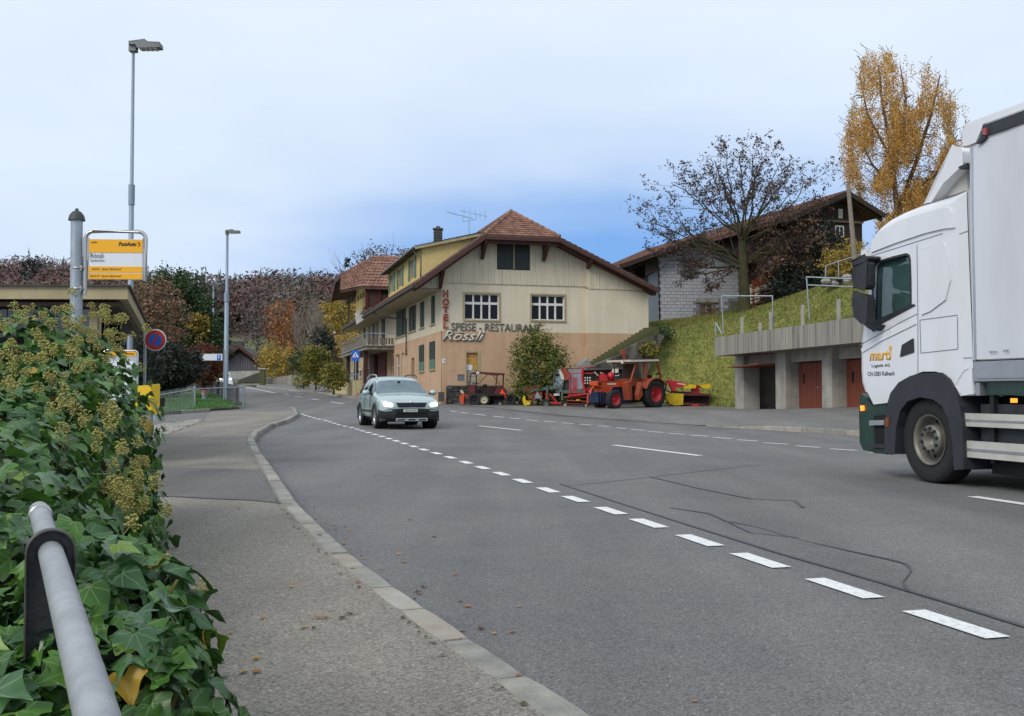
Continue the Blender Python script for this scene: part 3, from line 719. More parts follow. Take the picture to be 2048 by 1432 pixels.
def limbs(mb, base, top, r0, n=6, spread=.5, levels=2, twig=.02, curve=.1, sides=6, start=.35):
    """tapered trunk with forking limbs; returns the twig tips"""
    tips = []
    base = Vector(base); top = Vector(top)
    def branch(p, d, ln, r, lv):
        pts = [p]; rs = [r]; q = p; dd = d.copy(); k = 4
        for i in range(k):
            dd = (dd+Vector((random.gauss(0,curve),random.gauss(0,curve),random.gauss(0,curve)+.04))).normalized(); q = q+dd*ln/k; pts.append(q); rs.append(max(twig*.5, r*(1-(i+1)/k*.7)))
        mb.tube(pts, rs, max(3, sides-2*(2-lv) if lv < 2 else sides), caps=False)
        if lv <= 0: tips.append((pts[-1], dd)); tips.append((pts[2], dd)); return
        for i in range(n if lv > 1 else max(3,n-2)):
            t = random.uniform(.35,1); j = min(k-1, int(t*k)); pp = pts[j].lerp(pts[j+1], t*k-j if t*k-j <= 1 else 1)
            nd = (dd+Vector((random.gauss(0,spread),random.gauss(0,spread),random.gauss(0,spread*.7)))).normalized()
            branch(pp, nd, ln*random.uniform(.45,.7), rs[j]*.55, lv-1)
    H = (top-base).length; pts = []; rs = []
    for i in range(7):
        t = i/6; p = base.lerp(top, t)+Vector((random.gauss(0,.02),random.gauss(0,.02),0))*H*t; pts.append(p); rs.append(r0*(1-t*.8)*(1.35 if i == 0 else 1))
    mb.tube(pts, rs, 8, caps=False)
    for i in range(n*2):
        t = random.uniform(start,1); j = min(5,int(t*6)); pp = pts[j].lerp(pts[j+1], t*6-j)
        an = random.random()*2*PI; nd = Vector((math.cos(an),math.sin(an),random.uniform(.35,1.1))).normalized()
        branch(pp, nd, H*.42*(1.15-t*.6), rs[j]*.5, levels-1)
    return tips
def bush(name, label, cat, c, rad, n, size, mats, group=None, trunk=None, per=14, clump=.28, hollow=.35, bark='bark', extra=None):
    o = thing(name, label, cat, (c[0],c[1],trunk[0] if trunk else c[2]-rad[2]), group)
    mb = MB(); leaf_cloud(mb, c, rad, n, size, len(mats), per=per, clump=clump, hollow=hollow)
    if extra:
        for (cc,rr,nn) in extra: leaf_cloud(mb, cc, rr, nn, size, len(mats), per=per, clump=clump, hollow=hollow)
    mb.build('crown', mats, o)
    tb = MB(); z0 = trunk[0] if trunk else c[2]-rad[2]
    limbs(tb, (c[0],c[1],z0-.2), (c[0],c[1],c[2]+rad[2]*.4), trunk[1] if trunk else .06, n=4, levels=2, start=.25, sides=4)
    tb.build('trunk', M[bark], o)
    return o
def forest():
    random.seed(3)
    groups = {'wood':MB(),'woodgrey':MB(),'fir':MB(),'orange':MB()}
    def decid(mb, x, y, z, hh, r, nm, n=230):
        k0 = len(mb.v)
        for _ in range(n):
            d = Vector([max(-.8,min(.8,random.gauss(0,.42))) for _ in range(3)]); p = Vector((x+d.x*r, y+d.y*r, z+hh*.58+d.z*hh*.55))
            s_ = random.uniform(.5,1.15)*r*.145; a = Vector((random.gauss(0,1),random.gauss(0,1),random.gauss(0,1))).normalized(); b = a.cross(Vector((random.gauss(0,1),random.gauss(0,1),random.gauss(0,1)))).normalized()
            k = len(mb.v); mb.v += [tuple(p-a*s_),tuple(p+b*s_*.7),tuple(p+a*s_)]; mb.f.append((k,k+1,k+2)); mb.m.append(random.randrange(nm)); mb.sm.append(False)
    def fir(mb, x, y, z, hh, r):
        for i in range(70):
            t = random.random()**.8; an = random.random()*2*PI; rr = r*(1-t)*random.uniform(.5,1.1)
            p = Vector((x+math.cos(an)*rr*.5, y+math.sin(an)*rr*.5, z+hh*(.12+.88*t))); q = p+Vector((math.cos(an),math.sin(an),-.35))*rr*.8
            w = Vector((-math.sin(an),math.cos(an),0))*rr*.35; k = len(mb.v)
            mb.v += [tuple(p+Vector((0,0,hh*.04))),tuple(q-w),tuple(q+w)]; mb.f.append((k,k+1,k+2)); mb.m.append(random.randrange(3)); mb.sm.append(False)
        k = len(mb.v); mb.v += [(x-.15,y,z+hh*.8),(x+.15,y,z+hh*.8),(x,y,z+hh*1.04)]; mb.f.append((k,k+1,k+2)); mb.m.append(0); mb.sm.append(False)
    for Y in list(range(238,440,7)):
        step = 5.2
        x = (-130-1024)/2048*Y
        xmax = (1100-1024)/2048*Y
        while x < xmax:
            px = 1024+x/Y*2048
            xx = x+random.uniform(-2,2); yy = Y+random.uniform(-3,3)
            z = zfar(1024+xx/yy*2048, yy)
            lowmeadow = 430 < px < 530 and Y < 250
            if not lowmeadow:
                q = noise.noise((xx*.02,yy*.02,3)); fz = .10+.28*sst(.05,.35,q)+(.16 if Y > 415 else 0)
                if Y > 350 and px < 130: fz += .2
                u = random.random(); hh = random.uniform(8,13.5)*(1+.35*noise.noise((xx*.03,yy*.03,7)))
                if u < fz: fir(groups['fir'], xx, yy, z, hh*random.uniform(1,1.25), 3.4)
                elif u < fz+.10 and Y < 290: decid(groups['orange'], xx, yy, z, hh*.8, 5, 3)
                elif u < fz+.22+(.3 if Y > 400 else 0)*.4: decid(groups['woodgrey'], xx, yy, z, hh, 5.2, 4)
                else: decid(groups['wood'], xx, yy, z, hh, 5.4, 4)
            x += step*random.uniform(.8,1.2)
    names = {'wood':'beech_wood','woodgrey':'bare_wood','fir':'fir_wood','orange':'orange_wood'}
    for k, mb in groups.items():
        lab = {'wood':'dense leaf-brown beech wood covering the hill','woodgrey':'grey leafless trees scattered through the hillside wood','fir':'dark firs standing among the brown hillside wood','orange':'orange autumn trees along the foot of the wood'}[k]
        mb.build(names[k], LF[k], label=lab, cat='wood', kind='stuff')
forest()
# ------------------------------------------------------------------ building helpers
def slab(mb, p, th):
    """a sloping sheet with thickness: p four corners, th downwards"""
    p = [Vector(q) for q in p]; d = Vector((0,0,-th)); v = p+[q+d for q in p]
    mb.add(v, ((0,1,2,3),(7,6,5,4),(0,4,5,1),(1,5,6,2),(2,6,7,3),(3,7,4,0)))
def tiles(mb, e0, e1, r0, r1, rows, cols, lift=.035, jit=.012):
    """rows of curved tiles from the eave e0-e1 up to the ridge r0-r1, each tile lapping the next"""
    e0,e1,r0,r1 = map(Vector,(e0,e1,r0,r1)); nrm = (e1-e0).cross(r0-e0)
    if nrm.length < 1e-6: nrm = (e1-e0).cross(r1-e0)
    nrm.normalize(); nrm = nrm if nrm.z > 0 else -nrm
    L0 = (e1-e0).length; tw = L0/cols
    for j in range(rows):
        t0, t1 = j/rows, min(1,(j+1.12)/rows)
        a0, b0 = e0.lerp(r0,t0), e1.lerp(r1,t0); a1, b1 = e0.lerp(r0,t1), e1.lerp(r1,t1)
        n = max(1, int(round((b0-a0).length/tw)))
        for i in range(n):
            u0, um, u1 = i/n+.01/n, (i+.5)/n, (i+.99)/n; q = nrm*(lift+random.uniform(0,jit)); q2 = nrm*.004; bu = nrm*tw*.16
            P = [a0.lerp(b0,u0)+q, a0.lerp(b0,um)+q+bu, a0.lerp(b0,u1)+q, a1.lerp(b1,u1)+q2, a1.lerp(b1,um)+q2+bu, a1.lerp(b1,u0)+q2, a0.lerp(b0,u0)-q2*2, a0.lerp(b0,u1)-q2*2]
            mb.add(P, ((0,1,4,5),(1,2,3,4),(6,7,2,1,0)))
def gutter(name, p0, p1, r, m, parent):
    mb = MB(); p0 = Vector(p0); p1 = Vector(p1); mb.tube([p0,p1], r, 8); return mb.build(name, m, parent)
def window(fr, par, a0, a1, z0, z1, o=0, cols=2, rows=1, fm=None, pm=None, fw=.06, depth=.12, sill=True, split=None, mull=.045, name='window', surround=None, sw=.1):
    fm = fm or M['white_wood']; pm = pm or M['glass']; d0, d1 = o-depth-.05, o-depth
    mb = MB()
    fr.rect(mb, a0, a0+fw, z0, z1, d0, d1); fr.rect(mb, a1-fw, a1, z0, z1, d0, d1)
    fr.rect(mb, a0+fw, a1-fw, z0, z0+fw, d0, d1); fr.rect(mb, a0+fw, a1-fw, z1-fw, z1, d0, d1)
    ca = [a0+fw+(a1-a0-2*fw)*i/cols for i in range(cols+1)]
    zs = [z0+fw]+([z0+(z1-z0)*s for s in split] if split else [z0+fw+(z1-z0-2*fw)*i/rows for i in range(1,rows)])+[z1-fw]
    for c in ca[1:-1]: fr.rect(mb, c-mull/2, c+mull/2, z0+fw, z1-fw, d0, d1+.01)
    for z in zs[1:-1]: fr.rect(mb, a0+fw, a1-fw, z-mull*.7, z+mull*.7, d0, d1+.014)
    w = mb.build(name, fm, par)
    for c0, c1 in zip(ca, ca[1:]):
        for y0, y1 in zip(zs, zs[1:]):
            q = MB(); t = random.uniform(-.004,.004); fr.prism(q, rc(c0,c1,y0,y1), d0-.02, d0+.012+t); q.build('pane', pm, w)
    if sill:
        q = MB(); fr.rect(q, a0-.08, a1+.08, z0-.09, z0-.003, o-depth, o+.07); q.build('sill', M['shelter'] if surround else fm, w)
    if surround:
        q = MB(); fr.rect(q, a0-sw, a0, z0-.003, z1+sw, o, o+.03); fr.rect(q, a1, a1+sw, z0-.003, z1+sw, o, o+.03); fr.rect(q, a0+.001, a1-.001, z1, z1+sw, o, o+.028)
        q.build('surround', surround, w)
    return w
def shutter(fr, par, a0, a1, z0, z1, o, m, slats=8, name='shutter'):
    mb = MB(); fr.rect(mb, a0, a1, z0, z1, o, o+.03); f = min(.05,(a1-a0)*.18)
    fr.rect(mb, a0, a0+f, z0, z1, o+.03, o+.045); fr.rect(mb, a1-f, a1, z0, z1, o+.03, o+.045)
    fr.rect(mb, a0+f, a1-f, z1-.08, z1, o+.03, o+.045); fr.rect(mb, a0+f, a1-f, z0, z0+.08, o+.03, o+.045)
    for i in range(slats):
        z = z0+.09+(z1-z0-.18)*i/slats; hgt = (z1-z0-.18)/slats*.6
        fr.prism(mb, rc(a0+f, a1-f, z, z+hgt), o+.03, o+.04)
    return mb.build(name, m, par)
# ------------------------------------------------------------------ the old hotel
def hotel():
    random.seed(11)
    u = (.9665,.2567); GH = Fr((-3.65,53), u); SH = Fr((-3.65,53), (.2567,-.9665))
    o = thing('hotel', 'old cream and beige hotel with tiled half-hipped roof and red HOTEL lettering', 'hotel', (-3.65,53,.4))
    base = -.6
    zb = GH.hit(883,662)[1]
    EL = GH.hit(831,567,1.2); HL = GH.hit(970,472,1.2); HR = GH.hit(1120,472,1.2); ER = GH.hit(1318,577,1.2)
    sR = (HL[0]+HR[0])/2; zH = (HL[1]+HR[1])/2; HL = (HL[0],zH); HR = (HR[0],zH)
    ap_o = -.9; zR = GH.hit(1022,424,ap_o)[1]; sR = GH.hit(1022,424,ap_o)[0]
    prof = [EL, HL, (sR,zR), HR, ER]
    def zroof(s): return interp(prof, s)
    LEN = 37
    s_main = GH.hit(1172,600)[0]; s_ext0 = GH.hit(1176,600,.32)[0]; s_ext1 = GH.hit(1297,620,.32)[0]
    th = .2
    def top(s): return min(zroof(s), zH+.02)-th-.03
    # gable wall, lower beige and upper cream, with openings
    W1 = [GH.hit(929,587), GH.hit(998,640)]; W2 = [GH.hit(1063,590), GH.hit(1129,641)]
    hole = lambda w: rc(w[0][0], w[1][0], w[1][1], w[0][1])
    zbd = GH.hit(1000,569)[1]
    mb = MB(); GH.wall(mb, [(0,zb),(s_main+.4,zb),(s_main+.4,top(s_main+.4)),(HR[0],top(HR[0])),(HL[0],top(HL[0])),(0,top(0))], [hole(W1),hole(W2)])
    mb.build('upper_wall', M['cream'], o)
    D = [GH.hit(931,702), GH.hit(961,776)]; VV = [GH.hit(915,749), GH.hit(929,762)]
    mb = MB(); GH.wall(mb, [(0,base),(s_main+.4,base),(s_main+.4,zb),(0,zb)], [hole(D),hole(VV)], o=.02)
    mb.build('lower_wall', M['beige'], o)
    mb = MB(); GH.rect(mb, s_ext0, s_ext1, zb, zb+.0, 0, .32) if False else None
    zx = GH.hit(1200,578,.32)[1]
    GH.prism(mb, [(s_ext0,zb),(s_ext1,zb),(s_ext1,zx),(s_ext0,zx)], -9, .32); mb.build('side_wing_upper_wall', M['cream'], o)
    mb = MB(); GH.prism(mb, [(s_ext0-.02,base),(s_ext1-.03,base),(s_ext1+.0,zb),(s_ext0-.02,zb)], -9, .335)
    # sloping buttress foot at the wing's corner
    GH.prism(mb, [(s_ext0-.55,base),(s_ext0-.021,base),(s_ext0-.021,zb-.6)], -.2, .33); mb.build('side_wing_lower_wall', M['beige'], o)
    # vertical boarding with scalloped ends
    def boards(s0, s1, zlow, oo, topf, name='gable_board', w=.165):
        mb = MB(); s = s0
        while s < s1-.02:
            e = min(s+w-.018, s1); m_ = (s+e)/2; zt0, zt1 = topf(s), topf(e)
            if min(zt0,zt1) > zlow+.05: GH.prism(mb, [(s,zlow+.03),(s+(e-s)*.25,zlow),(e-(e-s)*.25,zlow),(e,zlow+.03),(e,zt1),(s,zt0)], oo, oo+.03)
            s += w
        GH.prism(mb, [(s0,zlow+.05),(s1,zlow+.05),(s1,topf(s1)),(s0,topf(s0))] if True else [], oo-.004, oo+.008)
        mb.build(name, M['cream_wood'], o, kind='stuff')
    AW = [GH.hit(995,488), GH.hit(1058,539)]
    zs_l = EL[1]-.12
    boards(EL[0]+.15, 0, zs_l+.02, .0, lambda s: top(s))
    boards(0, AW[0][0]-.05, zbd, .03, top); boards(AW[1][0]+.05, s_main, zbd, .03, top)
    boards(AW[0][0]-.05, AW[1][0]+.05, zbd, .03, lambda s: AW[1][1]-.06); boards(AW[0][0]-.05, AW[1][0]+.05, AW[0][1]+.05, .03, top)
    boards(s_main, s_ext1, zx-.02, .335, lambda s: zroof(s)-th-.03)
    # corner board of the wing
    mb = MB(); GH.prism(mb, [(s_main-.02,zbd-.05),(s_main+.12,zbd-.05),(s_main+.12,top(s_main+.1)),(s_main-.02,top(s_main))], .0, .36); mb.build('corner_board', M['cream_wood'], o)
    # attic opening with two dark shutters
    a0,a1,z0,z1 = AW[0][0],AW[1][0],AW[1][1],AW[0][1]; mid = (a0+a1)/2+.02
    mb = MB(); GH.rect(mb, a0-.02, a1+.02, z0-.05, z1+.04, .0, .045); mb.build('attic_window_frame', M['dark_shutter'], o)
    for b0, b1 in ((a0,mid-.05),(mid+.05,a1)): shutter(GH, o, b0, b1, z0, z1, .05, M['dark_shutter'], 12)
    mb = MB(); GH.rect(mb, mid-.03, mid+.03, z0, z1, .045, .08); mb.build('window_post', M['shelter'], o)
    for w in (W1, W2):
        window(GH, o, w[0][0], w[1][0], w[1][1], w[0][1], cols=4, split=[.64], fw=.05, surround=M['shelter'], sw=.09, mull=.09)
    # boarded doorway
    a0,a1,z0,z1 = D[0][0],D[1][0],D[1][1],D[0][1]
    mb = MB(); GH.rect(mb, a0, a0+.06, z0, z1, -.14, .03); GH.rect(mb, a1-.16, a1, z0, z1, -.14, .03); GH.rect(mb, a0+.06, a1-.16, z1-.08, z1, -.14, .03); dw = mb.build('boarded_door', M['shelter'], o, label='doorway closed with patched orange and grey boards')
    cols = [M['orange_board'] if 'orange_board' in M else mat('orange_board','#b07a4a',.8,.2,5), mat('ochre_board','#b98a3e',.8,.25,4), mat('grey_board','#a9a595',.8,.15,4)]
    hz = (z1-.08-z0)/6
    for i in range(6):
        q = MB(); zz = z1-.08-(i+1)*hz
        if i == 2:
            GH.rect(q, a0+.06, mid2 if False else a0+.38, zz+.01, zz+hz-.01, -.16, -.08); q.build('board', M['sign_white'], dw); q = MB(); GH.rect(q, a0+.39, a1-.17, zz+.01, zz+hz-.01, -.16, -.085); q.build('board', cols[1], dw)
        else: GH.rect(q, a0+.06, a1-.17, zz+.01, zz+hz-.012, -.16, -.09+random.uniform(-.01,.01)); q.build('board', [cols[0],cols[1],None,cols[2],cols[2],cols[2]][i], dw)
    q = MB(); GH.rect(q, VV[0][0], VV[1][0], VV[1][1], VV[0][1], -.1, -.06); v = q.build('vent_grille', M['galv'], o)
    q = MB()
    for i in range(7): z = VV[1][1]+(VV[0][1]-VV[1][1])*(i+.3)/7; GH.rect(q, VV[0][0], VV[1][0], z, z+.025, -.06, -.02)
    q.build('louvre', M['machine_grey'], v)
    hp = GH.hit(884.5,726); hq = GH.hit(890,719); q = MB(); GH.rect(q, hp[0], hq[0]+.02, hp[1], hq[1]+.03, .022, .04); hn = q.build('house_number', M['sign_white'], o)
    text('digit', '4', GH, hp[0]+.06, hp[1]+.05, hp[0]+.14, hp[1]+.17, .045, .002, M['print'], hn)
    q = MB(); p = GH.hit(896,742); r = GH.hit(911,711); GH.rect(q, p[0], r[0], p[1], r[1], .021, .03); q.build('wall_panel', M['beige'], o)
    # lettering
    L5 = [('H',885.5,580,896,594.5),('O',884.5,597,898,611),('T',885,613,897,626),('E',886,628.5,896,641.5),('L',886,643,896.5,657)]
    for ch,x0,y0,x1,y1 in L5:
        p, q = GH.hit(x0,y1), GH.hit(x1,y0); text('letter', ch, GH, p[0], p[1], q[0], q[1], .06, .05, M['letter_red'], o, bold=.03)
    p, q = GH.hit(902,661.5), GH.hit(1082,648.5); 
    text('lettering', 'SPEISE - RESTAURANT', GH, p[0], p[1], q[0], q[1], .03, .02, M['letter_grey'], o, bold=.012)
    p, q = GH.hit(884,681), GH.hit(969,662.5); text('script_lettering', 'Rössli', GH, p[0]+.02, p[1]-.03, q[0]+.02, q[1]-.03, .03, .02, M['print_grey'], o, shear=.45, bold=.02)
    text('script_lettering', 'Rössli', GH, p[0], p[1], q[0], q[1], .08, .03, M['letter_white'], o, shear=.45, bold=.008)
    # side wall towards the road
    def sw(x0,x1,y0,y1,oo=0):
        xm = (x0+x1)/2; return SH.hit(x0,(y0+y1)/2,oo)[0], SH.hit(x1,(y0+y1)/2,oo)[0], SH.hit(xm,y1,oo)[1], SH.hit(xm,y0,oo)[1]
    aend = -LEN+1
    ups = [(862,870,591,648),(840,848.5,603,655)]
    upd = [(817,832,612,662),(792,812,620,672)]
    low = [(861,871,683,738),(840,849,690,742)]
    abal = SH.hit(789,690)[0]
    holes = []
    H = [sw(*q) for q in ups+upd]
    for a,b,c,d in H: holes.append(rc(a,b,c,d))
    mb = MB(); SH.wall(mb, [(aend,zb),(0,zb),(0,EL[1]+.3),(aend,EL[1]+.3)], holes, depth=.15); mb.build('upper_wall', M['cream'], o)
    dr = sw(823,829,716,770); tr = [sw(782,788.5,713,760),sw(791.5,799.5,709,760),sw(803,809,706,760)]
    lw = [sw(*q) for q in low]
    mb = MB(); SH.wall(mb, [(aend,base),(0,base),(0,zb),(aend,zb)], [rc(*dr)]+[rc(*q) for q in tr], o=.02, depth=.2); mb.build('lower_wall', M['beige'], o)
    for (a,b,c,d) in H[:2]:
        m_ = (a+b)/2
        for q0,q1 in ((a,m_-.01),(m_+.01,b)): shutter(SH, o, q0, q1, c, d, -.06, M['green_shutter'], 12)
        q = MB(); SH.rect(q, a-.1, b+.1, c-.09, c-.005, -.1, .08); q.build('sill', M['shelter'], o)
    for (a,b,c,d) in H[2:]:
        n = 3; 
        for i in range(n):
            q0 = a+(b-a)*i/n; q1 = a+(b-a)*(i+1)/n-.03; shutter(SH, o, q0, q1, c, d, -.08 if i != 1 else -.03, M['green_shutter'], 12)
        q = MB(); SH.rect(q, a-.1, b+.1, c-.09, c-.005, -.1, .08); q.build('sill', M['shelter'], o)
    for (a,b,c,d) in lw:
        m_ = (a+b)/2
        for q0,q1 in ((a,m_-.02),(m_+.02,b)):
            shutter(SH, o, q0, q1, c+(d-c)*.36, d, .03, M['green_shutter'], 10); shutter(SH, o, q0, q1, c, c+(d-c)*.34, .035, M['green_shutter2'], 5)
        q = MB(); SH.rect(q, a-.1, b+.1, c-.09, c-.005, .02, .1); q.build('sill', M['shelter'], o)
    for i, q in enumerate(tr): window(SH, o, q[0], q[1], q[2], q[3], o=.02, cols=1, split=[.55], fw=.09, fm=M['white_wood'], pm=M['glass_curtain'])
    q = MB(); SH.rect(q, dr[0], dr[1], dr[2], dr[3], -.2, -.14); q.build('door', M['dark_wood'], o)
    # roof: left slope, hip, right slope
    def RP(s,z,oo): return GH.w(s,z,oo)
    fo, bo = 1.2, -LEN
    mb = MB()
    slab(mb, [RP(*EL,fo),RP(*HL,fo),RP(*HL,bo),RP(*EL,bo)], th)
    slab(mb, [RP(*HL,fo),RP(sR,zR,ap_o),RP(sR,zR,bo),RP(*HL,bo)], th)
    slab(mb, [RP(*HR,fo),RP(*HR,bo),RP(sR,zR,bo),RP(sR,zR,ap_o)], th)
    slab(mb, [RP(*ER,fo),RP(*ER,-12),RP(*HR,-12),RP(*HR,fo)], th)
    A = [RP(*HL,fo),RP(*HR,fo),RP(sR,zR,ap_o)]; mb.add(A+[a-Vector((0,0,th)) for a in A], ((0,1,2),(5,4,3),(0,3,4,1)))
    roof = mb.build('roof', M['tile_dark'], o)
    # tiles
    mb = MB(); tiles(mb, A[0]+Vector((0,0,.0)), A[1], A[2], A[2], 12, 27); mb.build('roof_tile', M['tile'], roof, kind='stuff')
    mb = MB(); 
    def row(sA,zA,sB,zB,o0,o1,rows,cols,oB0=None): tiles(mb, RP(sA,zA,o0), RP(sA,zA,o1), RP(sB,zB,oB0 if oB0 is not None else o0), RP(sB,zB,o1), rows, cols)
    row(*EL,*HL,fo,bo,12,120); row(*HL,sR,zR,fo,bo,8,120,ap_o); row(*ER,*HR,fo,-12,18,40)
    mb.build('roof_tile', M['tile_dark'], roof, kind='stuff')
    # ridge and hip caps
    for nm, p0, p1, cnt in (('hip_tile',A[0],A[2],9),('hip_tile',A[1],A[2],9),('ridge_tile',A[2],RP(sR,zR,bo),60)):
        mb = MB()
        for i in range(cnt):
            a, b = p0.lerp(p1,i/cnt), p0.lerp(p1,(i+1.1)/cnt); mb.tube([a+Vector((0,0,.05)),b+Vector((0,0,.03))], [.11,.09], 7)
        mb.build(nm, M['tile'], roof, kind='stuff')
    # verge boards and brackets
    for p0,p1,nm in ((EL,HL,'barge_board'),(HL,HR,'fascia'),(HR,ER,'barge_board')):
        mb = MB(); mb.bar(RP(p0[0],p0[1]-.16,fo+.03), RP(p1[0],p1[1]-.16,fo+.03), .04, .17); mb.build(nm, M['brown_wood'], roof)
    for p0,p1 in ((EL,HL),(HR,ER)):
        mb = MB(); mb.bar(RP(p0[0],p0[1]-.29,.75), RP(p1[0],p1[1]-.29,.75), .12, .16)
        mb.bar(RP(p0[0],p0[1]-.27,.3), RP(p1[0],p1[1]-.27,.3), .1, .12); mb.build('rafter', M['brown_wood'], roof)
    mb = MB(); mb.bar(RP(HL[0],zH-.3,.9), RP(HR[0],zH-.3,.9), .2, .2); mb.build('rafter', M['brown_wood'], roof)
    for (xt,yt,xb,yb) in ((968,482,964,517),(889,541,880,575),(1092,483,1087,521),(1176,512,1175,536)):
        ob_ = .36 if xb > 1150 else .06
        b = GH.hit(xb,yb,ob_+.05); t = b[0]
        mb = MB(); zt = min(zroof(t)-.32, zH-.35); mb.bar(GH.w(t,b[1],ob_+.08), GH.w(t,zt,1.05), .16, .16); mb.bar(GH.w(t,zt+.02,ob_), GH.w(t,zt+.02,1.1), .16, .14)
        mb.bar(GH.w(t,b[1]-.05,ob_+.06), GH.w(t,zt,ob_+.06), .14, .1); mb.build('bracket', M['brown_wood'], roof)
    # side soffit, gutter, downpipe
    mb = MB(); slab(mb, [GH.w(EL[0]+.12,zs_l,.02),GH.w(0,zs_l+.0,.02),GH.w(0,zs_l,bo),GH.w(EL[0]+.12,zs_l,bo)], .04); mb.build('soffit', M['soffit'], o)
    gutter('gutter', GH.w(EL[0]-.05,EL[1]-.13,fo-.1), GH.w(EL[0]-.05,EL[1]-.13,bo), .085, M['copper_dark'], o)
    aD = SH.hit(816,690)[0]; mb = MB()
    mb.tube([GH.w(EL[0]+.0,EL[1]-.2,SH.hit(757,611,1.3)[0] if False else aD-4.5), GH.w(EL[0]+.15,EL[1]-.5,aD-4.2), GH.w(-.12,EL[1]-.95,aD-.2), GH.w(-.12,EL[1]-1.3,aD), GH.w(-.12,zb-.9,aD)], .055, 7); mb.build('downpipe', M['copper_dark'], o)
    # chimney and aerial
    cp = GH.w(sR-.9, zR-.9, -9)
    c = at(876,470,63); mb = MB(); mb.box((c.x,c.y,c.z-.15), (.48,.48,.9)); 
    for i in range(5): mb.box((c.x,c.y,c.z-.35+.16*i), (.54,.54,.05))
    mb.box((c.x,c.y,c.z+.36), (.62,.62,.07)); mb.tube([(c.x,c.y,c.z+.38),(c.x,c.y,c.z+.55)], [.2,.1], 10); mb.build('chimney', M['slate'], roof)
    c0 = at(938,470,56); mb = MB(); mb.tube([(c0.x,c0.y,c0.z-.8),(c0.x,c0.y,at(938,440,56).z)], .022, 6)
    def el(x0,y0,x1,y1,r=.014): mb.tube([at(x0,y0,56),at(x1,y1,56)], r, 5)
    el(894,424,945,437); el(920,421,974,433); el(926,433,926,443); el(952,428,952,439); el(926,443,938,441); el(952,439,938,441)
    for x,y in ((898,425),(906,427.2),(914,429.3),(926,432.4),(936,435),(944,437)): 
        p = at(x,y,56); mb.tube([p-Vector((.1,.5,0)),p+Vector((.1,.5,0))], .008, 4)
    for x,y in ((928,423),(940,425.7),(950,428),(960,430.2)):
        p = at(x,y,56); mb.tube([p-Vector((0,0,.22)),p+Vector((0,0,.22))], .008, 4)
    el(970.5,422,970.5,442,.012); mb.build('aerial', M['galv'], roof)
    # long yellow dormer on the road side
    dc0 = GH.hit(844,494,-1.0); dc1 = GH.hit(847,545,-1.0); dc2 = GH.hit(953,471,-1.0); sd = dc0[0]; DL = 12.5
    mb = MB(); GH.prism(mb, [(sd,zroof(sd)-.1),(dc2[0],zroof(dc2[0])-.05),(dc2[0],dc2[1]-.05),(sd,dc0[1])], -1.12, -1.0); 
    dm = mb.build('dormer', M['yellow_shingle'], o)
    q = MB(); z = zroof(sd)
    j = 0
    while z < dc2[1]-.05:
        s0 = sd+max(0,(z-zroof(sd)))/.72; stop = dc2[0] if z < dc0[1] else None
        sl = sd if z < dc0[1] else sd+(z-dc0[1])/(dc2[1]-dc0[1])*(dc2[0]-sd)
        sr = min(dc2[0], sd+(z-zroof(sd))/.715)
        s = sl+(.05 if j%2 else 0)
        while s < sr-.03:
            e = min(s+.105, sr); GH.prism(q, rc(s,e-.008,z,z+.125), -1.0, -.985+random.uniform(0,.006)); s += .11
        z += .11; j += 1
    q.build('shingle', M['yellow_shingle'], dm, kind='stuff')
    DF = Fr(GH.w(sd,0,0)[:2], (.2567,-.9665))
    zlo = zroof(sd)-.1
    mb = MB(); dws = []
    for x0,x1,y0,y1 in ((823,828,524,552),(799,803,538,568),(783,787,551,573)):
        a,b = DF.hit(x0,(y0+y1)/2)[0], DF.hit(x1,(y0+y1)/2)[0]; dws.append((a-.45,b+.35))
    dw_ = [rc(a,b,zlo+.42,dc0[1]-.28) for a,b in dws]
    DF.wall(mb, [(-1-DL,zlo),(-1,zlo),(-1,dc0[1]),(-1-DL,dc0[1])], dw_, depth=.08); mb.build('dormer_front', mat('yellow_render','#c6ad6c',.8,.05,3), dm)
    for a,b in dws:
        window(DF, dm, a, b, zlo+.42, dc0[1]-.28, cols=2, fw=.05, depth=.06, pm=M['glass_curtain']) if False else None
        q = MB(); DF.rect(q, a, b, zlo+.42, dc0[1]-.28, -.1, -.06); q.build('window', M['glass_curtain'], dm)
        for q0,q1 in ((a-.42,a-.02),(b+.02,b+.42)): shutter(DF, dm, q0, q1, zlo+.38, dc0[1]-.24, .02, M['green_shutter2'], 9)
    mb = MB(); e0 = (sd-.42, dc0[1]-.02); e1 = (dc2[0]+.2, dc2[1]+.12)
    slab(mb, [GH.w(*e0,-.75),GH.w(*e1,-.75),GH.w(*e1,-1.3-DL),GH.w(*e0,-1.3-DL)], .1); mb.build('dormer_roof', M['slate'], dm)
    mb = MB()
    for i in range(16):
        t = i/16; p = GH.w(e0[0]+(e1[0]-e0[0])*t, e0[1]+(e1[1]-e0[1])*t+.02, -.78); r = GH.w(e0[0]+(e1[0]-e0[0])*(t+.066), e0[1]+(e1[1]-e0[1])*(t+.066)+.0, -.78)
        mb.bar(p+Vector((0,0,.03)), r, .16, .03)
    mb.build('roof_tile', M['slate'], dm, kind='stuff')
    mb = MB(); mb.bar(GH.w(e0[0],e0[1]-.08,-.73), GH.w(e1[0],e1[1]-.1,-.73), .03, .14); mb.build('barge_board', M['shelter'], dm)
    gutter('gutter', GH.w(e0[0]-.06,e0[1]-.04,-.8), GH.w(e0[0]-.06,e0[1]-.04,-1.3-DL), .06, M['zinc'], dm)
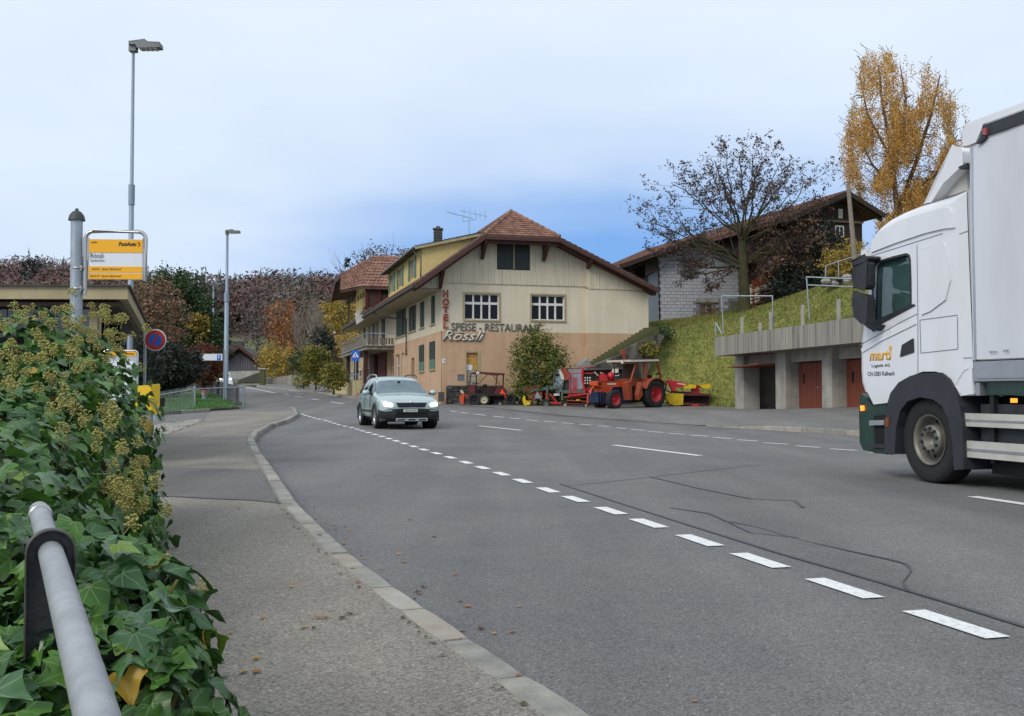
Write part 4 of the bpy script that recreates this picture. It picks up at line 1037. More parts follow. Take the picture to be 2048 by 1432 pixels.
    mb = MB(); mb.tube([GH.w(e0[0]-.04,e0[1]-.1,-1.2),GH.w(e0[0]+.1,e0[1]-.3,-1.15),GH.w(sd-.06,e0[1]-.5,-1.1),GH.w(sd-.06,zlo+.1,-1.1)], .04, 6); mb.build('downpipe', M['zinc'], dm)
    # cross gable with tiled roof further back
    zx2 = 0
    ob1 = -19.2; om = -22.6; ob2 = -26.0
    rl = GH.hit(748,511,om); ev = GH.hit(723,573,ob1)
    sg = GH.hit(713,545,ob1)[0]; zr2 = rl[1]; ze2 = ev[1]; se = ev[0]
    mb = MB(); sm_ = se+.0; hipz = ze2+(zr2-ze2)*.42
    def cg(s,z,oo): return GH.w(s,z,oo)
    oh1 = ob1-(ob1-om)*.42; oh2 = ob2-(ob2-om)*.42
    slab(mb, [cg(se,ze2,ob1),cg(se+5,ze2,ob1),cg(se+6,zr2,om),cg(se,zr2,om)][:4] if False else [cg(se-.0,ze2,ob1),cg(se+5,ze2,ob1),cg(se+5,zr2,om),cg(rl[0],zr2,om)], .16)
    slab(mb, [cg(se+5,ze2,ob2),cg(se,ze2,ob2),cg(rl[0],zr2,om),cg(se+5,zr2,om)], .16)
    slab(mb, [cg(se-1.3,hipz-.1,oh2),cg(se-1.3,hipz-.1,oh1),cg(rl[0],zr2,om),cg(rl[0],zr2,om)], .16)
    slab(mb, [cg(se-1.5,ze2-.35,ob1+.3),cg(se,ze2,ob1),cg(rl[0],zr2,om),cg(se-1.3,hipz-.1,oh1)], .16)
    slab(mb, [cg(se,ze2,ob2),cg(se-1.5,ze2-.35,ob2-.3),cg(se-1.3,hipz-.1,oh2),cg(rl[0],zr2,om)], .16)
    gb = mb.build('gable_roof', M['tile_dark'], o)
    mb = MB(); tiles(mb, cg(se,ze2,ob1+.02), cg(se+5,ze2,ob1+.02), cg(rl[0],zr2,om), cg(se+5,zr2,om), 11, 18, lift=.05); tiles(mb, cg(se-1.5,ze2-.35,ob1+.3), cg(se,ze2,ob1), cg(se-1.3,hipz-.1,oh1), cg(rl[0],zr2,om), 10, 6, lift=.05)
    mb.build('roof_tile', M['tile'], gb, kind='stuff')
    mb = MB(); mb.bar(cg(se-1.5,ze2-.45,ob1+.3), cg(se-1.3,hipz-.2,oh1), .05, .3); mb.bar(cg(se-1.5,ze2-.45,ob2-.3), cg(se-1.3,hipz-.2,oh2), .05, .3); mb.bar(cg(se-1.3,hipz-.2,oh1),cg(se-1.3,hipz-.2,oh2), .05, .3); mb.build('barge_board', M['brown_wood'], gb)
    GG = Fr(cg(se+.3,0,0)[:2], (.2567,-.9665)); zroofl = zroof(se+.6)
    zl = EL[1]+.5
    mb = MB()
    arch = lambda a0,a1,z0,z1: [(a0,z0),(a1,z0),(a1,z1-.35),((a0*.15+a1*.85),z1-.1),((a0+a1)/2,z1),((a0*.85+a1*.15),z1-.1),(a0,z1-.35)]
    hs = [arch(ob1-.9-1.55*i-1.25, ob1-.9-1.55*i, zl+.75, ze2-.15) for i in range(3)]
    GG.wall(mb, [(ob2+.4,zl),(ob1-.4,zl),(ob1-.4,ze2-.1),(om,zr2-.35),(ob2+.4,ze2-.1)], hs, depth=.12); mb.build('gable_wall', mat('yellow_gable','#b39a5c',.8,.1,3), gb)
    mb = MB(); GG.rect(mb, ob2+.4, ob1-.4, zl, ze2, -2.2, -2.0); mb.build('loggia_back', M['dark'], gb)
    mb = MB(); GH.prism(mb, [(se+.32,zl),(se+5,zl),(se+5,ze2-.05),(se+.32,ze2-.05)], ob1-.5, ob1-.35); mb.build('gable_side_wall', M['brown_wood'], gb)
    for i in range(5):
        s_ = se+.32+.9*i; q = MB(); mb_ = GH.rect(q, s_, s_+.14, zl, ze2-.1, ob1-.35, ob1-.25); q.build('post', M['red_dark'], gb)
    q = MB(); GH.rect(q, se+1.3, se+2.6, zl+.9, ze2-.25, ob1-.34, ob1-.3); q.build('loggia_window', M['dark'], gb)
    # white triangular board where the lower eave starts
    aw0 = SH.hit(711,640,1.3)[0]
    zz0 = EL[1]
    mb = MB(); p = [at(711,627,73.0),at(714,650,73.0),at(741,632,73.0),at(718,628,73.0),at(740,607,73.0)]
    AF = Fr(p[0][:2], u); 
    AF.prism(mb, [AF.hit(710,627),AF.hit(713,649),AF.hit(741,631),AF.hit(718,629),AF.hit(741,607),AF.hit(738,607)], -.08, 0); mb.build('white_board', M['white_wood'], roof)
    # balcony
    zb0 = SH.hit(764,697,1.9); a0b = SH.hit(789,690)[0]; ofb = 1.95
    zt = GH.hit(765,675,a0b)[1]; zd = GH.hit(765,691,a0b)[1]; zbt = GH.hit(765,699,a0b)[1]
    a1b = -34
    mb = MB()
    def SHr(mb, a0,a1,z0,z1,o0,o1): SH.rect(mb,a0,a1,z0,z1,o0,o1)
    SHr(mb, a1b, a0b, zbt, zd-.05, 0, ofb); SHr(mb, a1b-.1, a0b+.1, zd-.05, zd+.03, 0, ofb+.1); bal = mb.build('balcony', M['weathered'], o)
    for k in range(9):
        q = MB(); oo = .08+k*(ofb-.16)/9; SHr(q, a0b-.03, a0b, zd+.08, zt-.02, oo, oo+(ofb-.16)/9*.72); q.build('balcony_board', M['rail_wood'], bal)
    k = a1b; n = 0
    while k < a0b-.2:
        q = MB(); SHr(q, k, k+.17, zd+.08, zt-.02, ofb-.03, ofb); q.build('balcony_board', M['rail_wood'], bal); k += .21; n += 1
    q = MB(); q.tube([SH.w(a0b,zt+.28,0),SH.w(a0b,zt+.28,ofb-.02),SH.w(a1b,zt+.28,ofb-.02)], .022, 6); 
    for i in range(14): a = a0b+(a1b-a0b)*i/13; q.tube([SH.w(a,zd,ofb-.02),SH.w(a,zt+.28,ofb-.02)], .02, 5)
    q.build('balcony_rail', M['galv'], bal)
    for i in range(5):
        a = a0b-3-i*6; q = MB(); SHr(q, a, a+.3, base, zbt, ofb-.5, ofb-.2); q.build('balcony_post', M['brown_wood'], bal)
    # upper windows and doors behind the balcony
    for i,(x0,x1) in enumerate(((764,770),(752,757),(746,749),(738,741),(728,731))):
        a,b = SH.hit(x0,650)[0], SH.hit(x1,650)[0]; q = MB(); SHr(q, a, b, zd+.1, zd+2.2, .01, .05); q.build('balcony_door', M['glass_curtain'] if i%2 else M['dark_shutter'], o)
    for i,(x0,x1) in enumerate(((737,741),(729,733),(721,725),(713,717),(704,708),(695,698))):
        a,b = SH.hit(x0,740)[0], SH.hit(x1,740)[0]; window(SH, o, a, b, 1.6, 3.0, o=.16, cols=1, split=[.5], fw=.1, depth=.05, pm=M['glass'], sill=False)
    q = MB(); a,b = SH.hit(760,740)[0], SH.hit(774,740)[0]; SHr(q, a, b, base, zbt-.02, .03, .12); q.build('entrance_door', M['red_dark'], o)
    q = MB(); a,b = SH.hit(748,740)[0], SH.hit(757,740)[0]; SHr(q, a, b, base, zbt-.02, .03, .35); q.build('brick_pier', M['brown_wood'], o)
    # little terrace wall with steps beside the road
    q = MB(); TF = Fr(G(664,790).to_2d()[:], (.9665,.2567)) if False else None
    return o, GH, SH
HOT, GH, SH = hotel()
def low_terrace():
    p0 = G(664,786,.1); p1 = G(712,792,.1); d = (p1-p0); d.z = 0
    F = Fr(p0[:2], (d.x,d.y)); o = thing('entrance_ramp', 'low pale yellow stucco ramp wall in front of the hotel entrance', 'wall', (p0.x,p0.y,p0.z))
    mb = MB(); pts = [F.hit(664,787),F.hit(713,794),F.hit(713,760),F.hit(695,764),F.hit(664,781)]
    F.prism(mb, pts, -.3, 0); mb.build('ramp_wall', mat('pale_yellow_wall','#bfb07f',.85,.12,2), o)
    mb = MB()
    for a,b in (((695,764),(695,752)),((704,762),(704,750)),((713,760),(713,748))): mb.tube([F.w(*F.hit(*a),-.1),F.w(*F.hit(*b),-.1)], .02, 5)
    mb.tube([F.w(*F.hit(695,752),-.1),F.w(*F.hit(713,748),-.1)], .02, 5); mb.build('railing', M['galv'], o)
low_terrace()
# ------------------------------------------------------------------ garages with a concrete roof slab
def garages():
    random.seed(5)
    o = thing('garage_row', 'concrete garage row under a streaked grass-topped slab', 'garage', (9.12,46,.4))
    zt = GF.hit(1430,675)[1]; zb = GF.hit(1430,712)[1]; Lg = 26
    mb = MB(); GF.rect(mb, 0, Lg, zb+.22, zt, -.28, 0); GF.rect(mb, 0, Lg, zb, zb+.22, -7.2, 0.001); GF.rect(mb, 0, .25, zb+.22, zt-.02, -7.2, -.28); mb.build('roof_slab', M['weathered'], o)
    # board-marked casting seams
    a = 2.4
    while a < Lg: q = MB(); GF.rect(q, a, a+.02, zb+.02, zt-.02, .0, .006); q.build('casting_seam', M['seam'], o); a += 2.5
    PF = -1.0
    def pa(x, y=760): return GF.hit(x,y,PF)[0]
    base = -.5
    pil = [(pa(1470),pa(1487)),(pa(1551),pa(1571)),(pa(1644),pa(1664)),(pa(1745),pa(1768)),(pa(1860),pa(1888))]
    while pil[-1][1] < Lg-3.2: pil.append((pil[-1][0]+2.75, pil[-1][1]+2.75))
    zl = zb
    for i,(a,b) in enumerate(pil):
        q = MB(); GF.rect(q, a, b, base, zl-.002, PF-.75, PF); q.build('pillar', M['concrete'], o)
    q = MB(); GF.rect(q, pil[0][0]+.0, Lg, zl-.42, zl-.003, PF-.4, PF-.25); q.build('lintel', M['concrete'], o)
    q = MB(); GF.rect(q, pil[0][0]+.02, pil[0][0]+.25, base, zl-.01, -7.2, PF-.76); GF.rect(q, pil[0][0]+.25, Lg, base, zl-.01, -7.2, -7.0); 
    for a,b in pil[1:]: GF.rect(q, (a+b)/2-.08, (a+b)/2+.08, base, zl-.01, -7.0, PF-.76)
    q.build('rear_wall', M['concrete'], o)
    doorm = [mat('garage_door_red','#7c3d28',.75,.2,3,stretch=(6,6,.4)), mat('garage_door_brown','#74392a',.75,.2,3,stretch=(6,6,.4))]
    for i in range(1,len(pil)-1):
        a, b = pil[i][1], pil[i+1][0]; zd = zl-.43; n = 12; dz = .05
        q = MB(); GF.rect(q, a+.02, b-.02, dz, zd, PF-.62, PF-.58); d = q.build('garage_door', doorm[i%2], o)
        for k in range(n):
            q = MB(); x0 = a+.03+(b-a-.06)*k/n; GF.rect(q, x0, x0+(b-a-.06)/n-.015, dz+.02, zd-.02, PF-.58, PF-.565+random.uniform(0,.006)); q.build('door_board', doorm[i%2], d)
        q = MB(); GF.rect(q, a+.42, a+.56, zd-.85, zd-.45, PF-.56, PF-.55); q.build('door_window', M['dark'], d)
        q = MB(); GF.rect(q, (a+b)/2+.1, (a+b)/2+.25, 1.2, 1.26, PF-.56, PF-.52); q.build('door_handle', M['galv'], d)
    # raised door of the open bay
    a, b = pil[0][1], pil[1][0]
    q = MB(); P = [GF.w(a+.02,zl-.52,PF+.75),GF.w(b-.02,zl-.44,PF+.75),GF.w(b-.02,zl-.46,PF-1.4),GF.w(a+.02,zl-.46,PF-1.4)]; slab(q, P, .05); q.build('open_garage_door', doorm[0], o)
    q = MB(); q.disc(GF.w((a+b)/2-.2,1.9,-6.9), GF.n, .45, 14); q.build('wall_disc', M['slate'], o)
    # grass and posts on the roof
    xs = [i*.5 for i in range(53)]; os_ = [-.28-.6*i for i in range(12)]+[-7.25]
    vs = []; fs = []
    for a in xs:
        for oo in os_: p = GF.w(a if a > 0 else .26, 0, oo); zz = zt-.06; vs.append((p.x,p.y,zz+max(0,tps(p.x,p.y)+.05-zz)*sst(.3,7,-oo)))
    n = len(os_)
    for i in range(len(xs)-1):
        for j in range(n-1): k = i*n+j; fs.append((k,k+1,k+n+1,k+n))
    mb = MB(); mb.add(vs, fs, True); mb.build('roof_lawn', M['grass'], kind='structure')
    return zt
ZSLAB = garages()
def frame_pipe(name, label, pts, cat='frame', r=.028, group=None, m='galv', rails=()):
    P = [Vector(p) for p in pts]; o = thing(name, label, cat, tuple(P[0]), group)
    for a,b in ((0,1),(-1,-2)):
        q = MB(); q.tube([P[a],P[b]], r, 7); q.build('post', M[m], o)
    for i in range(1,len(P)-2): q = MB(); q.tube([P[i],P[i+1]], r, 7); q.build('crossbar', M[m], o)
    for a,b in rails: q = MB(); q.tube([a,b], r*.9, 7); q.build('crossbar', M[m], o)
    return o
Ya = 44.5
A1 = [at(1447,665,Ya),at(1443,592,Ya),at(1545,592,43.2),at(1546,654,43.2)]
frame_pipe('carpet_frame', 'galvanised pipe carpet-beating frame on the lawn above the open garage', A1)
A2 = [at(1619,640,39),at(1613,554,39),at(1760,560,37),at(1760,640,37)]
frame_pipe('carpet_frame', 'galvanised double-bar pipe frame on the lawn beside the truck mirror', A2, rails=[(at(1615,570,39),at(1760,576,37))])
A3 = [at(1432,672,45.7),at(1431,645,45.7),at(1444,668,45.2)]
o = thing('fence_stay', 'short braced galvanised post at the left end of the garage slab', 'post', tuple(A3[0])); q = MB(); q.tube([A3[0],A3[1]], .03, 6); q.build('post', M['galv'], o); q = MB(); q.tube([A3[1],A3[2]], .03, 6); q.build('brace', M['galv'], o)
for i,(x,y0,y1,Y,lab) in enumerate([(1484,668,634,44.3,'leftmost of the short grey stake posts above the garages'),(1541,658,624,43,'short grey stake beside the right leg of the low carpet frame'),(1605,648,610,41,'short grey stake left of the double-bar frame above the garages'),(1677,638,599,38.5,'short grey stake close to the truck mirror above the garages'),(1520,660,646,46,'tiny grey stake half hidden in grass above the garages')]):
    b, t = at(x,y0,Y), at(x,y1,Y); q = MB(); q.bar((b.x,b.y,b.z-.3), t, .12, .12); q.build('stake', M['concrete'], label=lab, cat='post', group='stake posts above the garages', bevel=.01)
p0,p1 = at(1712,545,46), at(1696,368,46); q = MB(); q.tube([(p0.x,p0.y,p0.z-1),p0,p1], [.13,.13,.09], 8); q.build('wooden_pole', M['bark_pale'], label='tall bare wooden pole standing left of the golden birch', cat='pole')
o = thing('handrail', 'white sloping handrail on the hill behind the truck mirror', 'railing', tuple(at(1652,560,50)))
for x,yb,yt in ((1651,578,532),(1677,570,521)): q = MB(); q.tube([at(x,yb,50),at(x,yt,50)], .03, 6); q.build('post', M['galv'], o)
q = MB(); q.tube([at(1650,532,50),at(1770,493,48)], .03, 6); q.build('top_rail', M['galv'], o)
# stone edging on the hill
o = thing('dry_stone_edge', 'low rough stone edging along the hillside path above the garages', 'wall', tuple(at(1650,570,49)))
random.seed(2)
for i in range(34):
    x = 1648+i*4.2; y = 567-(x-1648)*.14+random.uniform(-9,5); p = at(x,y,49+random.uniform(-.3,.3)); q = MB(); q.ball(p, random.uniform(.14,.24), 6, (1.2,1,.7)); q.sm = [False]*len(q.f); q.build('stone', random.choice([M['slate'],M['concrete']]), o)
# ------------------------------------------------------------------ stair wall beside the hotel
def stairs():
    F = Fr(at(1180,748,51.2)[:2], (.93,.37))
    o = thing('hillside_stair', 'mossy concrete stair climbing beside the hotel to the upper house', 'stairs', tuple(at(1200,760,52)))
    g = lambda pts: [F.hit(x,y) for x,y in pts]
    q = MB(); F.prism(q, g([(1128,800),(1128,755),(1160,745),(1225,716),(1247,708),(1247,800)]), -1.0, -.0); q.build('lower_stair_wall', M['stained'], o)
    q = MB(); F.prism(q, g([(1248,800),(1246,702),(1295,677),(1326,667),(1334,672),(1318,702),(1300,745),(1296,800)]), -.8, -.25); q.build('upper_stair_wall', M['stained'], o)
    n = 17
    for i in range(n):
        t = i/(n-1); x = 1180+(1304-1180)*t; y = 731+(654-731)*t; q = MB(); a,z = F.hit(x,y,-.6); a2 = F.hit(x+9,y,-.6)[0]
        F.rect(q, a, a2, z-.5, z, -1.6, -.55+.2*t); q.build('step', M['moss'], o)
    q = MB(); F.rect(q, *[F.hit(1245,700)[0],F.hit(1250,700)[0]], F.hit(1247,790)[1], F.hit(1247,700)[1], -.2, .05); q.build('rusty_post', M['orange_rust'], o)
    q = MB(); F.prism(q, g([(1146,738),(1174,716),(1180,730),(1160,748)]), -.3, .15); q.build('loose_slab', M['concrete'], o)
    # lean-to shed roof behind the machines
    o2 = thing('lean_to', 'dark lean-to shed with thin sheet roof behind the machines', 'shed', tuple(at(1190,800,51)))
    F2 = Fr(at(1130,770,50.6)[:2], (1,.08))
    q = MB(); F2.rect(q, F2.hit(1132,0)[0] if False else F2.hit(1132,780)[0], F2.hit(1262,780)[0], 0, F2.hit(1200,736)[1], -.5, -.3); q.build('shed_wall', M['slate'], o2)
    for i in range(16):
        a0 = F2.hit(1132+i*8.1,760)[0]; a1 = F2.hit(1132+(i+1)*8.1-1,760)[0]; q = MB(); F2.rect(q, a0, a1, .05, F2.hit(1200,737)[1], -.3, -.27); q.build('plank', M['rail_wood'], o2)
    q = MB(); P = [F2.w(*F2.hit(1126,741,.3),.3),F2.w(*F2.hit(1272,735,.3),.3),F2.w(*F2.hit(1272,733,.3),-1.2),F2.w(*F2.hit(1126,739,.3),-1.2)]; slab(q, P, .05); q.build('shed_roof', M['slate'], o2)
stairs()
# ------------------------------------------------------------------ houses on the hill
def brick_house():
    random.seed(9)
    F = Fr(at(1316,560,62)[:2], (.985,.12)); o = thing('brick_house', 'unrendered grey block house with dark eaves behind the bare tree', 'house', tuple(at(1390,640,62)))
    g = lambda *p: [F.hit(x,y) for x,y in p]
    W = [F.hit(1367,520),F.hit(1393,553)]; W2 = [F.hit(1399,604),F.hit(1428,634)]; W3 = [F.hit(1459,602),F.hit(1480,633)]
    hole = lambda w: rc(w[0][0],w[1][0],w[1][1],w[0][1])
    apx = F.hit(1398,484,0)
    outline = g((1316,660),(1482,650),(1479,506))+[apx]+g((1316,516))
    q = MB(); F.wall(q, outline, [hole(W),hole(W2)], depth=.2); 
    F.prism(q, [outline[1],(outline[1][0],outline[1][1]),(outline[2])] , -9, -8.9) if False else None
    mort = mat('mortar','#7d7e86',.9,.1,4); wl = q.build('block_wall', mort, o)
    # concrete blocks proud of the joints: too small to pick out singly here
    bw, bh = .40, .205; q = MB(); blk = mat('concrete_block','#acacb2',.9,.12,2.5,.3,20)
    def inside(a,z):
        if any(w[0][0]-.02 < a+bw/2 and a-bw/2 < w[1][0]+.02 and w[1][1]-.02 < z+bh/2 and z-bh/2 < w[0][1]+.02 for w in (W,W2,W3)): return False
        zt = interp([outline[4],apx,outline[2]] , a); return outline[0][0]+.1 < a < outline[1][0]-.1 and z+bh/2 < zt-.02
    z = outline[0][1]-.4; j = 0
    while z < apx[1]:
        a = outline[0][0]+(bw/2 if j%2 else 0)
        while a < outline[1][0]:
            if inside(a,z): F.rect(q, a-bw/2+.012, a+bw/2-.012, z-bh/2+.012, z+bh/2-.012, .0, .02+random.uniform(0,.006))
            a += bw
        z += bh; j += 1
    q.build('concrete_blocks', blk, o, kind='stuff')
    q = MB(); F.prism(q, g((1282,600) if False else (1250,660),(1315,660),(1315,516),(1250,540)), -9, -3.0); q.build('timber_wall', M['brown_wood'], o)
    q = MB(); F.prism(q, g((1297,645),(1316,645),(1316,540),(1297,552)), -2.6, -.02); q.build('grey_annex', mat('grey_annex','#75808a',.8,.1,3,stretch=(6,6,.3)), o)
    q = MB(); a = [F.hit(1480,652),F.hit(1482,508)]; F.prism(q, [outline[2],outline[1],(outline[1][0]+.02,outline[1][1])] if False else [(outline[1][0]-.15,outline[1][1]),(outline[1][0],outline[1][1]),(outline[1][0],outline[2][1]),(outline[1][0]-.15,outline[2][1])], -9, -.01); q.build('right_wall', mort, o)
    window(F, o, W[0][0], W[1][0], W[1][1], W[0][1], cols=2, fw=.08, fm=mat('aged_frame','#6d675c',.7,.2,5), pm=M['glass_curtain'])
    window(F, o, W2[0][0], W2[1][0], W2[1][1], W2[0][1], cols=2, fw=.08, fm=M['white_wood'], pm=M['glass_curtain'])
    l = g((1391,605),(1436,605),(1436,596),(1391,596)); q = MB(); F.prism(q, l, 0, .12); q.build('lintel', M['concrete'], o)
    q = MB(); F.rect(q, W3[0][0], W3[1][0], W3[1][1], W3[0][1], .0, .06); q.build('side_door', M['moss'] if False else mat('grey_green_door','#5d6257',.8,.15,4), o)
    q = MB(); w = g((1281,553),(1293,553),(1293,530),(1281,530)); F.prism(q, w, -3.0, -2.9); q.build('side_window', M['glass_curtain'], o)
    # roof
    th = .16; oo = .9; L = F.hit(1240,529,oo); A = (F.hit(1400,474,oo)[0], F.hit(1400,472,oo)[1]); R = F.hit(1508,520,oo)
    q = MB(); slab(q, [F.w(*L,oo),F.w(*A,oo),F.w(*A,-10),F.w(*L,-10)], th); slab(q, [F.w(*A,oo),F.w(*R,oo),F.w(*R,-10),F.w(*A,-10)], th); rf = q.build('roof', M['tile_dark'], o)
    for p0,p1 in ((L,A),(A,R)): q = MB(); q.bar(F.w(p0[0],p0[1]-.14,oo+.03), F.w(p1[0],p1[1]-.14,oo+.03), .04, .26); q.build('barge_board', M['dark_wood'], rf)
    for t in (.15,.4,.65,.9): q = MB(); z = L[1]+(A[1]-L[1])*t-.3; s_ = L[0]+(A[0]-L[0])*t; q.bar(F.w(s_,z,0), F.w(s_,z,oo-.1), .14, .16); q.build('purlin', M['dark_wood'], rf)
    gutter('gutter', F.w(L[0]-.05,L[1]-.1,oo), F.w(L[0]-.05,L[1]-.1,-10), .08, M['zinc'], o)
    q = MB(); q.tube([F.w(*F.hit(1297,508,.6),.6),F.w(*F.hit(1299,516,.4),.4),F.w(*F.hit(1315,520,.05),.05),F.w(*F.hit(1317,540,.05),.05),F.w(*F.hit(1319,648,.05),.05)], .05, 6); q.build('downpipe', M['copper_dark'], o)
brick_house()
def chalet():
    # long side recedes to the left, gable faces the road
    w = Vector((-.34,1,0)).normalized(); u = Vector((w.y,-w.x,0)); P = at(1697,500,60)
    F = Fr(P[:2], (u.x,u.y)); o = thing('timber_chalet', 'dark timber chalet with red-brown tiled roof behind the bare tree', 'house', (P.x,P.y,7))
    oo = 1.1; A = (F.hit(1697,381,oo)); L = (F.hit(1570,437,oo)); R = (F.hit(1770,427,oo)); LEN = 24
    wl = L[0]+1.0; wr = R[0]-.8; zr_ = lambda s: interp([L,A,R], s)
    q = MB(); F.prism(q, [(wl,4),(wr,4),(wr,zr_(wr)-.3),(A[0],A[1]-.35),(wl,zr_(wl)-.3)], -LEN, 0); wall_ = q.build('wall', M['dark_wood'], o)
    q = MB(); k = 0
    a = wl
    while a < wr: F.rect(q, a, a+.15, 4.2, zr_(a)-.45, 0, .03); a += .18
    q.build('gable_boards', M['dark_wood'], o, kind='stuff')
    q = MB(); z = F.hit(1700,446,.05)[1]; F.rect(q, wl, wr, z, z+.16, .03, .2); q.build('beam', M['brown_wood'], o)
    q = MB()
    for i in range(40): s_ = wl+(wr-wl)*i/40; F.rect(q, s_, s_+.06, z-.02, z+.05, .2, .23)
    q.build('beam_pattern', M['shelter'], o, kind='stuff')
    for x0,x1,y0,y1 in ((1640,1654,450,474),(1669,1687,451,475),(1676,1684,418,437)):
        a,b = F.hit(x0,y0,.0), F.hit(x1,y1,.0); window(F, o, a[0], b[0], b[1], a[1], o=.12, cols=2, fw=.07, depth=.06, sill=False)
    q = MB(); slab(q, [F.w(*L,oo),F.w(*A,oo),F.w(*A,-LEN-1),F.w(*L,-LEN-1)], .18); slab(q, [F.w(*A,oo),F.w(*R,oo),F.w(*R,-LEN-1),F.w(*A,-LEN-1)], .18); rf = q.build('roof', M['tile_red'], o)
    q = MB(); tiles(q, F.w(*L,oo), F.w(*L,-LEN-1), F.w(*A,oo), F.w(*A,-LEN-1), 16, 70, lift=.03); q.build('roof_tile', M['tile_red'], rf, kind='stuff')
    for p0,p1 in ((L,A),(A,R)):
        q = MB(); q.bar(F.w(p0[0],p0[1]-.15,oo+.03), F.w(p1[0],p1[1]-.15,oo+.03), .05, .26); q.build('barge_board', M['dark_wood'], rf)
        q = MB(); q.bar(F.w(p0[0],p0[1]-.32,oo-.3), F.w(p1[0],p1[1]-.32,oo-.3), .16, .18); q.build('rafter', M['dark_wood'], rf)
    # long side: pale ground floor, orange-brown wall, stair
    SF = Fr(F.w(wl,0,0)[:2], (-w.x,-w.y)); 
    q = MB(); SF.rect(q, -9, -1.5, 5.5, 7.6, .02, .12); q.build('lower_wall', M['cream'], o)
    for x0,x1,y0,y1 in ((1537,1552,515,540),(1555,1561,515,540)):
        a,b = SF.hit(x0,y0,.1),SF.hit(x1,y1,.1); q = MB(); SF.rect(q, a[0], b[0], b[1], a[1], .1, .16); q.build('window', M['glass_curtain'], o)
chalet()
def wood_pile():
    o = thing('wooden_crate_stack', 'stack of brown pallets leaning behind the bare tree trunk', 'pallets', tuple(at(1520,615,57)))
    F = Fr(at(1505,615,57)[:2], (1,.1))
    for i in range(6): q = MB(); p0 = F.w(*F.hit(1505,622-i*7)); p1 = F.w(*F.hit(1543,612-i*7)); q.bar(p0,p1,.5,.09); q.build('board', M['brown_wood'], o)
    for x in (1507,1523,1540): q = MB(); q.bar(F.w(*F.hit(x,622)), F.w(*F.hit(x,580)), .1,.1); q.build('upright', M['orange_rust'], o)
    o = thing('white_tarp_wall', 'pale sloping boarding below the rusty orange wall left of the hedge', 'wall', tuple(at(1530,590,60)))
    F = Fr(at(1530,590,60.5)[:2], (1,.1)); q = MB(); F.prism(q, [F.hit(1503,590),F.hit(1560,572),F.hit(1560,560),F.hit(1503,578)], 0, .1); q.build('pale_board', M['cream'], o)
    q = MB(); F.prism(q, [F.hit(1505,577),F.hit(1562,560),F.hit(1562,540),F.hit(1505,560)], -.1, .05); q.build('rusty_board', M['orange_rust'], o)
wood_pile()
# ------------------------------------------------------------------ the far end of the street
def barn():
    F = Fr(at(455,740,135)[:2], (1,.12)); o = thing('timber_barn', 'grey weathered plank barn with pitched roof at the street bend', 'barn', tuple(at(490,742,135)))
    z0 = F.hit(480,743)[1]; L = F.hit(430,724,1.0); A = F.hit(478,690,1.0); R = F.hit(528,727,1.0)
    wl, wr = F.hit(447,730)[0], F.hit(521,730)[0]; q = MB(); zf = lambda s: interp([L,A,R], s)
    F.prism(q, [(wl,z0),(wr,z0),(wr,zf(wr)-.2),(A[0],A[1]-.25),(wl,zf(wl)-.2)], -14, 0); q.build('wall', M['dark_wood'], o)
    a = wl
    while a < wr-.1:
        q = MB(); F.rect(q, a, a+.27, z0, min(zf(a),zf(a+.27))-.9, .0, .06+random.uniform(0,.03)); q.build('plank', M['grey_plank'], o); a += .31
    q = MB(); slab(q, [F.w(*L,1),F.w(*A,1),F.w(*A,-15),F.w(*L,-15)], .25); slab(q, [F.w(*A,1),F.w(*R,1),F.w(*R,-15),F.w(*A,-15)], .25); rf = q.build('roof', M['slate'], o)
    for p0,p1 in ((L,A),(A,R)): q = MB(); q.bar(F.w(p0[0],p0[1]-.2,1.05),F.w(p1[0],p1[1]-.2,1.05),.06,.4); q.build('barge_board', M['brown_wood'], rf)
    q = MB(); c = F.w(*F.hit(468,690),-3); q.box(c,(1.6,1.6,1.2)); q.build('roof_hatch', M['slate'], rf)
    o2 = thing('barn_ramp', 'grey concrete ramp wall rising below the plank barn', 'wall', tuple(at(490,757,128)))
    F2 = Fr(at(450,757,128)[:2], (1,.05)); q = MB(); F2.prism(q, [F2.hit(440,762),F2.hit(530,766),F2.hit(522,741),F2.hit(455,743)], -5, 0); q.build('wall', M['concrete'], o2)
    q = MB(); F2.prism(q, [F2.hit(470,763),F2.hit(534,767),F2.hit(528,742)], .05, .6); q.build('ramp', M['slate'], o2)
    # older barn wing to the left
    F3 = Fr(at(420,740,140)[:2], (1,.1)); o3 = thing('dark_barn', 'dark slate-roofed shed left of the plank barn', 'barn', tuple(at(430,740,140)))
    q = MB(); F3.prism(q, [F3.hit(400,745),F3.hit(450,745),F3.hit(450,715),F3.hit(400,715)], -8, 0); q.build('wall', M['dark_wood'], o3)
    q = MB(); F3.prism(q, [F3.hit(395,716),F3.hit(462,716),F3.hit(452,690),F3.hit(405,690)], -8, .6); q.build('roof', M['slate'], o3)
M['grey_plank'] = mat('grey_plank','#5c5a5e',.9,.25,2,.2,12,stretch=(1,1,.2))
barn()
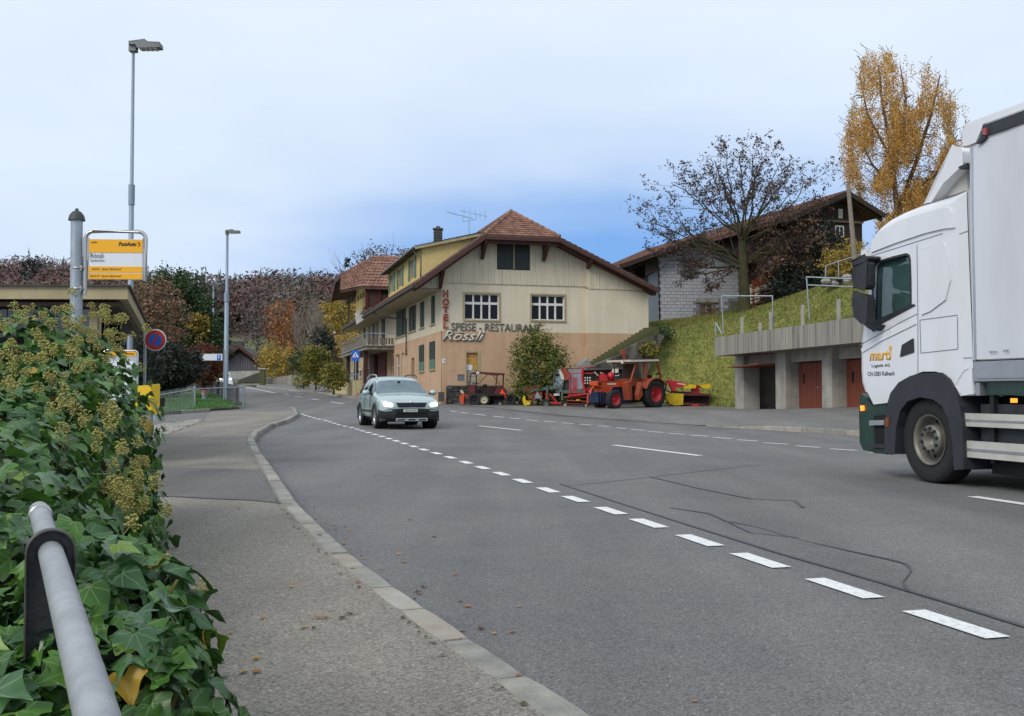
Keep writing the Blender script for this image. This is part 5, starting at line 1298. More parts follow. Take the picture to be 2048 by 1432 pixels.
def far_bits():
    q = MB(); F = Fr(at(535,765,105)[:2], (1,.0)); o = thing('retaining_wall', 'long grey concrete retaining wall along the far right pavement', 'wall', tuple(at(575,765,105)))
    F.prism(q, [F.hit(528,768),F.hit(618,768),F.hit(616,747),F.hit(575,751),F.hit(540,757),F.hit(528,756)], -.4, 0); q.build('wall', M['weathered'], o)
    o = thing('gate_pillar', 'squat mossy stone gate pillar at the end of the retaining wall', 'pillar', tuple(at(524,768,104))); q = MB(); F = Fr(at(524,765,104)[:2], (1,0)); F.rect(q, F.hit(520,760)[0], F.hit(529,760)[0], F.hit(524,770)[1], F.hit(524,738)[1], -.5, .1); q.build('shaft', M['moss'], o); q = MB(); F.rect(q, F.hit(518,760)[0], F.hit(531,760)[0], F.hit(524,739)[1], F.hit(524,736)[1], -.6, .2); q.build('cap', M['concrete'], o)
    o = thing('mauve_roof_house', 'small house with mauve tiled roof and dark gable beside the hotel', 'house', tuple(at(680,730,120)))
    F = Fr(at(680,720,120)[:2], (1,.2)); A = F.hit(668,668,0); 
    q = MB(); F.prism(q, [F.hit(656,740),F.hit(685,740),F.hit(684,705),F.hit(669,672),F.hit(656,705)], -.5, 0); q.build('gable_wall', M['dark_wood'], o)
    q = MB(); slab(q, [F.w(*F.hit(686,708,.5),.5),F.w(*F.hit(668,670,.5),.5),F.w(*F.hit(720,668,-6),-6),F.w(*F.hit(730,708,-6),-6)], .3); q.build('roof', mat('mauve_roof','#7d6264',.85,.15,.8), o)
    q = MB(); F.prism(q, [F.hit(686,740),F.hit(725,740),F.hit(722,706),F.hit(686,706)], -8, -1); q.build('side_wall', M['cream'], o)
    q = MB(); c = at(669,666,118); q.ball(c, .18, 8); q.build('roof_vent', M['galv'], o)
    o = thing('red_roof_house', 'distant house with brick-red roof among orange trees', 'house', tuple(at(570,700,170)))
    F = Fr(at(570,700,170)[:2], (1,.1)); q = MB(); F.prism(q, [F.hit(546,698),F.hit(606,698),F.hit(596,676),F.hit(556,674)], -6, 0); q.build('roof', M['tile_red'], o); q = MB(); F.prism(q, [F.hit(549,715),F.hit(603,715),F.hit(603,697),F.hit(549,697)], -6, -.6); q.build('wall', M['shelter_soffit'], o)
far_bits()
# ------------------------------------------------------------------ trees and shrubs
def bare_tree():
    """wide old maple, leafless but for its brown seed bunches"""
    random.seed(21)
    b = at(1487,617,57); o = thing('maple_tree', 'wide leafless maple hung with brown seed bunches beside the block house', 'tree', tuple(b))
    tb = MB(); twb = MB(); tips = []; xs = lambda px,py: at(px,py,57)
    c0 = Vector(b)
    def curved(p, q, r0, r1, lv):
        """a limb from p to q that sags outwards then rises; forks along its length"""
        n = 7; L = (q-p).length; pts = []; rs = []
        side_ = Vector((random.gauss(0,.06),random.gauss(0,.06),random.uniform(-.05,.03)))*L
        for i in range(n+1):
            t = i/n; pp = p.lerp(q,t)+side_*math.sin(PI*t)+Vector((random.gauss(0,.012),random.gauss(0,.02),random.gauss(0,.012)))*L; pts.append(pp); rs.append(r0+(r1-r0)*t**.8)
        tgt = tb if lv < 2 else twb
        tgt.tube(pts, rs, [8,6,4,3][min(lv,3)], caps=False)
        if lv >= 3:
            tips.append(pts[-1]); tips.append(pts[4]); return
        m = [7,5,4][lv]
        for k in range(m):
            t = .28+.72*(k+random.random())/m; j = min(n-1,int(t*n)); a = pts[j].lerp(pts[j+1], t*n-j); d = (pts[j+1]-pts[j]).normalized()
            nd = (d*.9+Vector((random.gauss(0,.6),random.gauss(0,.75),random.gauss(.12,.5)))).normalized()
            ln = L*random.uniform(.3,.52)*(1.12-.4*t); curved(a, a+nd*ln, rs[j]*.55, rs[j]*.18, lv+1)
    # trunk with two main forks
    f1 = xs(1486,520); f2 = xs(1484,478); 
    tb.tube([c0-Vector((0,0,.5)),c0,xs(1489,590),xs(1487,555),f1,f2], [.50,.40,.31,.28,.25,.20], 12, caps=False)
    ends = [(1290,440,.5),(1278,425,-1),(1300,500,.5),(1340,345,1),(1352,410,-2),(1380,310,0),(1395,360,2.5),(1425,290,-1),(1452,275,1.5),(1478,270,0),(1505,280,-2),(1530,290,1),(1560,300,0),(1590,320,-1),(1620,330,1),(1640,335,0),(1635,375,-1.5),(1618,420,1),(1600,460,-.5),(1440,340,-3),(1500,340,3),(1560,370,-3),(1460,400,3),(1330,470,-1.5),(1390,440,2),(1355,545,.6),(1420,560,-1),(1570,500,2)]
    for x_,y_,dy in ends:
        y_ += (620-y_)*.09; x_ = 1487+(x_-1487)*.95
        q = at(x_,y_,57+dy*1.1); src = f2 if y_ < 400 else f1
        curved(Vector(src)+Vector((0,0,random.uniform(-.6,.4))), q, .045+.03*random.random()+(.02 if y_ < 330 else 0), .018, 0)
    tb.build('trunk', M['bark_moss'], o); twb.build('twigs', M['bark'], o, kind='stuff')
    sb = MB()
    for p in tips:
        if random.random() < .7:
            for _ in range(random.choice((1,2,2,3))):
                c = p+Vector((random.gauss(0,.06),random.gauss(0,.06),random.gauss(-.05,.07))); s_ = random.uniform(.04,.075)
                a = Vector((random.gauss(0,1),random.gauss(0,1),random.gauss(0,1))).normalized()*s_; bb = a.cross(Vector((random.gauss(0,1),random.gauss(0,1),random.gauss(0,1)))).normalized()*s_*.8
                k = len(sb.v); sb.v += [tuple(c-a),tuple(c+bb),tuple(c+a),tuple(c-bb)]; sb.f.append((k,k+1,k+2,k+3)); sb.m.append(random.randrange(3)); sb.sm.append(False)
    sb.build('seed_bunches', LF['seed'], o, kind='stuff')
bare_tree()
def birch():
    random.seed(31)
    Y = 74; b = at(1800,500,Y); o = thing('birch_tree', 'tall golden autumn birch with drooping twigs behind the truck', 'tree', tuple(b))
    tb = MB(); lb = MB(); x = lambda px,py,dy=0: at(px,py,Y+dy)
    stems = [([(1800,520),(1792,400),(1783,300),(1765,210),(1757,130)],.24),([(1797,420),(1830,330),(1862,230),(1880,150)],.2),([(1792,380),(1745,330),(1715,270)],.13),([(1800,400),(1870,350),(1915,270)],.15),([(1790,330),(1735,230),(1720,150)],.12),([(1800,300),(1812,200),(1800,130)],.12),([(1798,440),(1730,410),(1700,350)],.1),([(1798,440),(1880,420),(1925,370)],.1)]
    tipsrc = []
    for pts,r in stems:
        P = [x(px,py,random.uniform(-1.5,1.5) if i else 0) for i,(px,py) in enumerate(pts)]; tb.tube(P, [r*(1-.75*i/(len(P)-1)) for i in range(len(P))], 7, caps=False)
        for i in range(len(P)-1):
            for k in range(9): tipsrc.append((P[i].lerp(P[i+1], random.random()), r))
    def outline(px,py):
        # crown silhouette in the photo's proportions
        L = interp([(95,1735),(130,1712),(200,1700),(260,1688),(300,1676),(340,1690),(400,1722),(440,1755),(520,1770)],py); R = interp([(95,1772),(115,1905),(190,1922),(215,1935),(240,1946),(330,1935),(430,1930),(520,1900)],py)
        if py < 210 and 1812 < px < 1838+ (210-py)*.1 and random.random() < .8: return False
        return L < px < R
    strands = 0
    while strands < 2600:
        px = random.uniform(1670,1948); py = random.uniform(98,480)
        if not outline(px,py): continue
        dens = noise.noise((px*.018,py*.014,1))
        if dens < -.12 and random.random() < .85: continue
        cx_ = interp([(95,1755),(200,1815),(340,1810),(520,1820)],py); hw = interp([(95,25),(130,90),(250,128),(340,130),(520,80)],py)
        if random.random() < ((abs(px-cx_)/hw)**3)*.75: continue
        if py < 200 and random.random() < .5: continue
        dy = random.gauss(0,2.2); p = x(px,py,dy); strands += 1
        L = random.uniform(.5,1.6); n = 26; mi = 0 if dens > .1 else random.randrange(4)
        if strands%4 == 0: tb.tube([p+Vector((random.uniform(-1,1),0,.5)),p,p-Vector((0,0,L))], [.02,.012,.006], 3, caps=False)
        for i in range(n):
            t = i/n; q = p+Vector((random.gauss(0,.13),random.gauss(0,.13),-L*t)); s_ = random.uniform(.04,.075)
            a = Vector((random.gauss(0,.5),random.gauss(0,.5),random.gauss(0,1))).normalized()*s_; bb = a.cross(Vector((random.gauss(0,1),random.gauss(0,1),random.gauss(0,.4)))).normalized()*s_*.75
            k = len(lb.v); lb.v += [tuple(q-a),tuple(q+bb),tuple(q+a),tuple(q-bb)]; lb.f.append((k,k+1,k+2,k+3)); lb.m.append(mi if random.random() < .6 else random.randrange(4)); lb.sm.append(False)
    for p,r in tipsrc:
        if p.z > at(1800,190,74).z: continue
        d = Vector((random.gauss(0,1),random.gauss(0,1),random.uniform(-.1,.5))).normalized()*random.uniform(.7,1.5); tb.tube([p,p+d*.6,p+d+Vector((0,0,-.35))], [.05,.03,.01], 4, caps=False)
    tb.build('trunk', M['birch_bark'], o); lb.build('crown', LF['birch'], o)
birch()
random.seed(41)
def pbush(name, label, cat, px, py, Y, rx, rz, n, size, mats, ry=None, **k):
    """a bush given by the middle of its crown as seen and its half sizes in metres"""
    c = at(px, py, Y); return bush(name, label, cat, tuple(c), (rx, ry or rx, rz), n, size, LF[mats] if isinstance(mats,str) else mats, **k)
# shrub in front of the hotel
c = at(1076,735,50.5)
bush('shrub', 'loose olive-green shrub growing against the hotel wall behind the machines', 'shrub', tuple(c), (1.5,1.0,1.9), 9500, .075, LF['olive'][:3]+[LF['green'][3]], trunk=(.4,.06), clump=.3, per=16, extra=[((c.x-.1,c.y,c.z+1.3),(.75,.6,.9),900),((c.x+.2,c.y,c.z-1.2),(1.7,.9,.8),1400)])
q = MB()
for i in range(16):
    p = Vector((c.x+random.uniform(-1,1),c.y,c.z+random.uniform(.2,1.4))); q.tube([p,p+Vector((random.uniform(-.5,.5),0,random.uniform(.5,1.1)))], [.012,.004], 3, caps=False)
q.build('bare_shoots', M['bark'], label='thin bare shoots standing up from the olive shrub', cat='twigs')
# beside the brick house and chalet
pbush('brown_shrub', 'brown twiggy bush with few leaves between the bare tree and the chalet', 'shrub', 1590,500,58, 2.6,2.0, 2600,.07, LF['brown'], clump=.35, trunk=(6.2,.1), hollow=.2)
pbush('brown_shrub', 'low twiggy bush with reddish leaves right of the bare tree trunk', 'shrub', 1535,530,58.5, 1.6,1.5, 900,.07, LF['brown'], trunk=(5.8,.08), hollow=.2)
pbush('conifer_hedge', 'dark green conifer hedge on the hill below the chalet', 'hedge', 1600,570,58, 1.9,1.5, 5200,.10, LF['darkgreen'], clump=.35, trunk=(6,.1), hollow=.5)
pbush('conifer_bush', 'small round dark evergreen at the left end of the hedge', 'shrub', 1548,592,57, .9,.8, 1500,.09, LF['darkgreen'], clump=.25, trunk=(5.8,.06), hollow=.4)
pbush('conifer_bush', 'upright dark evergreen left of the yellow shrub', 'shrub', 1652,505,58, 1.2,1.9, 2600,.10, LF['darkgreen'], clump=.3, trunk=(6.4,.08), hollow=.4)
pbush('yellow_shrub', 'yellow autumn shrub behind the sloping white handrail', 'shrub', 1700,525,53, 1.5,1.2, 2600,.08, LF['yellow'], clump=.3, trunk=(6.3,.06), hollow=.3)
pbush('red_shrub', 'small dried reddish shrub under the lower window of the block house', 'shrub', 1418,625,60.5, .85,.5, 700,.06, LF['brown'], trunk=(5.5,.04), hollow=.1)
pbush('bramble', 'dark bramble growth along the top of the stained stair wall', 'shrub', 1318,668,54.5, .9,.45, 1500,.07, LF['green'], clump=.22, trunk=(3.6,.03), hollow=.1)
pbush('bramble', 'low bramble spilling over the stained stair wall behind the tractor cab', 'shrub', 1290,700,52.8, .7,.45, 1200,.07, LF['olive'], clump=.2, trunk=(2.4,.03), hollow=.1)
# along the far street, right side
pbush('shrub', 'yellow-green round bush spilling over the hotel terrace', 'shrub', 668,752,66, .9,1.0, 1800,.10, LF['olive'], clump=.3, hollow=.3)
pbush('shrub', 'tall yellow-green shrub left of the hotel balcony', 'shrub', 632,730,78, 1.3,1.7, 2600,.13, LF['olive'], clump=.35, hollow=.3)
pbush('shrub', 'grey-green rounded shrub at the right end of the retaining wall', 'shrub', 606,722,92, 1.3,1.3, 1600,.13, LF['green'], clump=.4, hollow=.3)
pbush('shrub', 'small dry shrub on the pavement corner below the retaining wall', 'shrub', 607,763,88, 1.0,.6, 600,.12, LF['olive'], clump=.3, hollow=.3)
pbush('conifer_tree', 'small dark green conifer between the bare birches and the hotel', 'tree', 644,690,110, 1.3,2.2, 1600,.16, LF['darkgreen'], clump=.4, hollow=.2)
pbush('yellow_tree', 'bright yellow tree by the barn corner', 'tree', 552,728,118, 2.2,2.5, 2200,.18, LF['yellow'], clump=.6, hollow=.2)
pbush('orange_tree', 'orange autumn shrub below the distant red roof', 'tree', 585,722,122, 2.2,1.7, 1700,.18, LF['orange'], clump=.6, hollow=.2)
pbush('orange_tree', 'rusty orange tree left of the white bare birches', 'tree', 568,655,165, 3.2,4.6, 2400,.26, LF['orange'], clump=.9, hollow=.2)
pbush('orange_tree', 'orange-yellow trees beside the mauve roof house', 'tree', 700,690,118, 1.9,1.6, 1500,.16, LF['yellow'], clump=.5, hollow=.2)
pbush('olive_tree', 'bright yellow-green tree above the red roof at the hill foot', 'tree', 680,640,190, 5.2,4.0, 2600,.32, LF['yellow'], clump=1.1, hollow=.2)
pbush('brown_tree', 'grey-brown leafless tree rising behind the distant red roof', 'tree', 540,640,185, 6.0,7.5, 3600,.30, LF['woodgrey'], clump=1.3, hollow=.2)
pbush('brown_tree', 'brown tree crown behind the bare birches', 'tree', 610,640,200, 6.5,6.5, 3000,.36, LF['woodgrey'], clump=1.4, hollow=.2)
pbush('brown_tree', 'rust-brown hillside tree above the hotel balcony', 'tree', 725,610,205, 7,5, 2800,.36, LF['rust'], clump=1.4, hollow=.2)
pbush('yellow_tree', 'low yellow shrub row left of the yellow tree by the barn', 'tree', 528,718,140, 1.6,1.5, 900,.2, LF['yellow'], clump=.5, hollow=.2)
pbush('green_tree', 'dark tree just behind the hotel roof ridge', 'tree', 775,520,105, 3.5,1.6, 1300,.16, LF['woodgrey'], clump=.7, trunk=(4,.3), hollow=.2)
pbush('fir_tree', 'dark fir peeking over the left end of the gable roof', 'tree', 700,560,150, 1.6,3.6, 1000,.24, LF['darkgreen'], clump=.5, trunk=(3,.3), hollow=.1)
pbush('fir_tree', 'thin dark fir left of the bus stop sign on the skyline', 'tree', 60,535,300, 3,5, 700,.5, LF['fir'], clump=.9, trunk=(30,.3), hollow=.1)
# bare white birches
def bare_white(px, base, top, Y, lab, sd, wdt=30):
    random.seed(sd); b = at(px,base,Y); o = thing('bare_birch', lab, 'tree', tuple(b), 'bare white-stemmed birches'); mb = MB()
    t = at(px+random.uniform(-6,6),top,Y); H = (t-b).length
    mb.tube([b,b.lerp(t,.5)+Vector((.3,0,0)),t], [.22,.16,.04], 6, caps=False)
    for i in range(26):
        u = .2+.75*random.random(); p = b.lerp(t,u); d = Vector((random.uniform(-1,1),random.uniform(-1,1),random.uniform(.8,2))).normalized()*H*(.45-.3*u); mb.tube([p,p+d*.5,p+d+Vector((0,0,.3))], [.09,.06,.02], 4, caps=False)
        for _ in range(4):
            e = p+d*random.uniform(.4,1); f = Vector((random.uniform(-1,1),random.uniform(-1,1),random.uniform(.3,1.6)))*1.1; mb.tube([e,e+f], [.035,.01], 3, caps=False)
    mb.build('trunk', M['bark_pale'], o)
bare_white(600,725,640,135,'leftmost bare pale birch at the hill foot',1)
bare_white(622,725,618,132,'tallest bare white birch left of the small conifer',2)
bare_white(640,725,632,130,'bare white birch directly above the small conifer',3)
# big trees left of the street
random.seed(43)
c = at(300,650,62); bush('brown_tree', 'thin brown-leaved tree behind the no-parking sign', 'tree', tuple(c), (2.3,2.0,3.2), 6500, .11, LF['brown'], trunk=(1,.18), clump=.55, hollow=.15)
c = at(355,650,70); bush('green_tree', 'large dark green tree with yellowing leaves behind the lamp post', 'tree', tuple(c), (2.9,2.5,3.9), 16000, .13, LF['green'], trunk=(1,.25), clump=.5, hollow=.35, extra=[((c.x-1.0,c.y,c.z+1.5),(2.0,1.8,2.4),5000),((c.x+2.2,c.y-.5,c.z-1.5),(1.6,1.5,2.2),4000)])
pbush('yellow_tree', 'patch of yellow leaves low in the green tree by the far lamps', 'tree', 398,650,68, .7,1.0, 500,.12, LF['yellow'], clump=.35, hollow=.1)
c = at(408,730,58); bush('rust_shrub', 'rust-brown beech hedge above the picket fence', 'hedge', tuple(c), (1.1,1.2,1.35), 5200, .085, LF['rust'], trunk=(1,.1), clump=.3, hollow=.3, extra=[((c.x-1.4,c.y,c.z-.3),(1.0,1,1.1),2600)])
for i,(px,Y,lab) in enumerate(((300,52,'dark evergreen hedge behind the chain-link fence, left piece'),(348,53,'dark evergreen hedge behind the chain-link fence beside the rusty beech'))):
    pbush('dark_hedge', lab, 'hedge', px,738,Y, 1.7,1.35, 4200,.11, LF['darkgreen'], clump=.4, hollow=.5)
pbush('dark_hedge', 'tall dark shrub in the shade behind the bus shelter', 'hedge', 230,720,44, 2.2,2.0, 4200,.11, LF['darkgreen'], clump=.4, hollow=.5)
# ------------------------------------------------------------------ street furniture on the left
def street_lamp(px, pyb, pyt, Y, label, hd=1.45, r=.075, splice=None):
    b = at(px, pyb, Y); t = at(px+(716-pyt)*.0137*0, pyt, Y); g = hb(b.x,b.y)+.1; t = Vector((b.x,b.y,t.z))
    o = thing('street_lamp', label, 'street lamp', (b.x,b.y,g), 'street lamps along the left pavement')
    q = MB(); H = t.z-g; zs = g+H*.62 if splice is None else splice
    q.tube([(b.x,b.y,g-.2),(b.x,b.y,zs),(b.x,b.y,zs+.01),(b.x,b.y,t.z)], [r*1.2,r*1.05,r*.8,r*.62], 12); q.build('pole', M['galv2'], o)
    q = MB(); q.tube([(b.x,b.y,zs-.22),(b.x,b.y,zs+.22)], r*1.35, 12); q.build('pole_collar', M['galv2'], o)
    q = MB(); s_ = hd
    q.box((b.x,b.y,t.z+.02), (.16*s_,.16*s_,.2*s_)); 
    P = [(-.05,.10),(.28,.14),(.36,.09),(.60,.08),(.61,-.02),(.13,-.035),(.08,.03),(-.05,.03)]
    F = Fr((b.x,b.y), (1,.0)); F.prism(q, [(a*s_,t.z+z*s_+.02) for a,z in P], -.13*s_, .13*s_); h_ = q.build('lamp_head', M['lamp_grey'], o, bevel=.01)
    for i in range(4): q = MB(); q.box((b.x+(.19+.1*i)*s_, b.y, t.z-.02*s_), (.07*s_,.2*s_,.02)); q.build('led_panel', M['lamp_glass'], h_)
street_lamp(258.5,775,97,22,'nearest grey street lamp rising behind the bus stop sign', hd=1.0, r=.05)
street_lamp(451.5,803,466,51,'tall grey street lamp standing in the grass verge', hd=1.05, r=.10)
street_lamp(425,775,568,80,'third street lamp, in front of the green tree', hd=1.05, r=.09)
street_lamp(410.5,770,618,105,'farthest street lamp, small above the yellow leaves', hd=1.05, r=.09)
def bus_stop():
    Y = 9.0; b = at(152,900,Y); t = at(153.5,440,Y)
    o = thing('bus_stop_post', 'thick galvanised bus stop post with dark domed cap', 'post', (b.x,b.y,.1))
    q = MB(); q.tube([(b.x,b.y,0),(t.x,t.y,t.z)], [.056,.05], 20); q.build('shaft', M['galv'], o)
    q = MB(); q.lathe([(.072,0),(.07,.012),(.062,.045),(.04,.075),(.016,.088),(.014,.105),(.001,.11)], (t.x,t.y,t.z-.005), (0,0,1), 20); q.disc((t.x,t.y,t.z-.004),(0,0,1),.07,20); q.build('cap', M['grey_cap'], o)
    # the hanging frame with the stop panel turned slightly
    F = Fr(at(167,520,Y)[:2], (1,.06)); z = lambda y: F.hit(230,y)[1]; x = lambda px: F.hit(px,520)[0]
    s = thing('bus_stop_sign', 'yellow and white bus stop panel in a steel hoop, lettered Rössli', 'sign', tuple(F.w(x(230),z(525))))
    x0,x1 = x(170.5),x(291.5); r = (x1-x0)*.13; zt = z(463); R = .018; pts = [F.w(x0,z(590)),F.w(x0,zt-r)]
    for i in range(1,7): a = PI/2*i/6; pts.append(F.w(x0+r-r*math.cos(a), zt-r+r*math.sin(a)))
    for i in range(0,7): a = PI/2*i/6; pts.append(F.w(x1-r+r*math.sin(a), zt-r+r*math.cos(a)))
    pts.append(F.w(x1,z(562))); q = MB(); q.tube(pts, R, 12); q.build('steel_hoop', M['steel'], s)
    p0,p1 = x(178),x(285)
    def pan(nm,y0,y1,m,o1=.006): q = MB(); F.rect(q, p0, p1, z(y1), z(y0), -.012, o1); return q.build(nm, m, s)
    pn = pan('panel', 478.5, 559, M['sign_white'], .002)
    a = pan('yellow_field', 479, 505.3, M['sign_yellow']); b_ = pan('yellow_field', 533, 544.6, M['sign_yellow']); c = pan('yellow_field', 546.5, 558.5, M['sign_yellow'])
    tx = lambda nm,st,px0,py0,px1,py1,m,par,**k: text(nm, st, F, x(px0), z(max(py0,py1)), x(px1), z(min(py0,py1)), .0075, .001, m, par, **k)
    tx('word','PostAuto',237,492,273,484,M['print'],pn,shear=.3,bold=.03)
    tx('word','Rössli',181,516,207,507,M['print_grey'],pn); tx('word','Spiezwiler',181,524.5,210,518.5,M['print_grey'],pn)
    tx('word','62/63  Spiez Bahnhof',185,541.5,243,536,M['print_brown'],pn); tx('word','66/210  Spiez Bahnhof',181,555.5,243,550,M['print_brown'],pn)
    # small post-horn emblem and red mark
    q = MB(); zc = z(487.5); xc = x(190); pts = [F.w(xc+.024*math.cos(t)*1.1, zc+.014*math.sin(t), .009) for t in [i*PI/8 for i in range(2,17)]]+[F.w(xc+.05,zc+.02,.009)]; q.tube([F.w(xc-.034,zc+.012,.009)]+pts, [.002]*(len(pts))+[.005], 4); q.build('horn_emblem', M['print'], pn)
    q = MB(); xc = x(277.5); zc = z(488); q.tube([F.w(xc-.012,zc+.018,.009),F.w(xc+.01,zc+.012,.009),F.w(xc-.004,zc,.009),F.w(xc+.012,zc-.006,.009),F.w(xc-.006,zc-.02,.009)], .003, 4); q.build('red_emblem', M['sign_red'], pn)
    for px in (177,286): q = MB(); q.tube([F.w(x(px),z(476),0),F.w(x(px),z(560),0)], .006, 6); q.build('panel_edge', M['steel'], s)
    for py in (536.5,577.5):
        q = MB(); c_ = at(153,py,Y); q.lathe([(.058,-.006),(.061,-.006),(.061,.006),(.058,.006)], (b.x,b.y,c_.z), (0,0,1), 16); q.bar((b.x+.05,b.y-.02,c_.z), F.w(x0,c_.z), .02, .02); q.box(F.w(x0-.035,c_.z,.01), (.03,.03,.045)); q.build('clamp', M['steel'], s)
M['print_brown'] = mat('print_brown','#7d5a12',.6,0)
bus_stop()
def shelter():
    o = thing('bus_shelter', 'bus shelter with beige roof fascia, glass wall and dark wood soffit', 'shelter', tuple(at(200,800,14)))
    F = Fr(at(255,590,13)[:2], (1,.03)); z = lambda y,px=230,oo=0: F.hit(px,y,oo)[1]
    zt, zb = z(573), z(603); DEP = 7.2; xr = 0
    s_ = (at(291,670,20)-at(255,600,13)); w = Vector((s_.x,s_.y,0)); dirb = w.normalized(); 
    xr2 = F.P+dirb*0
    # roof deck as a prism: front edge along F, depth along dirb
    def q4(a,oz,k): p = F.w(a,oz); return p+dirb*k
    A = [q4(-8,zb,0),q4(0,zb,0),q4(0,zb,DEP),q4(-8,zb,DEP)]
    q = MB(); slab(q, [v+Vector((0,0,zt-zb)) for v in A], zt-zb-.03); q.build('roof', M['shelter'], o)
    q = MB(); slab(q, [q4(-7.9,zb+.001,.1),q4(-.1,zb+.001,.1),q4(-.1,zb+.001,DEP-.1),q4(-7.9,zb+.001,DEP-.1)], .05); q.build('soffit', M['shelter_soffit'], o)
    q = MB(); slab(q, [v+Vector((0,0,zt-zb+.02)) for v in [q4(-8.05,zb,-.05),q4(.04,zb,-.05),q4(.04,zb,DEP+.05),q4(-8.05,zb,DEP+.05)]], .02); q.build('roof_edge', M['slate'], o)
    q = MB(); e = at(255,590,13); xs = lambda px: F.hit(px,640,-.35)[0]
    F.rect(q, xs(-120), xs(178), z(612,150,-.35), zb, -.45, -.35); q.build('beam', M['shelter'], o)
    q = MB(); F.rect(q, xs(179), xs(194.5), 0, zb, -.5, -.34); q.build('post', M['shelter'], o)
    q = MB(); F.rect(q, xs(-110), xs(-90), 0, zb, -.5, -.34); q.build('post', M['shelter'], o)
    for x0,x1 in ((-88,10),(12,88),(90,162)):
        q = MB(); F.rect(q, xs(x0), xs(x1), .3, z(613,150,-.35), -.42, -.40); q.build('glass_pane', M['shelter_glass'], o)
    q = MB(); F.rect(q, xs(163), xs(178), .3, z(613,150,-.35), -.43, -.39); q.build('glass_pane', M['shelter_glass2'], o)
    q = MB(); F.rect(q, -8, 0.1, 0, zb-.1, -DEP-.0, -DEP+.1); 
    B = q4(-.6,0,DEP-.4); q = MB(); 
    for k in (1.0,2.6,4.2): q = MB(); p = q4(xs(194)+.15,0,k); q.bar((p.x,p.y,0),(p.x,p.y,zb),.06,.06); q.build('glazing_bar', M['dark'], o)
    q = MB(); p0,p1 = q4(xs(194)+.1,0,.4),q4(xs(194)+.1,0,4.5); q.add([(p0.x,p0.y,.3),(p1.x,p1.y,.3),(p1.x,p1.y,zb-.02),(p0.x,p0.y,zb-.02),(p0.x+.02,p0.y,.3),(p1.x+.02,p1.y,.3),(p1.x+.02,p1.y,zb-.02),(p0.x+.02,p0.y,zb-.02)], ((0,1,2,3),(7,6,5,4),(3,2,6,7),(1,5,6,2),(0,4,5,1),(0,3,7,4))); q.build('side_glass', M['shelter_glass2'], o)
    q = MB(); p0 = q4(-8,0,DEP-.6); p1 = q4(-1.9,0,DEP-.6); q.bar((p0.x,p0.y,1.2),(p1.x,p1.y,1.2),.1,2.4); q.build('rear_wall', M['shelter_soffit'], o)
    q = MB(); p = at(199,653,14.2); q.box(p,(.09,.09,.1)); q.build('small_speaker', M['sign_white'], o)
    # timetable case
    t = thing('timetable_case', 'tall timetable case with yellow header under the shelter roof', 'notice board', tuple(at(245,800,12.5)))
    T = Fr(at(245,760,12.5)[:2], (1,.05)); X = lambda px: T.hit(px,760)[0]; Z = lambda y: T.hit(245,y)[1]
    x0,x1,zt_,r = X(205),X(275),Z(701),.05; pts = [T.w(x0,.1),T.w(x0,zt_-r)]+[T.w(x0+r-r*math.cos(a),zt_-r+r*math.sin(a)) for a in (.5,1.0,1.57)]+[T.w(x1-r+r*math.sin(a),zt_-r+r*math.cos(a)) for a in (0,.5,1.0,1.57)]+[T.w(x1,.1)]
    q = MB(); q.tube(pts, .014, 8); q.build('steel_hoop', M['steel'], t)
    q = MB(); T.rect(q, x0+.01, x1-.012, Z(860), Z(702.5), -.03, 0); bd = q.build('board', M['poster'], t)
    q = MB(); T.rect(q, x0+.02, x1-.02, Z(712), Z(703), 0, .006); q.build('header', M['sign_yellow'], t)
    text('word','PostAuto',T,X(250),Z(709.5),X(268),Z(705),.008,.001,M['print'],bd,shear=.3)
    q = MB()
    for i in range(5):
        for j in range(2): a = X(222+j*25); T.rect(q, a, a+.12, Z(735+i*22), Z(722+i*22), 0, .003)
    q.build('timetable_sheet', M['sign_white'], bd)
    # yellow letter/ticket box
    Bx = thing('yellow_box', 'bright yellow wall box on a thin post beside the bus shelter', 'box', tuple(at(295,830,13)))
    D = Fr(at(278,800,11.5)[:2], (1,.12)); a0,z0 = D.hit(278,824); a1,z1 = D.hit(303,771)
    q = MB(); D.prism(q, [(a0-.05,z0+.02),(a1,z0-.0),(a1,z1),(a0-.05,z1-.01)], -.22, 0); bo = q.build('case', M['box_yellow'], Bx, bevel=.006)
    q = MB(); a2 = D.hit(312,800)[0]; q.add([D.w(a1+.004,z0-.02,.02),D.w(a2,z0-.03,-.12),D.w(a2,z1+.02,-.12),D.w(a1+.004,z1+.01,.02),D.w(a1+.004,z0-.02,-.2),D.w(a2,z0-.03,-.2),D.w(a2,z1+.02,-.2),D.w(a1+.004,z1+.01,-.2)], ((0,1,2,3),(7,6,5,4),(3,2,6,7),(1,5,6,2),(0,4,5,1))); q.build('door', M['box_yellow'], Bx, bevel=.005)
    q = MB(); p = D.w(a1-.02,0,-.1); q.tube([(p.x,p.y,0),(p.x,p.y,z0)], .02, 8); q.build('post', M['galv'], Bx)
    # bin
    bn = at(316,835,30); Bn = thing('litter_bin', 'grey slatted litter bin with black liner behind the yellow box', 'bin', (bn.x,bn.y,.1)); zb0,zb1 = at(316,842,30).z,at(316,812,30).z
    q = MB(); q.lathe([(.19,zb0),(.19,zb1-.02)], (bn.x,bn.y,0), (0,0,1), 16); q.build('cage', M['galv'], Bn)
    q = MB(); q.lathe([(.175,zb1-.1),(.2,zb1+.2),(.19,zb1+.24),(.01,zb1+.2)], (bn.x,bn.y,0), (0,0,1), 12); q.build('liner', M['black'], Bn)
M['shelter_glass'] = mat('shelter_glass','#10151a',.05,0,spec=.9)
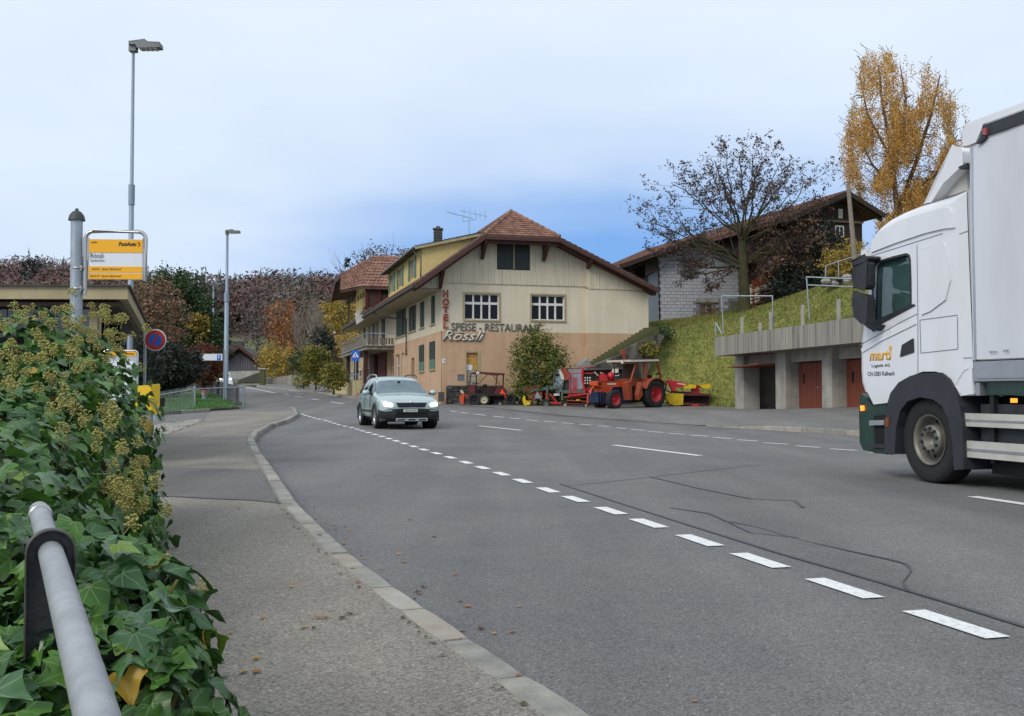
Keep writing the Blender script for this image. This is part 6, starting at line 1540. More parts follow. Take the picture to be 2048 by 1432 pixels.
M['shelter_glass2'] = mat('shelter_glass_pale','#33414a',.08,.2,2,spec=.9)
shelter()
def signs():
    # no-parking roundel
    Y = 20; c = at(310.5,680,Y); o = thing('no_parking_sign', 'round red and blue no-parking sign on a grey post', 'road sign', (c.x,c.y+.04,.1))
    p = at(289,700,Y); q = MB(); q.tube([(p.x,p.y+.03,0),(p.x,p.y+.03,at(289,664,Y).z)], .03, 8); q.build('post', M['galv'], o)
    F = Fr((c.x,c.y), (1,.05)); cz = c.z; n = F.n; R = .213
    def ring(nm,r0,r1,off,m,par=None,sc=1):
        q = MB(); 
        if r0 <= 0: q.lathe([(r1,off-.01),(r1,off),(.001,off)], F.w(0,cz), n, 32, False)
        else: q.lathe([(r0,off-.01),(r0,off),(r1,off),(r1,off-.01)], F.w(0,cz), n, 32, False)
        return q.build(nm, m, par or o)
    ring('back_plate', 0, R, 0, M['sign_white']); ring('blue_field', 0, .125, .006, M['sign_blue']); ring('red_ring', .125, .195, .006, M['sign_red'])
    q = MB(); q.bar(F.w(-.05,cz-.12,.009), F.w(.05,cz+.12,.009), .045, .004, up=n); q.build('red_slash', M['sign_red'], o)
    q = MB(); q.bar(F.w(-.2,cz,.0), (p.x,p.y,cz), .03, .03); q.build('bracket', M['galv'], o)
    # P direction arrow
    Y = 49; F = Fr(at(420,714,Y)[:2], (1,.08)); o = thing('parking_arrow_sign', 'white arrow-shaped direction sign with blue P on its own post', 'road sign', tuple(at(447,800,Y)))
    P = [F.hit(*q) for q in ((397,714),(404,706.5),(446,706.5),(446,722),(404,722))]; q = MB(); F.prism(q, P, -.04, 0); ar = q.build('black_border', M['print'], o)
    P = [F.hit(*q) for q in ((400,714),(405,707.8),(444.8,707.8),(444.8,720.8),(405,720.8))]; q = MB(); F.prism(q, P, .0, .01); q.build('white_face', M['sign_white'], o)
    P = [F.hit(*q) for q in ((399.5,714),(404.5,708.5),(409,708.5),(404.5,714),(409,720),(404.5,720))]; q = MB(); F.prism(q, P, .01, .016); q.build('arrow_head', M['print'], o)
    a,b = F.hit(434,720),F.hit(442,709.5); q = MB(); F.rect(q, a[0], b[0], a[1], b[1], .01, .016); pb = q.build('blue_square', M['sign_blue'], o)
    text('letter', 'P', F, a[0]+.05, a[1]+.04, b[0]-.05, b[1]-.04, .018, .002, M['sign_white'], pb, bold=.02)
    p = at(447.5,800,Y); q = MB(); q.tube([(p.x,p.y+.05,hb(p.x,p.y)),(p.x,p.y+.05,at(447,700,Y).z)], .04, 7); q.build('post', M['galv'], o)
    # pedestrian crossing sign
    Y = 60; F = Fr(at(711,711,Y)[:2], (1,.05)); g = at(711,793,Y); o = thing('crossing_sign', 'square blue pedestrian crossing sign on a slim post before the hotel', 'road sign', (g.x,g.y,g.z))
    a,b = F.hit(703,722),F.hit(719,701); q = MB(); F.rect(q, a[0], b[0], a[1], b[1], -.03, 0); q.build('blue_plate', M['sign_blue'], o)
    q = MB(); F.prism(q, [F.hit(704.5,714.5),F.hit(717.5,714.5),F.hit(711,703.5)], 0, .008); tr_ = q.build('white_triangle', M['sign_white'], o)
    q = MB(); c_ = F.hit(711,710.5); q.bar(F.w(c_[0],c_[1]+.06,.012),F.w(c_[0],c_[1]-.02,.012),.05,.004,up=F.n); q.bar(F.w(c_[0],c_[1]-.02,.012),F.w(c_[0]-.06,c_[1]-.1,.012),.025,.004,up=F.n); q.bar(F.w(c_[0],c_[1]-.02,.012),F.w(c_[0]+.06,c_[1]-.1,.012),.025,.004,up=F.n); q.ball(F.w(c_[0],c_[1]+.09,.012),.02,6); q.build('walking_figure', M['print'], tr_)
    q = MB(); q.tube([(g.x,g.y+.05,g.z-.2),(g.x,g.y+.05,at(711,703,Y).z)], .035, 7); q.build('post', M['galv'], o)
    # hydrant
    Y = 50; b = at(408,808,Y); o = thing('hydrant', 'small grey hydrant with red cap in the grass', 'hydrant', tuple(b)); t = at(408,782,Y); 
    q = MB(); q.tube([b,(b.x,b.y,t.z-.15)], [.1,.09], 10); q.build('barrel', M['galv'], o); q = MB(); q.tube([(b.x,b.y,t.z-.2),(b.x,b.y,t.z-.05)], .13, 10); q.build('collar', M['steel'], o)
    q = MB(); q.lathe([(.15,-.02),(.14,.05),(.06,.1),(.001,.11)], (b.x,b.y,t.z-.05), (0,0,1), 10); q.build('cap', mat('hydrant_red','#8c3a33',.6,.1,5), o)
signs()
def fences():
    # pipe rail fence with wire mesh round the verge
    o = thing('mesh_fence', 'galvanised pipe fence with thin wire mesh round the grass verge', 'fence', tuple(at(390,820,42)))
    pts = [(300,786,840,35),(390,772,819,41),(487,768,816,42.6)]
    T = [at(x,y,Y) for x,y,_,Y in pts]; B = [Vector((t.x,t.y,hb(t.x,t.y)+.1)) for t in T]
    ex = T[0]+(T[0]-T[1])*1.6; T = [ex]+T; B = [Vector((ex.x,ex.y,hb(ex.x,ex.y)+.1))]+B
    for b,t in zip(B[1:],T[1:]): q = MB(); q.tube([b,t+Vector((0,0,.02))], .035, 8); q.build('post', M['galv'], o)
    q = MB(); q.tube([T[0]-Vector((0,0,.12)),T[1]-Vector((0,0,.12)),T[2]-Vector((0,0,.12)),T[3]-Vector((0,0,.12))], .022, 8); q.build('top_rail', M['galv'], o)
    q = MB()
    for a,b,c,d in zip(T,T[1:],B,B[1:]):
        L = (b-a).length; n = int(L/.11)
        for i in range(n):
            p = c.lerp(d,i/n); r = a.lerp(b,min(1,(i+5)/n)); q.tube([p,r], .0022, 3, caps=False); p = c.lerp(d,min(1,(i+5)/n)); r = a.lerp(b,i/n); q.tube([p,r], .0022, 3, caps=False)
    q.build('wire_mesh', M['galv'], o, kind='stuff')
    # picket fence going away along the pavement
    o = thing('picket_fence', 'long grey picket fence running away beside the far pavement', 'fence', tuple(at(486,812,43)))
    a = at(486,768,43.5); k = 0; y = 43.5
    while y < 92 and k < 290:
        x = interp(ET,y)-.25; g = hb(x,y)+.1; q = MB(); q.bar((x,y,g),(x,y,g+.95+random.uniform(-.02,.02)), .035, .07, up=(0,1,0)) if False else q.box((x,y,g+.48),(.03,.075,.95)); q.build('picket', M['grey_plank'], o); y += .17; k += 1
    for z in (.25,.75):
        q = MB(); P = [Vector((interp(ET,yy)-.28,yy,hb(interp(ET,yy),yy)+.1+z)) for yy in fr_(43.5,92,4.85)]
        for p,r in zip(P,P[1:]): q.bar(p,r,.04,.05)
        q.build('fence_rail', M['grey_plank'], o)
random.seed(8)
fences()
# ------------------------------------------------------------------ vehicles
class PX:
    """draws parts on vertical planes from their outline as seen"""
    def __init__(s, F, root): s.F = F; s.r = root
    def poly(s, name, pts, o0, o1, m, par=None, bevel=0, oh=None, label=None):
        q = MB(); s.F.prism(q, [s.F.hit(x,y,o1 if oh is None else oh) for x,y in pts], o0, o1); return q.build(name, M[m] if isinstance(m,str) else m, par or s.r, bevel=bevel, label=label)
    def tube(s, name, pts, r, m, par=None, n=6):
        q = MB(); q.tube([s.F.w(*s.F.hit(p[0],p[1],p[2] if len(p) > 2 else 0), p[2] if len(p) > 2 else 0) for p in pts], r, n); return q.build(name, M[m], par or s.r)
    def bar(s, name, p0, p1, w, h_, o, m, par=None):
        q = MB(); q.bar(s.F.w(*s.F.hit(*p0,o),o), s.F.w(*s.F.hit(*p1,o),o), w, h_); return q.build(name, M[m], par or s.r)
    def whl(s, px, py, o, R, w, rr, tyre='tyre', rim='red', lugs=0, **k):
        a,z = s.F.hit(px,py,o); return wheel(s.r, s.F.w(a,z,o), s.F.n, R, w, rr, M[tyre], M[rim], lugs, **k)
    def strip(s, name, pts, w, o, m, par=None, closed=False):
        P = [s.F.w(*s.F.hit(x,y,o),o) for x,y in pts]; q = MB()
        if closed: P.append(P[0])
        for a,b in zip(P,P[1:]): q.bar(a,b,.006,w,up=s.F.n) if False else q.bar(a,b,w,.008,up=s.F.n)
        return q.build(name, M[m], par or s.r)
def truck():
    F = Fr((4.87,11.85), (.2479,-.9688)); o = thing('delivery_truck', 'white curtain-sided truck with dark green bumper driving off along the far lane', 'truck', (4.87,11.85,0)); T = PX(F, o); H = lambda x,y,oo=0: F.hit(x,y,oo)
    W_ = 2.5; r = .13
    front = [(1723,784),(1717,768),(1715,740),(1715,700),(1717,670),(1721,645),(1727,600),(1731,560),(1734,520),(1735,498),(1738,480),(1746,462),(1758,449),(1775,436),(1800,423),(1830,411),(1865,400),(1900,389),(1933,377)]
    rest = [(1935,440),(1938,520),(1943,640),(1947,760),(1949,791),(1921,792),(1907,768),(1893,750),(1872,743),(1845,743),(1822,752),(1806,770),(1798,790),(1796,803),(1747,809)]
    P = [H(*p) for p in front]; R_c = [H(*p) for p in rest]
    n = len(P); Q = []
    for i,p in enumerate(P):
        a = P[max(0,i-1)]; b = P[min(n-1,i+1)]; d = Vector((b[0]-a[0],b[1]-a[1])).normalized(); nn = Vector((d.y,-d.x))   # inwards (clockwise outline)
        k = min(1,(n-1-i)/2+.35) if i > n-3 else 1
        Q.append((p[0]+nn.x*r*k, p[1]+nn.y*r*k))
    Q[0] = (P[0][0]+r, P[0][1])
    win = [H(*p) for p in ((1744,646),(1745,600),(1746,560),(1748,533),(1753,525),(1785,515),(1812,508.5),(1818,511),(1820,520),(1821.5,560),(1822,611))]
    q = MB(); F.wall(q, Q+R_c, [win], depth=.05)
    K = 6; rows = []
    for k in range(K+1):
        t = PI/2*k/K; rows.append([F.w(Q[i][0]+(P[i][0]-Q[i][0])*math.sin(t), Q[i][1]+(P[i][1]-Q[i][1])*math.sin(t), -r*(1-math.cos(t))) for i in range(n)])
    rows.append([F.w(*P[i], -W_+r) for i in range(n)]); rows.append([F.w(Q[i][0],Q[i][1],-W_) for i in range(n)])
    fs = []
    for k in range(len(rows)-1):
        for i in range(n-1): fs.append((k*n+i,k*n+i+1,(k+1)*n+i+1,(k+1)*n+i))
    q.add([v for row in rows for v in row], fs, True)
    # far side and back
    al = Q+R_c; q.add([F.w(*p,-W_) for p in al], tessellate_polygon([[Vector((a,z,0)) for a,z in al]])); bk = [P[-1]]+R_c[:5]
    for a,b in zip(bk,bk[1:]): q.quad(F.w(*a,-.01),F.w(*b,-.01),F.w(*b,-W_),F.w(*a,-W_))
    for a,b in zip(R_c[4:],R_c[5:]): q.quad(F.w(*a,0),F.w(*b,0),F.w(*b,-.6),F.w(*a,-.6))
    cab = q.build('cab', M['truck_white'], o)
    q = MB(); F.prism(q, win, -.075, -.06); q.build('side_window', M['cab_glass'], cab)
    q = MB(); F.prism(q, [H(*p) for p in ((1735,700),(1735,540),(1760,500),(1925,450),(1930,700))], -W_+.1, -.4); q.build('interior', M['dark'], cab)
    T.poly('windscreen', [(1733,640),(1735,545),(1739,545),(1737,640)], -W_+.15, -r, 'cab_glass', cab, oh=-r) if False else None
    # window rubber
    wp = [(1744,646),(1745,600),(1746,560),(1748,533),(1753,525),(1785,515),(1812,508.5),(1818,511),(1820,520),(1821.5,560),(1822,611)]
    T.strip('window_seal', wp, .028, .002, 'black_flat', cab, closed=True)
    T.poly('window_sill_trim', [(1738,655),(1744,644),(1826,608),(1830,611),(1757,650),(1746,664)], -.02, .012, 'black_flat', cab)
    # seams, panels and creases
    for nm,pts in (('door_seam',[(1834,490),(1835,560),(1836,640),(1836,700),(1836,762)]),('door_seam',[(1720,690),(1760,668),(1800,645),(1834,628)]),('panel_seam',[(1739,513),(1790,497),(1850,478),(1885,467)]),('panel_seam',[(1915,633),(1916,698),(1842,706),(1840,640),(1915,630)]),('panel_seam',[(1919,468),(1936,462)]),('panel_seam',[(1927,716),(1947,715)])):
        T.strip(nm, pts, .008, .001, 'seam_grey', cab)
    T.poly('sleeper_panel', [(1842,600),(1841,500),(1884,484),(1890,490),(1897,530),(1900,560),(1890,600),(1860,622),(1842,630)], -.01, .016, 'truck_white', cab, bevel=.012)
    T.poly('roof_side_panel', [(1741,505),(1744,480),(1760,463),(1800,441),(1880,416),(1897,416),(1903,424),(1908,455),(1888,457),(1850,466),(1790,486)], -.01, .022, 'truck_white', cab, bevel=.015)
    T.poly('door_swage', [(1722,697),(1760,675),(1830,642),(1831,648),(1762,682),(1724,705)], -.01, .014, 'truck_white', cab, bevel=.006)
    T.poly('corner_panel', [(1917,760),(1928,742),(1943,735),(1947,788),(1925,789),(1912,772)], -.01, .02, 'truck_white', cab, bevel=.01)
    T.poly('door_handle_recess', [(1800,713),(1804,690),(1826,677),(1827,704)], -.01, .012, 'black_flat', cab, bevel=.004)
    def tx(st,x0,y0,x1,y1,m,**k):
        a,b = H(x0,y1),H(x1,y0); text('word', st, F, a[0], a[1], b[0], b[1], .003, .002, M[m], cab, **k)
    tx('marti',1740,698,1783,722,'logo_yellow',bold=.02,shear=.1); tx('Logistik AG',1744,727,1780,736.5,'print'); tx('CH-3283 Kallnach',1736,742,1789,752,'print')
    T.poly('logo_dot', [(1777,697),(1780,691),(1784,694),(1782,699)], 0, .006, 'logo_yellow', cab)
    # green bumper with entry steps
    T.poly('bumper', [(1722,786),(1745,811),(1772,806),(1772,908),(1750,905),(1727,900),(1720,885),(1719,830),(1720,800)], -W_, -.03, 'truck_green', bevel=.04, oh=-.03)
    T.poly('step_recess', [(1747,832),(1770,829),(1770,895),(1750,897)], -.03, -.02, 'dark')
    T.poly('step', [(1738,841),(1768,840),(1768,850),(1738,851)], -.05, .02, 'alu'); T.poly('step', [(1738,888),(1768,889),(1768,896),(1738,895)], -.05, .02, 'trim')
    T.poly('corner_lamp', [(1720,811),(1724.5,811),(1725,821),(1721,822)], -.2, -.0, 'amber')
    # wheel arch
    outer = [(1778,908),(1769,905),(1769,858),(1772,815),(1781,786),(1797,765),(1820,752),(1845,746),(1880,745),(1897,758),(1908,778),(1920,812),(1925,860),(1927,938)]
    inner = [(1908,940),(1904,880),(1897,838),(1884,812),(1866,799),(1840,794),(1815,802),(1800,822),(1792,855),(1789,908)]
    T.poly('wheel_arch', outer+inner, -.5, .035, 'trim', bevel=.015); T.poly('arch_reflector', [(1770,836),(1777,835),(1777,853),(1770,854)], .02, .045, 'amber_off')
    q = MB(); F.prism(q, [H(*p) for p in ((1790,905),(1792,850),(1805,812),(1840,793),(1880,800),(1900,840),(1908,935))], -1.2, -.45); q.build('arch_liner', M['dark'], o)
    # front wheel
    def twheel(a):
        c = F.w(a,.505,-.20); q = MB(); R = .505
        q.lathe([(.29,-.15),(R*.95,-.15),(R,-.12),(R,.10),(R*.985,.135),(R*.93,.155),(R*.8,.16),(R*.66,.15),(.30,.14),(.285,.13)], c, F.n, 48)
        for rr_ in (.60,.78,.90): q.lathe([(R*rr_,.158),(R*(rr_+.01),.163),(R*(rr_+.02),.158)], c, F.n, 48)
        t = q.build('wheel', M['tyre'], o); q = MB()
        q.lathe([(.295,.135),(.300,.148),(.285,.15),(.265,.10),(.25,.02),(.22,-.01),(.185,.02),(.175,.10),(.172,.135),(.10,.145),(.095,.14),(.085,.07),(.06,.05),(.001,.05)], c, F.n, 40); rm = q.build('rim', M['rim_truck'], t)
        ax = F.n; aa = F.u; bb = Vector((0,0,1))
        for k in range(10):
            an = 2*PI*k/10+.2; p = c+(aa*math.cos(an)+bb*math.sin(an))*.135+ax*.13; q = MB(); q.lathe([(.022,0),(.022,.012),(.016,.014),(.014,.04),(.001,.042)], p, ax, 8, False); q.build('wheel_nut', M['trim'], rm)
            p = c+(aa*math.cos(an+.3)+bb*math.sin(an+.3))*.222+ax*.006; q = MB(); q.disc(p, ax, .028, 10); q.build('vent_hole', M['dark'], rm)
        for sd_ in (1,): q = MB(); q.lathe([(.29,-.15),(.5,-.15),(.5,.15),(.29,.15)], F.w(a,.505,-W_+.25), F.n, 24); q.build('wheel', M['tyre'], o)
    s0 = H(1858,883,-.05)[0]; twheel(s0); twheel(s0+6.2)
    # mirrors
    mo = .28
    T.poly('mirror_arm', [(1733,524),(1760,512),(1763,518),(1738,534)], -.1, .22, 'black_flat', bevel=.02, oh=.0)
    T.poly('mirror', [(1708,532),(1733,524),(1734,572),(1728,580),(1709,574),(1706,560)], .15, mo, 'black_flat', bevel=.02)
    T.poly('mirror', [(1707,584),(1730,590),(1734,600),(1735,646),(1722,645),(1709,632),(1706,610)], .15, mo, 'black_flat', bevel=.02)
    T.poly('mirror_bracket', [(1722,642),(1738,648),(1758,650),(1748,662),(1735,655)], -.1, .1, 'black_flat', bevel=.01)
    T.poly('roof_marker_lamp', [(1723,500),(1732,497),(1734,518),(1724,521)], -.25, -.1, 'lamp_glass', bevel=.01, oh=-.1)
    # air deflector on the roof
    T.poly('air_deflector', [(1851,406),(1876,352),(1905,293),(1922,301),(1924,328),(1890,366),(1862,401)], -W_+.3, -.12, 'truck_white', bevel=.02, oh=-.12)
    T.poly('deflector_side', [(1860,404),(1925,342),(1934,345),(1935,380)], -W_+.35, -.25, 'offwhite', oh=-.25); T.poly('deflector_strut', [(1916,334),(1933,326),(1934,333),(1920,339)], -.3, -.1, 'black_flat', oh=-.1)
    # box body
    a0 = H(1942,520)[0]; a1 = a0+7.6; zt = H(1990,262)[1]; zc = H(1990,719.5)[1]; zr_ = H(1990,231)[1]; zb = H(1990,762)[1]
    q = MB(); F.rect(q, a0, a1, zc, zt+.04, -W_, -.02); body = q.build('box_body', M['truck_white'], o)
    # the curtain hangs in soft waves
    q = MB(); nx, nz = 60, 14; vs = []
    for i in range(nx+1):
        for j in range(nz+1):
            a = a0+.02+(a1-a0-.04)*i/nx; z = zc+.01+(zt-zc-.02)*j/nz; vs.append(F.w(a,z,.012+.010*noise.noise((a*1.6,z*.8,0))+.004*math.sin(a*9)))
    q.add(vs, [(i*(nz+1)+j,(i+1)*(nz+1)+j,(i+1)*(nz+1)+j+1,i*(nz+1)+j+1) for i in range(nx) for j in range(nz)], True); cu = q.build('curtain', M['curtain'], o)
    q = MB(); F.rect(q, a0+.25, a1, zt, zt+.11, -.02, .03); q.build('top_rail', M['trim'], o); q = MB(); F.rect(q, a0+.25, a1, zt-.03, zt, -.02, .035); q.build('rail_lip', M['black_flat'], o)
    q = MB(); F.rect(q, a0-.03, a1, zt+.112, zr_, -W_-.02, .03); q.build('roof_edge', M['truck_white'], o, bevel=.02)
    T.poly('roof_corner', [(1926,292),(1925,262),(1933,249),(1966,246),(1962,262),(1951,284),(1936,290)], -W_, .04, 'truck_white', bevel=.02)
    T.poly('corner_marker', [(1964,268),(1967,256),(1971,255),(1971,270)], .03, .06, 'red_refl'); T.poly('curtain_buckle', [(1952,288),(1963,270),(1972,274),(1960,286)], .02, .05, 'black_flat')
    T.poly('front_post', [(1940,296),(1945,294),(1952,720),(1948,722)], -.1, .02, 'alu'); 
    tx2 = lambda st,x0,y0,x1,y1: text('word', st, F, H(x0,y1)[0], H(x0,y1)[1], H(x1,y0)[0], H(x1,y0)[1], .03, .002, M['print_grey'], cu)
    tx2('Berner',1984,700.5,2000,706); tx2('zone',2011,699,2022,704)
    q = MB(); F.rect(q, a0+.03, a1, zb, zc-.012, -.1, .015); q.build('side_board', M['alu'], o); q = MB(); F.rect(q, a0+.1, a1, zb+.03, zb+.08, .015, .03); q.build('board_rail', M['alu'], o)
    z2 = H(1990,790)[1]; q = MB(); F.rect(q, a0+.14, a1, z2, zb-.01, -W_, -.06); q.build('chassis_beam', M['truck_green'], o); T.poly('chassis_end', [(1952,766),(1959,766),(1960,791),(1953,791)], -.2, 0, 'alu')
    q = MB(); F.rect(q, s0+.75, a1, .35, z2-.01, -W_+.3, -.45); q.build('underframe', M['chassis'], o)
    q = MB(); F.rect(q, s0+.8, s0+1.5, .38, z2-.1, -.5, -.12); q.build('battery_box', M['trim'], o)
    for y0,y1 in ((828,855),(885,919)):
        z0_,z1_ = H(1985,y1)[1],H(1985,y0)[1]; b0 = H(1925,y0)[0]; q = MB(); F.prism(q, [(b0,z0_),(a1,z0_),(a1,z1_),(b0,z1_)], -.06, -.015); br = q.build('side_guard', M['offwhite'], o, bevel=.008)
        q = MB(); F.rect(q, b0+.01, a1, z0_+(z1_-z0_)*.4, z0_+(z1_-z0_)*.55, -.014, -.008); q.build('guard_ridge', M['alu'], br)
    for a in (s0+1.0,s0+2.6): q = MB(); F.rect(q, a, a+.06, .3, z2, -.14, -.07); q.build('guard_bracket', M['chassis'], o)
    c = H(2023,801); q = MB(); q.box(F.w(c[0],c[1],-.03),(.03,.09,.045)); q.build('side_marker_lamp', M['amber'], o)
    T.poly('mud_flap', [(1908,885),(1926,885),(1927,938),(1909,940)], -.5, -.0, 'trim')
    q = MB(); q.bar(F.w(s0+.8,.25,-.5), F.w(s0+2.0,.25,-.5), .5, .16); q.build('air_tank', M['chassis'], o)
truck()
def estate_car():
    random.seed(4)
    f = Vector((.30,-.954,0)).normalized(); l = Vector((-f.y,f.x,0)); O = Vector((-3.07,29.43,0)); g = hb(O.x,O.y)
    w = lambda x,y,z: O+f*x+l*y+Vector((0,0,g+z))
    o = thing('estate_car', 'pale green-silver estate car with headlights on, driving towards the camera', 'car', (O.x,O.y,g))
    #  x   zbot wlow  zmid wmid  zbelt wbelt ztop wtop crown
    ST = [(.915,.34,.50,.50,.60,.66,.56,.70,.46,.0),(.87,.24,.70,.50,.76,.70,.70,.76,.60,.01),(.74,.22,.80,.52,.855,.76,.80,.83,.70,.015),(.45,.22,.85,.55,.885,.84,.84,.90,.76,.02),(.1,.22,.87,.58,.893,.89,.85,.95,.77,.025),(-.3,.22,.87,.58,.893,.925,.86,.97,.77,.025),(-.42,.22,.87,.58,.893,.935,.865,.99,.77,.03),
      (-.50,.22,.87,.58,.893,.95,.865,1.03,.76,.03),(-1.14,.22,.87,.58,.893,.96,.865,1.43,.61,.03),(-1.28,.22,.87,.58,.893,.96,.865,1.455,.60,.03),(-1.72,.22,.87,.58,.893,.97,.865,1.49,.60,.03),(-1.80,.22,.87,.58,.893,.97,.865,1.492,.60,.03),(-2.55,.22,.87,.58,.893,.98,.865,1.48,.59,.03),(-2.66,.22,.87,.58,.893,.98,.865,1.475,.59,.03),(-3.25,.24,.87,.60,.89,.99,.85,1.44,.57,.03),(-3.42,.28,.85,.62,.87,.99,.83,1.41,.56,.02),(-3.58,.35,.80,.65,.83,1.0,.79,1.2,.6,.02),(-3.66,.38,.72,.66,.78,1.0,.74,1.03,.62,.01)]
    rows = []
    for x,zb,wl,zm,wm,ze,we,zt,wt,cr in ST:
        half = [(0,zb),(wl*.7,zb),(wl,zb+.06),(wm,zm),(we,ze),(wt,zt-.02),(wt*.82,zt),(wt*.45,zt+cr*.7),(0,zt+cr)]
        ring = [(y,z) for y,z in half]+[(-y,z) for y,z in half[-2:0:-1]]; rows.append([(x,y,z) for y,z in ring])
    n = len(rows[0]); bm = bmesh.new(); V = [[bm.verts.new(p) for p in r_] for r_ in rows]
    # materials: 0 paint 1 side glass 2 windscreen 3 cladding
    for i in range(len(rows)-1):
        for k in range(n):
            k2 = (k+1)%n; fc = bm.faces.new((V[i][k],V[i][k2],V[i+1][k2],V[i+1][k])); fc.smooth = True
            kk = k if k < 8 else n-1-k; mi = 0
            if kk == 4 and i in (7,8,9,11,13): mi = 1
            if kk in (5,6,7) and i in (6,7): mi = 2
            if kk in (0,1) or (kk == 2 and (i < 3 or i > 12)): mi = 3
            if kk == 2 and ST[i][0] > .7: mi = 3
            if kk in (6,7) and i == 15: mi = 1
            fc.material_index = mi
    f0 = bm.faces.new([v for v in V[0]][::-1]); f0.material_index = 0; f1 = bm.faces.new(V[-1])
    me = bpy.data.meshes.new('t'); bm.to_mesh(me); bm.free(); tmp = bpy.data.objects.new('t', me); C.objects.link(tmp)
    for m in ('carpaint','car_glass_dark','car_glass','cladding'): me.materials.append(M[m])
    sm = tmp.modifiers.new('s','SUBSURF'); sm.levels = 2; sm.render_levels = 2
    em = bpy.data.meshes.new_from_object(tmp.evaluated_get(bpy.context.evaluated_depsgraph_get())); bpy.data.objects.remove(tmp)
    # wheel wells: faces of the lower side near the axles are dropped in favour of dark wells
    axles = (0,-2.58)
    for mi,nm,m in ((0,'body','carpaint'),(1,'side_window','car_glass_dark'),(2,'windscreen','car_glass'),(3,'cladding','cladding')):
        q = MB(); q.smooth = True; mp = {}
        for p in em.polygons:
            if p.material_index != mi: continue
            c = p.center
            if any((c.x-ax)**2+(c.z-.33)**2 < .345**2 and abs(c.y) > .6 for ax in axles): continue
            idx = []
            for v in p.vertices:
                if v not in mp: mp[v] = len(q.v); q.v.append(tuple(w(*em.vertices[v].co)))
                idx.append(mp[v])
            q.f.append(tuple(idx)); q.m.append(0); q.sm.append(True)
        if q.f: q.build(nm, M[m], o)
    q = MB(); q.box((0,0,0),(1,1,1)); 
    def bx(name, x0,x1,y0,y1,z0,z1,m,par=None,bevel=0,label=None):
        q = MB(); vs = [w(x,y,z) for z in (z0,z1) for y in (y0,y1) for x in (x0,x1)]; q.add(vs, ((0,2,3,1),(4,5,7,6),(0,1,5,4),(2,6,7,3),(0,4,6,2),(1,3,7,5))); return q.build(name, M[m], par or o, bevel=bevel, label=label)
    bx('underbody', -3.4,.6,-.7,.7,.2,.62,'dark')
    from mathutils.bvhtree import BVHTree
    bvh = BVHTree.FromPolygons([v.co for v in em.vertices],[tuple(p.vertices) for p in em.polygons])
    def decal(name, pts, off, m, par=None):
        tri = tessellate_polygon([[Vector((a,b,0)) for a,b in pts]]); bm = bmesh.new(); vs = [bm.verts.new((0,a,b)) for a,b in pts]
        for t in tri:
            try: bm.faces.new([vs[i] for i in t])
            except Exception: pass
        bmesh.ops.subdivide_edges(bm, edges=bm.edges[:], cuts=4, use_grid_fill=True); bmesh.ops.triangulate(bm, faces=bm.faces[:])
        last = .8
        for v in bm.verts:
            hit = bvh.ray_cast(Vector((3,v.co.y,v.co.z)), Vector((-1,0,0)))
            x_ = hit[0].x if hit[0] is not None else .55
            x_ = max(x_, .45); v.co = w(x_+off, v.co.y*1.004, v.co.z)
        me = bpy.data.meshes.new(name); bm.to_mesh(me); bm.free(); me.materials.append(M[m]); ob = bpy.data.objects.new(name, me); C.objects.link(ob); pr = par or o; ob.parent = pr
        mtx = Matrix(); p_ = pr
        while p_ is not None: mtx = p_.matrix_basis @ mtx; p_ = p_.parent
        ob.matrix_basis = mtx.inverted(); return ob
    def plate(name, pts, x0, x1, m, par=None, bevel=0):   # pts in (y,z) on the nose
        if name in ('bumper','grille','headlight','grille_frame','grille_bar'): return decal(name, pts, {'grille':.010,'grille_bar':.016,'grille_frame':.018,'bumper':.012,'headlight':.012}[name], m, par)
        q = MB(); A = [w(x1(y,z) if callable(x1) else x1,y,z) for y,z in pts]; B = [w(x0,y,z) for y,z in pts]; k = len(pts)
        q.add(A+B, [tuple(range(k)),tuple(range(k,2*k))[::-1]]+[(i,(i+1)%k,(i+1)%k+k,i+k) for i in range(k)]); return q.build(name, M[m], par or o, bevel=bevel)
    nose = lambda y,z,e=.0: .935-.10*(abs(y)/.6)**2-.35*max(0,abs(y)-.6)-.25*max(0,z-.66)+e
    # lower bumper cladding
    plate('bumper', [(-.86,.22),(-.80,.52),(-.62,.56),(-.30,.575),(.30,.575),(.62,.56),(.80,.52),(.86,.22),(.7,.2),(-.7,.2)], .55, lambda y,z: nose(y,z,.015 if abs(y) < .7 else .0), 'cladding', bevel=.01)
    plate('grille', [(-.37,.615),(.37,.615),(.44,.74),(-.44,.74)], .7, lambda y,z: nose(y,z,.015), 'black')
    for z in (.64,.665,.69,.715): plate('grille_bar', [(-.40,z),(.40,z),(.40,z+.008),(-.40,z+.008)], .9, lambda y,zz: nose(y,zz,.022), 'trim')
    plate('grille_frame', [(-.46,.745),(.46,.745),(.48,.775),(.10,.785),(.07,.775),(-.07,.775),(-.10,.785),(-.48,.775)], .7, lambda y,z: nose(y,z,.02), 'chrome')
    plate('grille_frame', [(-.36,.60),(.36,.60),(.37,.612),(-.37,.612)], .7, lambda y,z: nose(y,z,.02), 'chrome')
    q = MB(); c = w(bvh.ray_cast(Vector((3,0,.755)),Vector((-1,0,0)))[0].x+.015,0,.755); q.lathe([(.045,0),(.045,.012),(.001,.016)], c, f, 16); q.build('badge', M['chrome'], o)
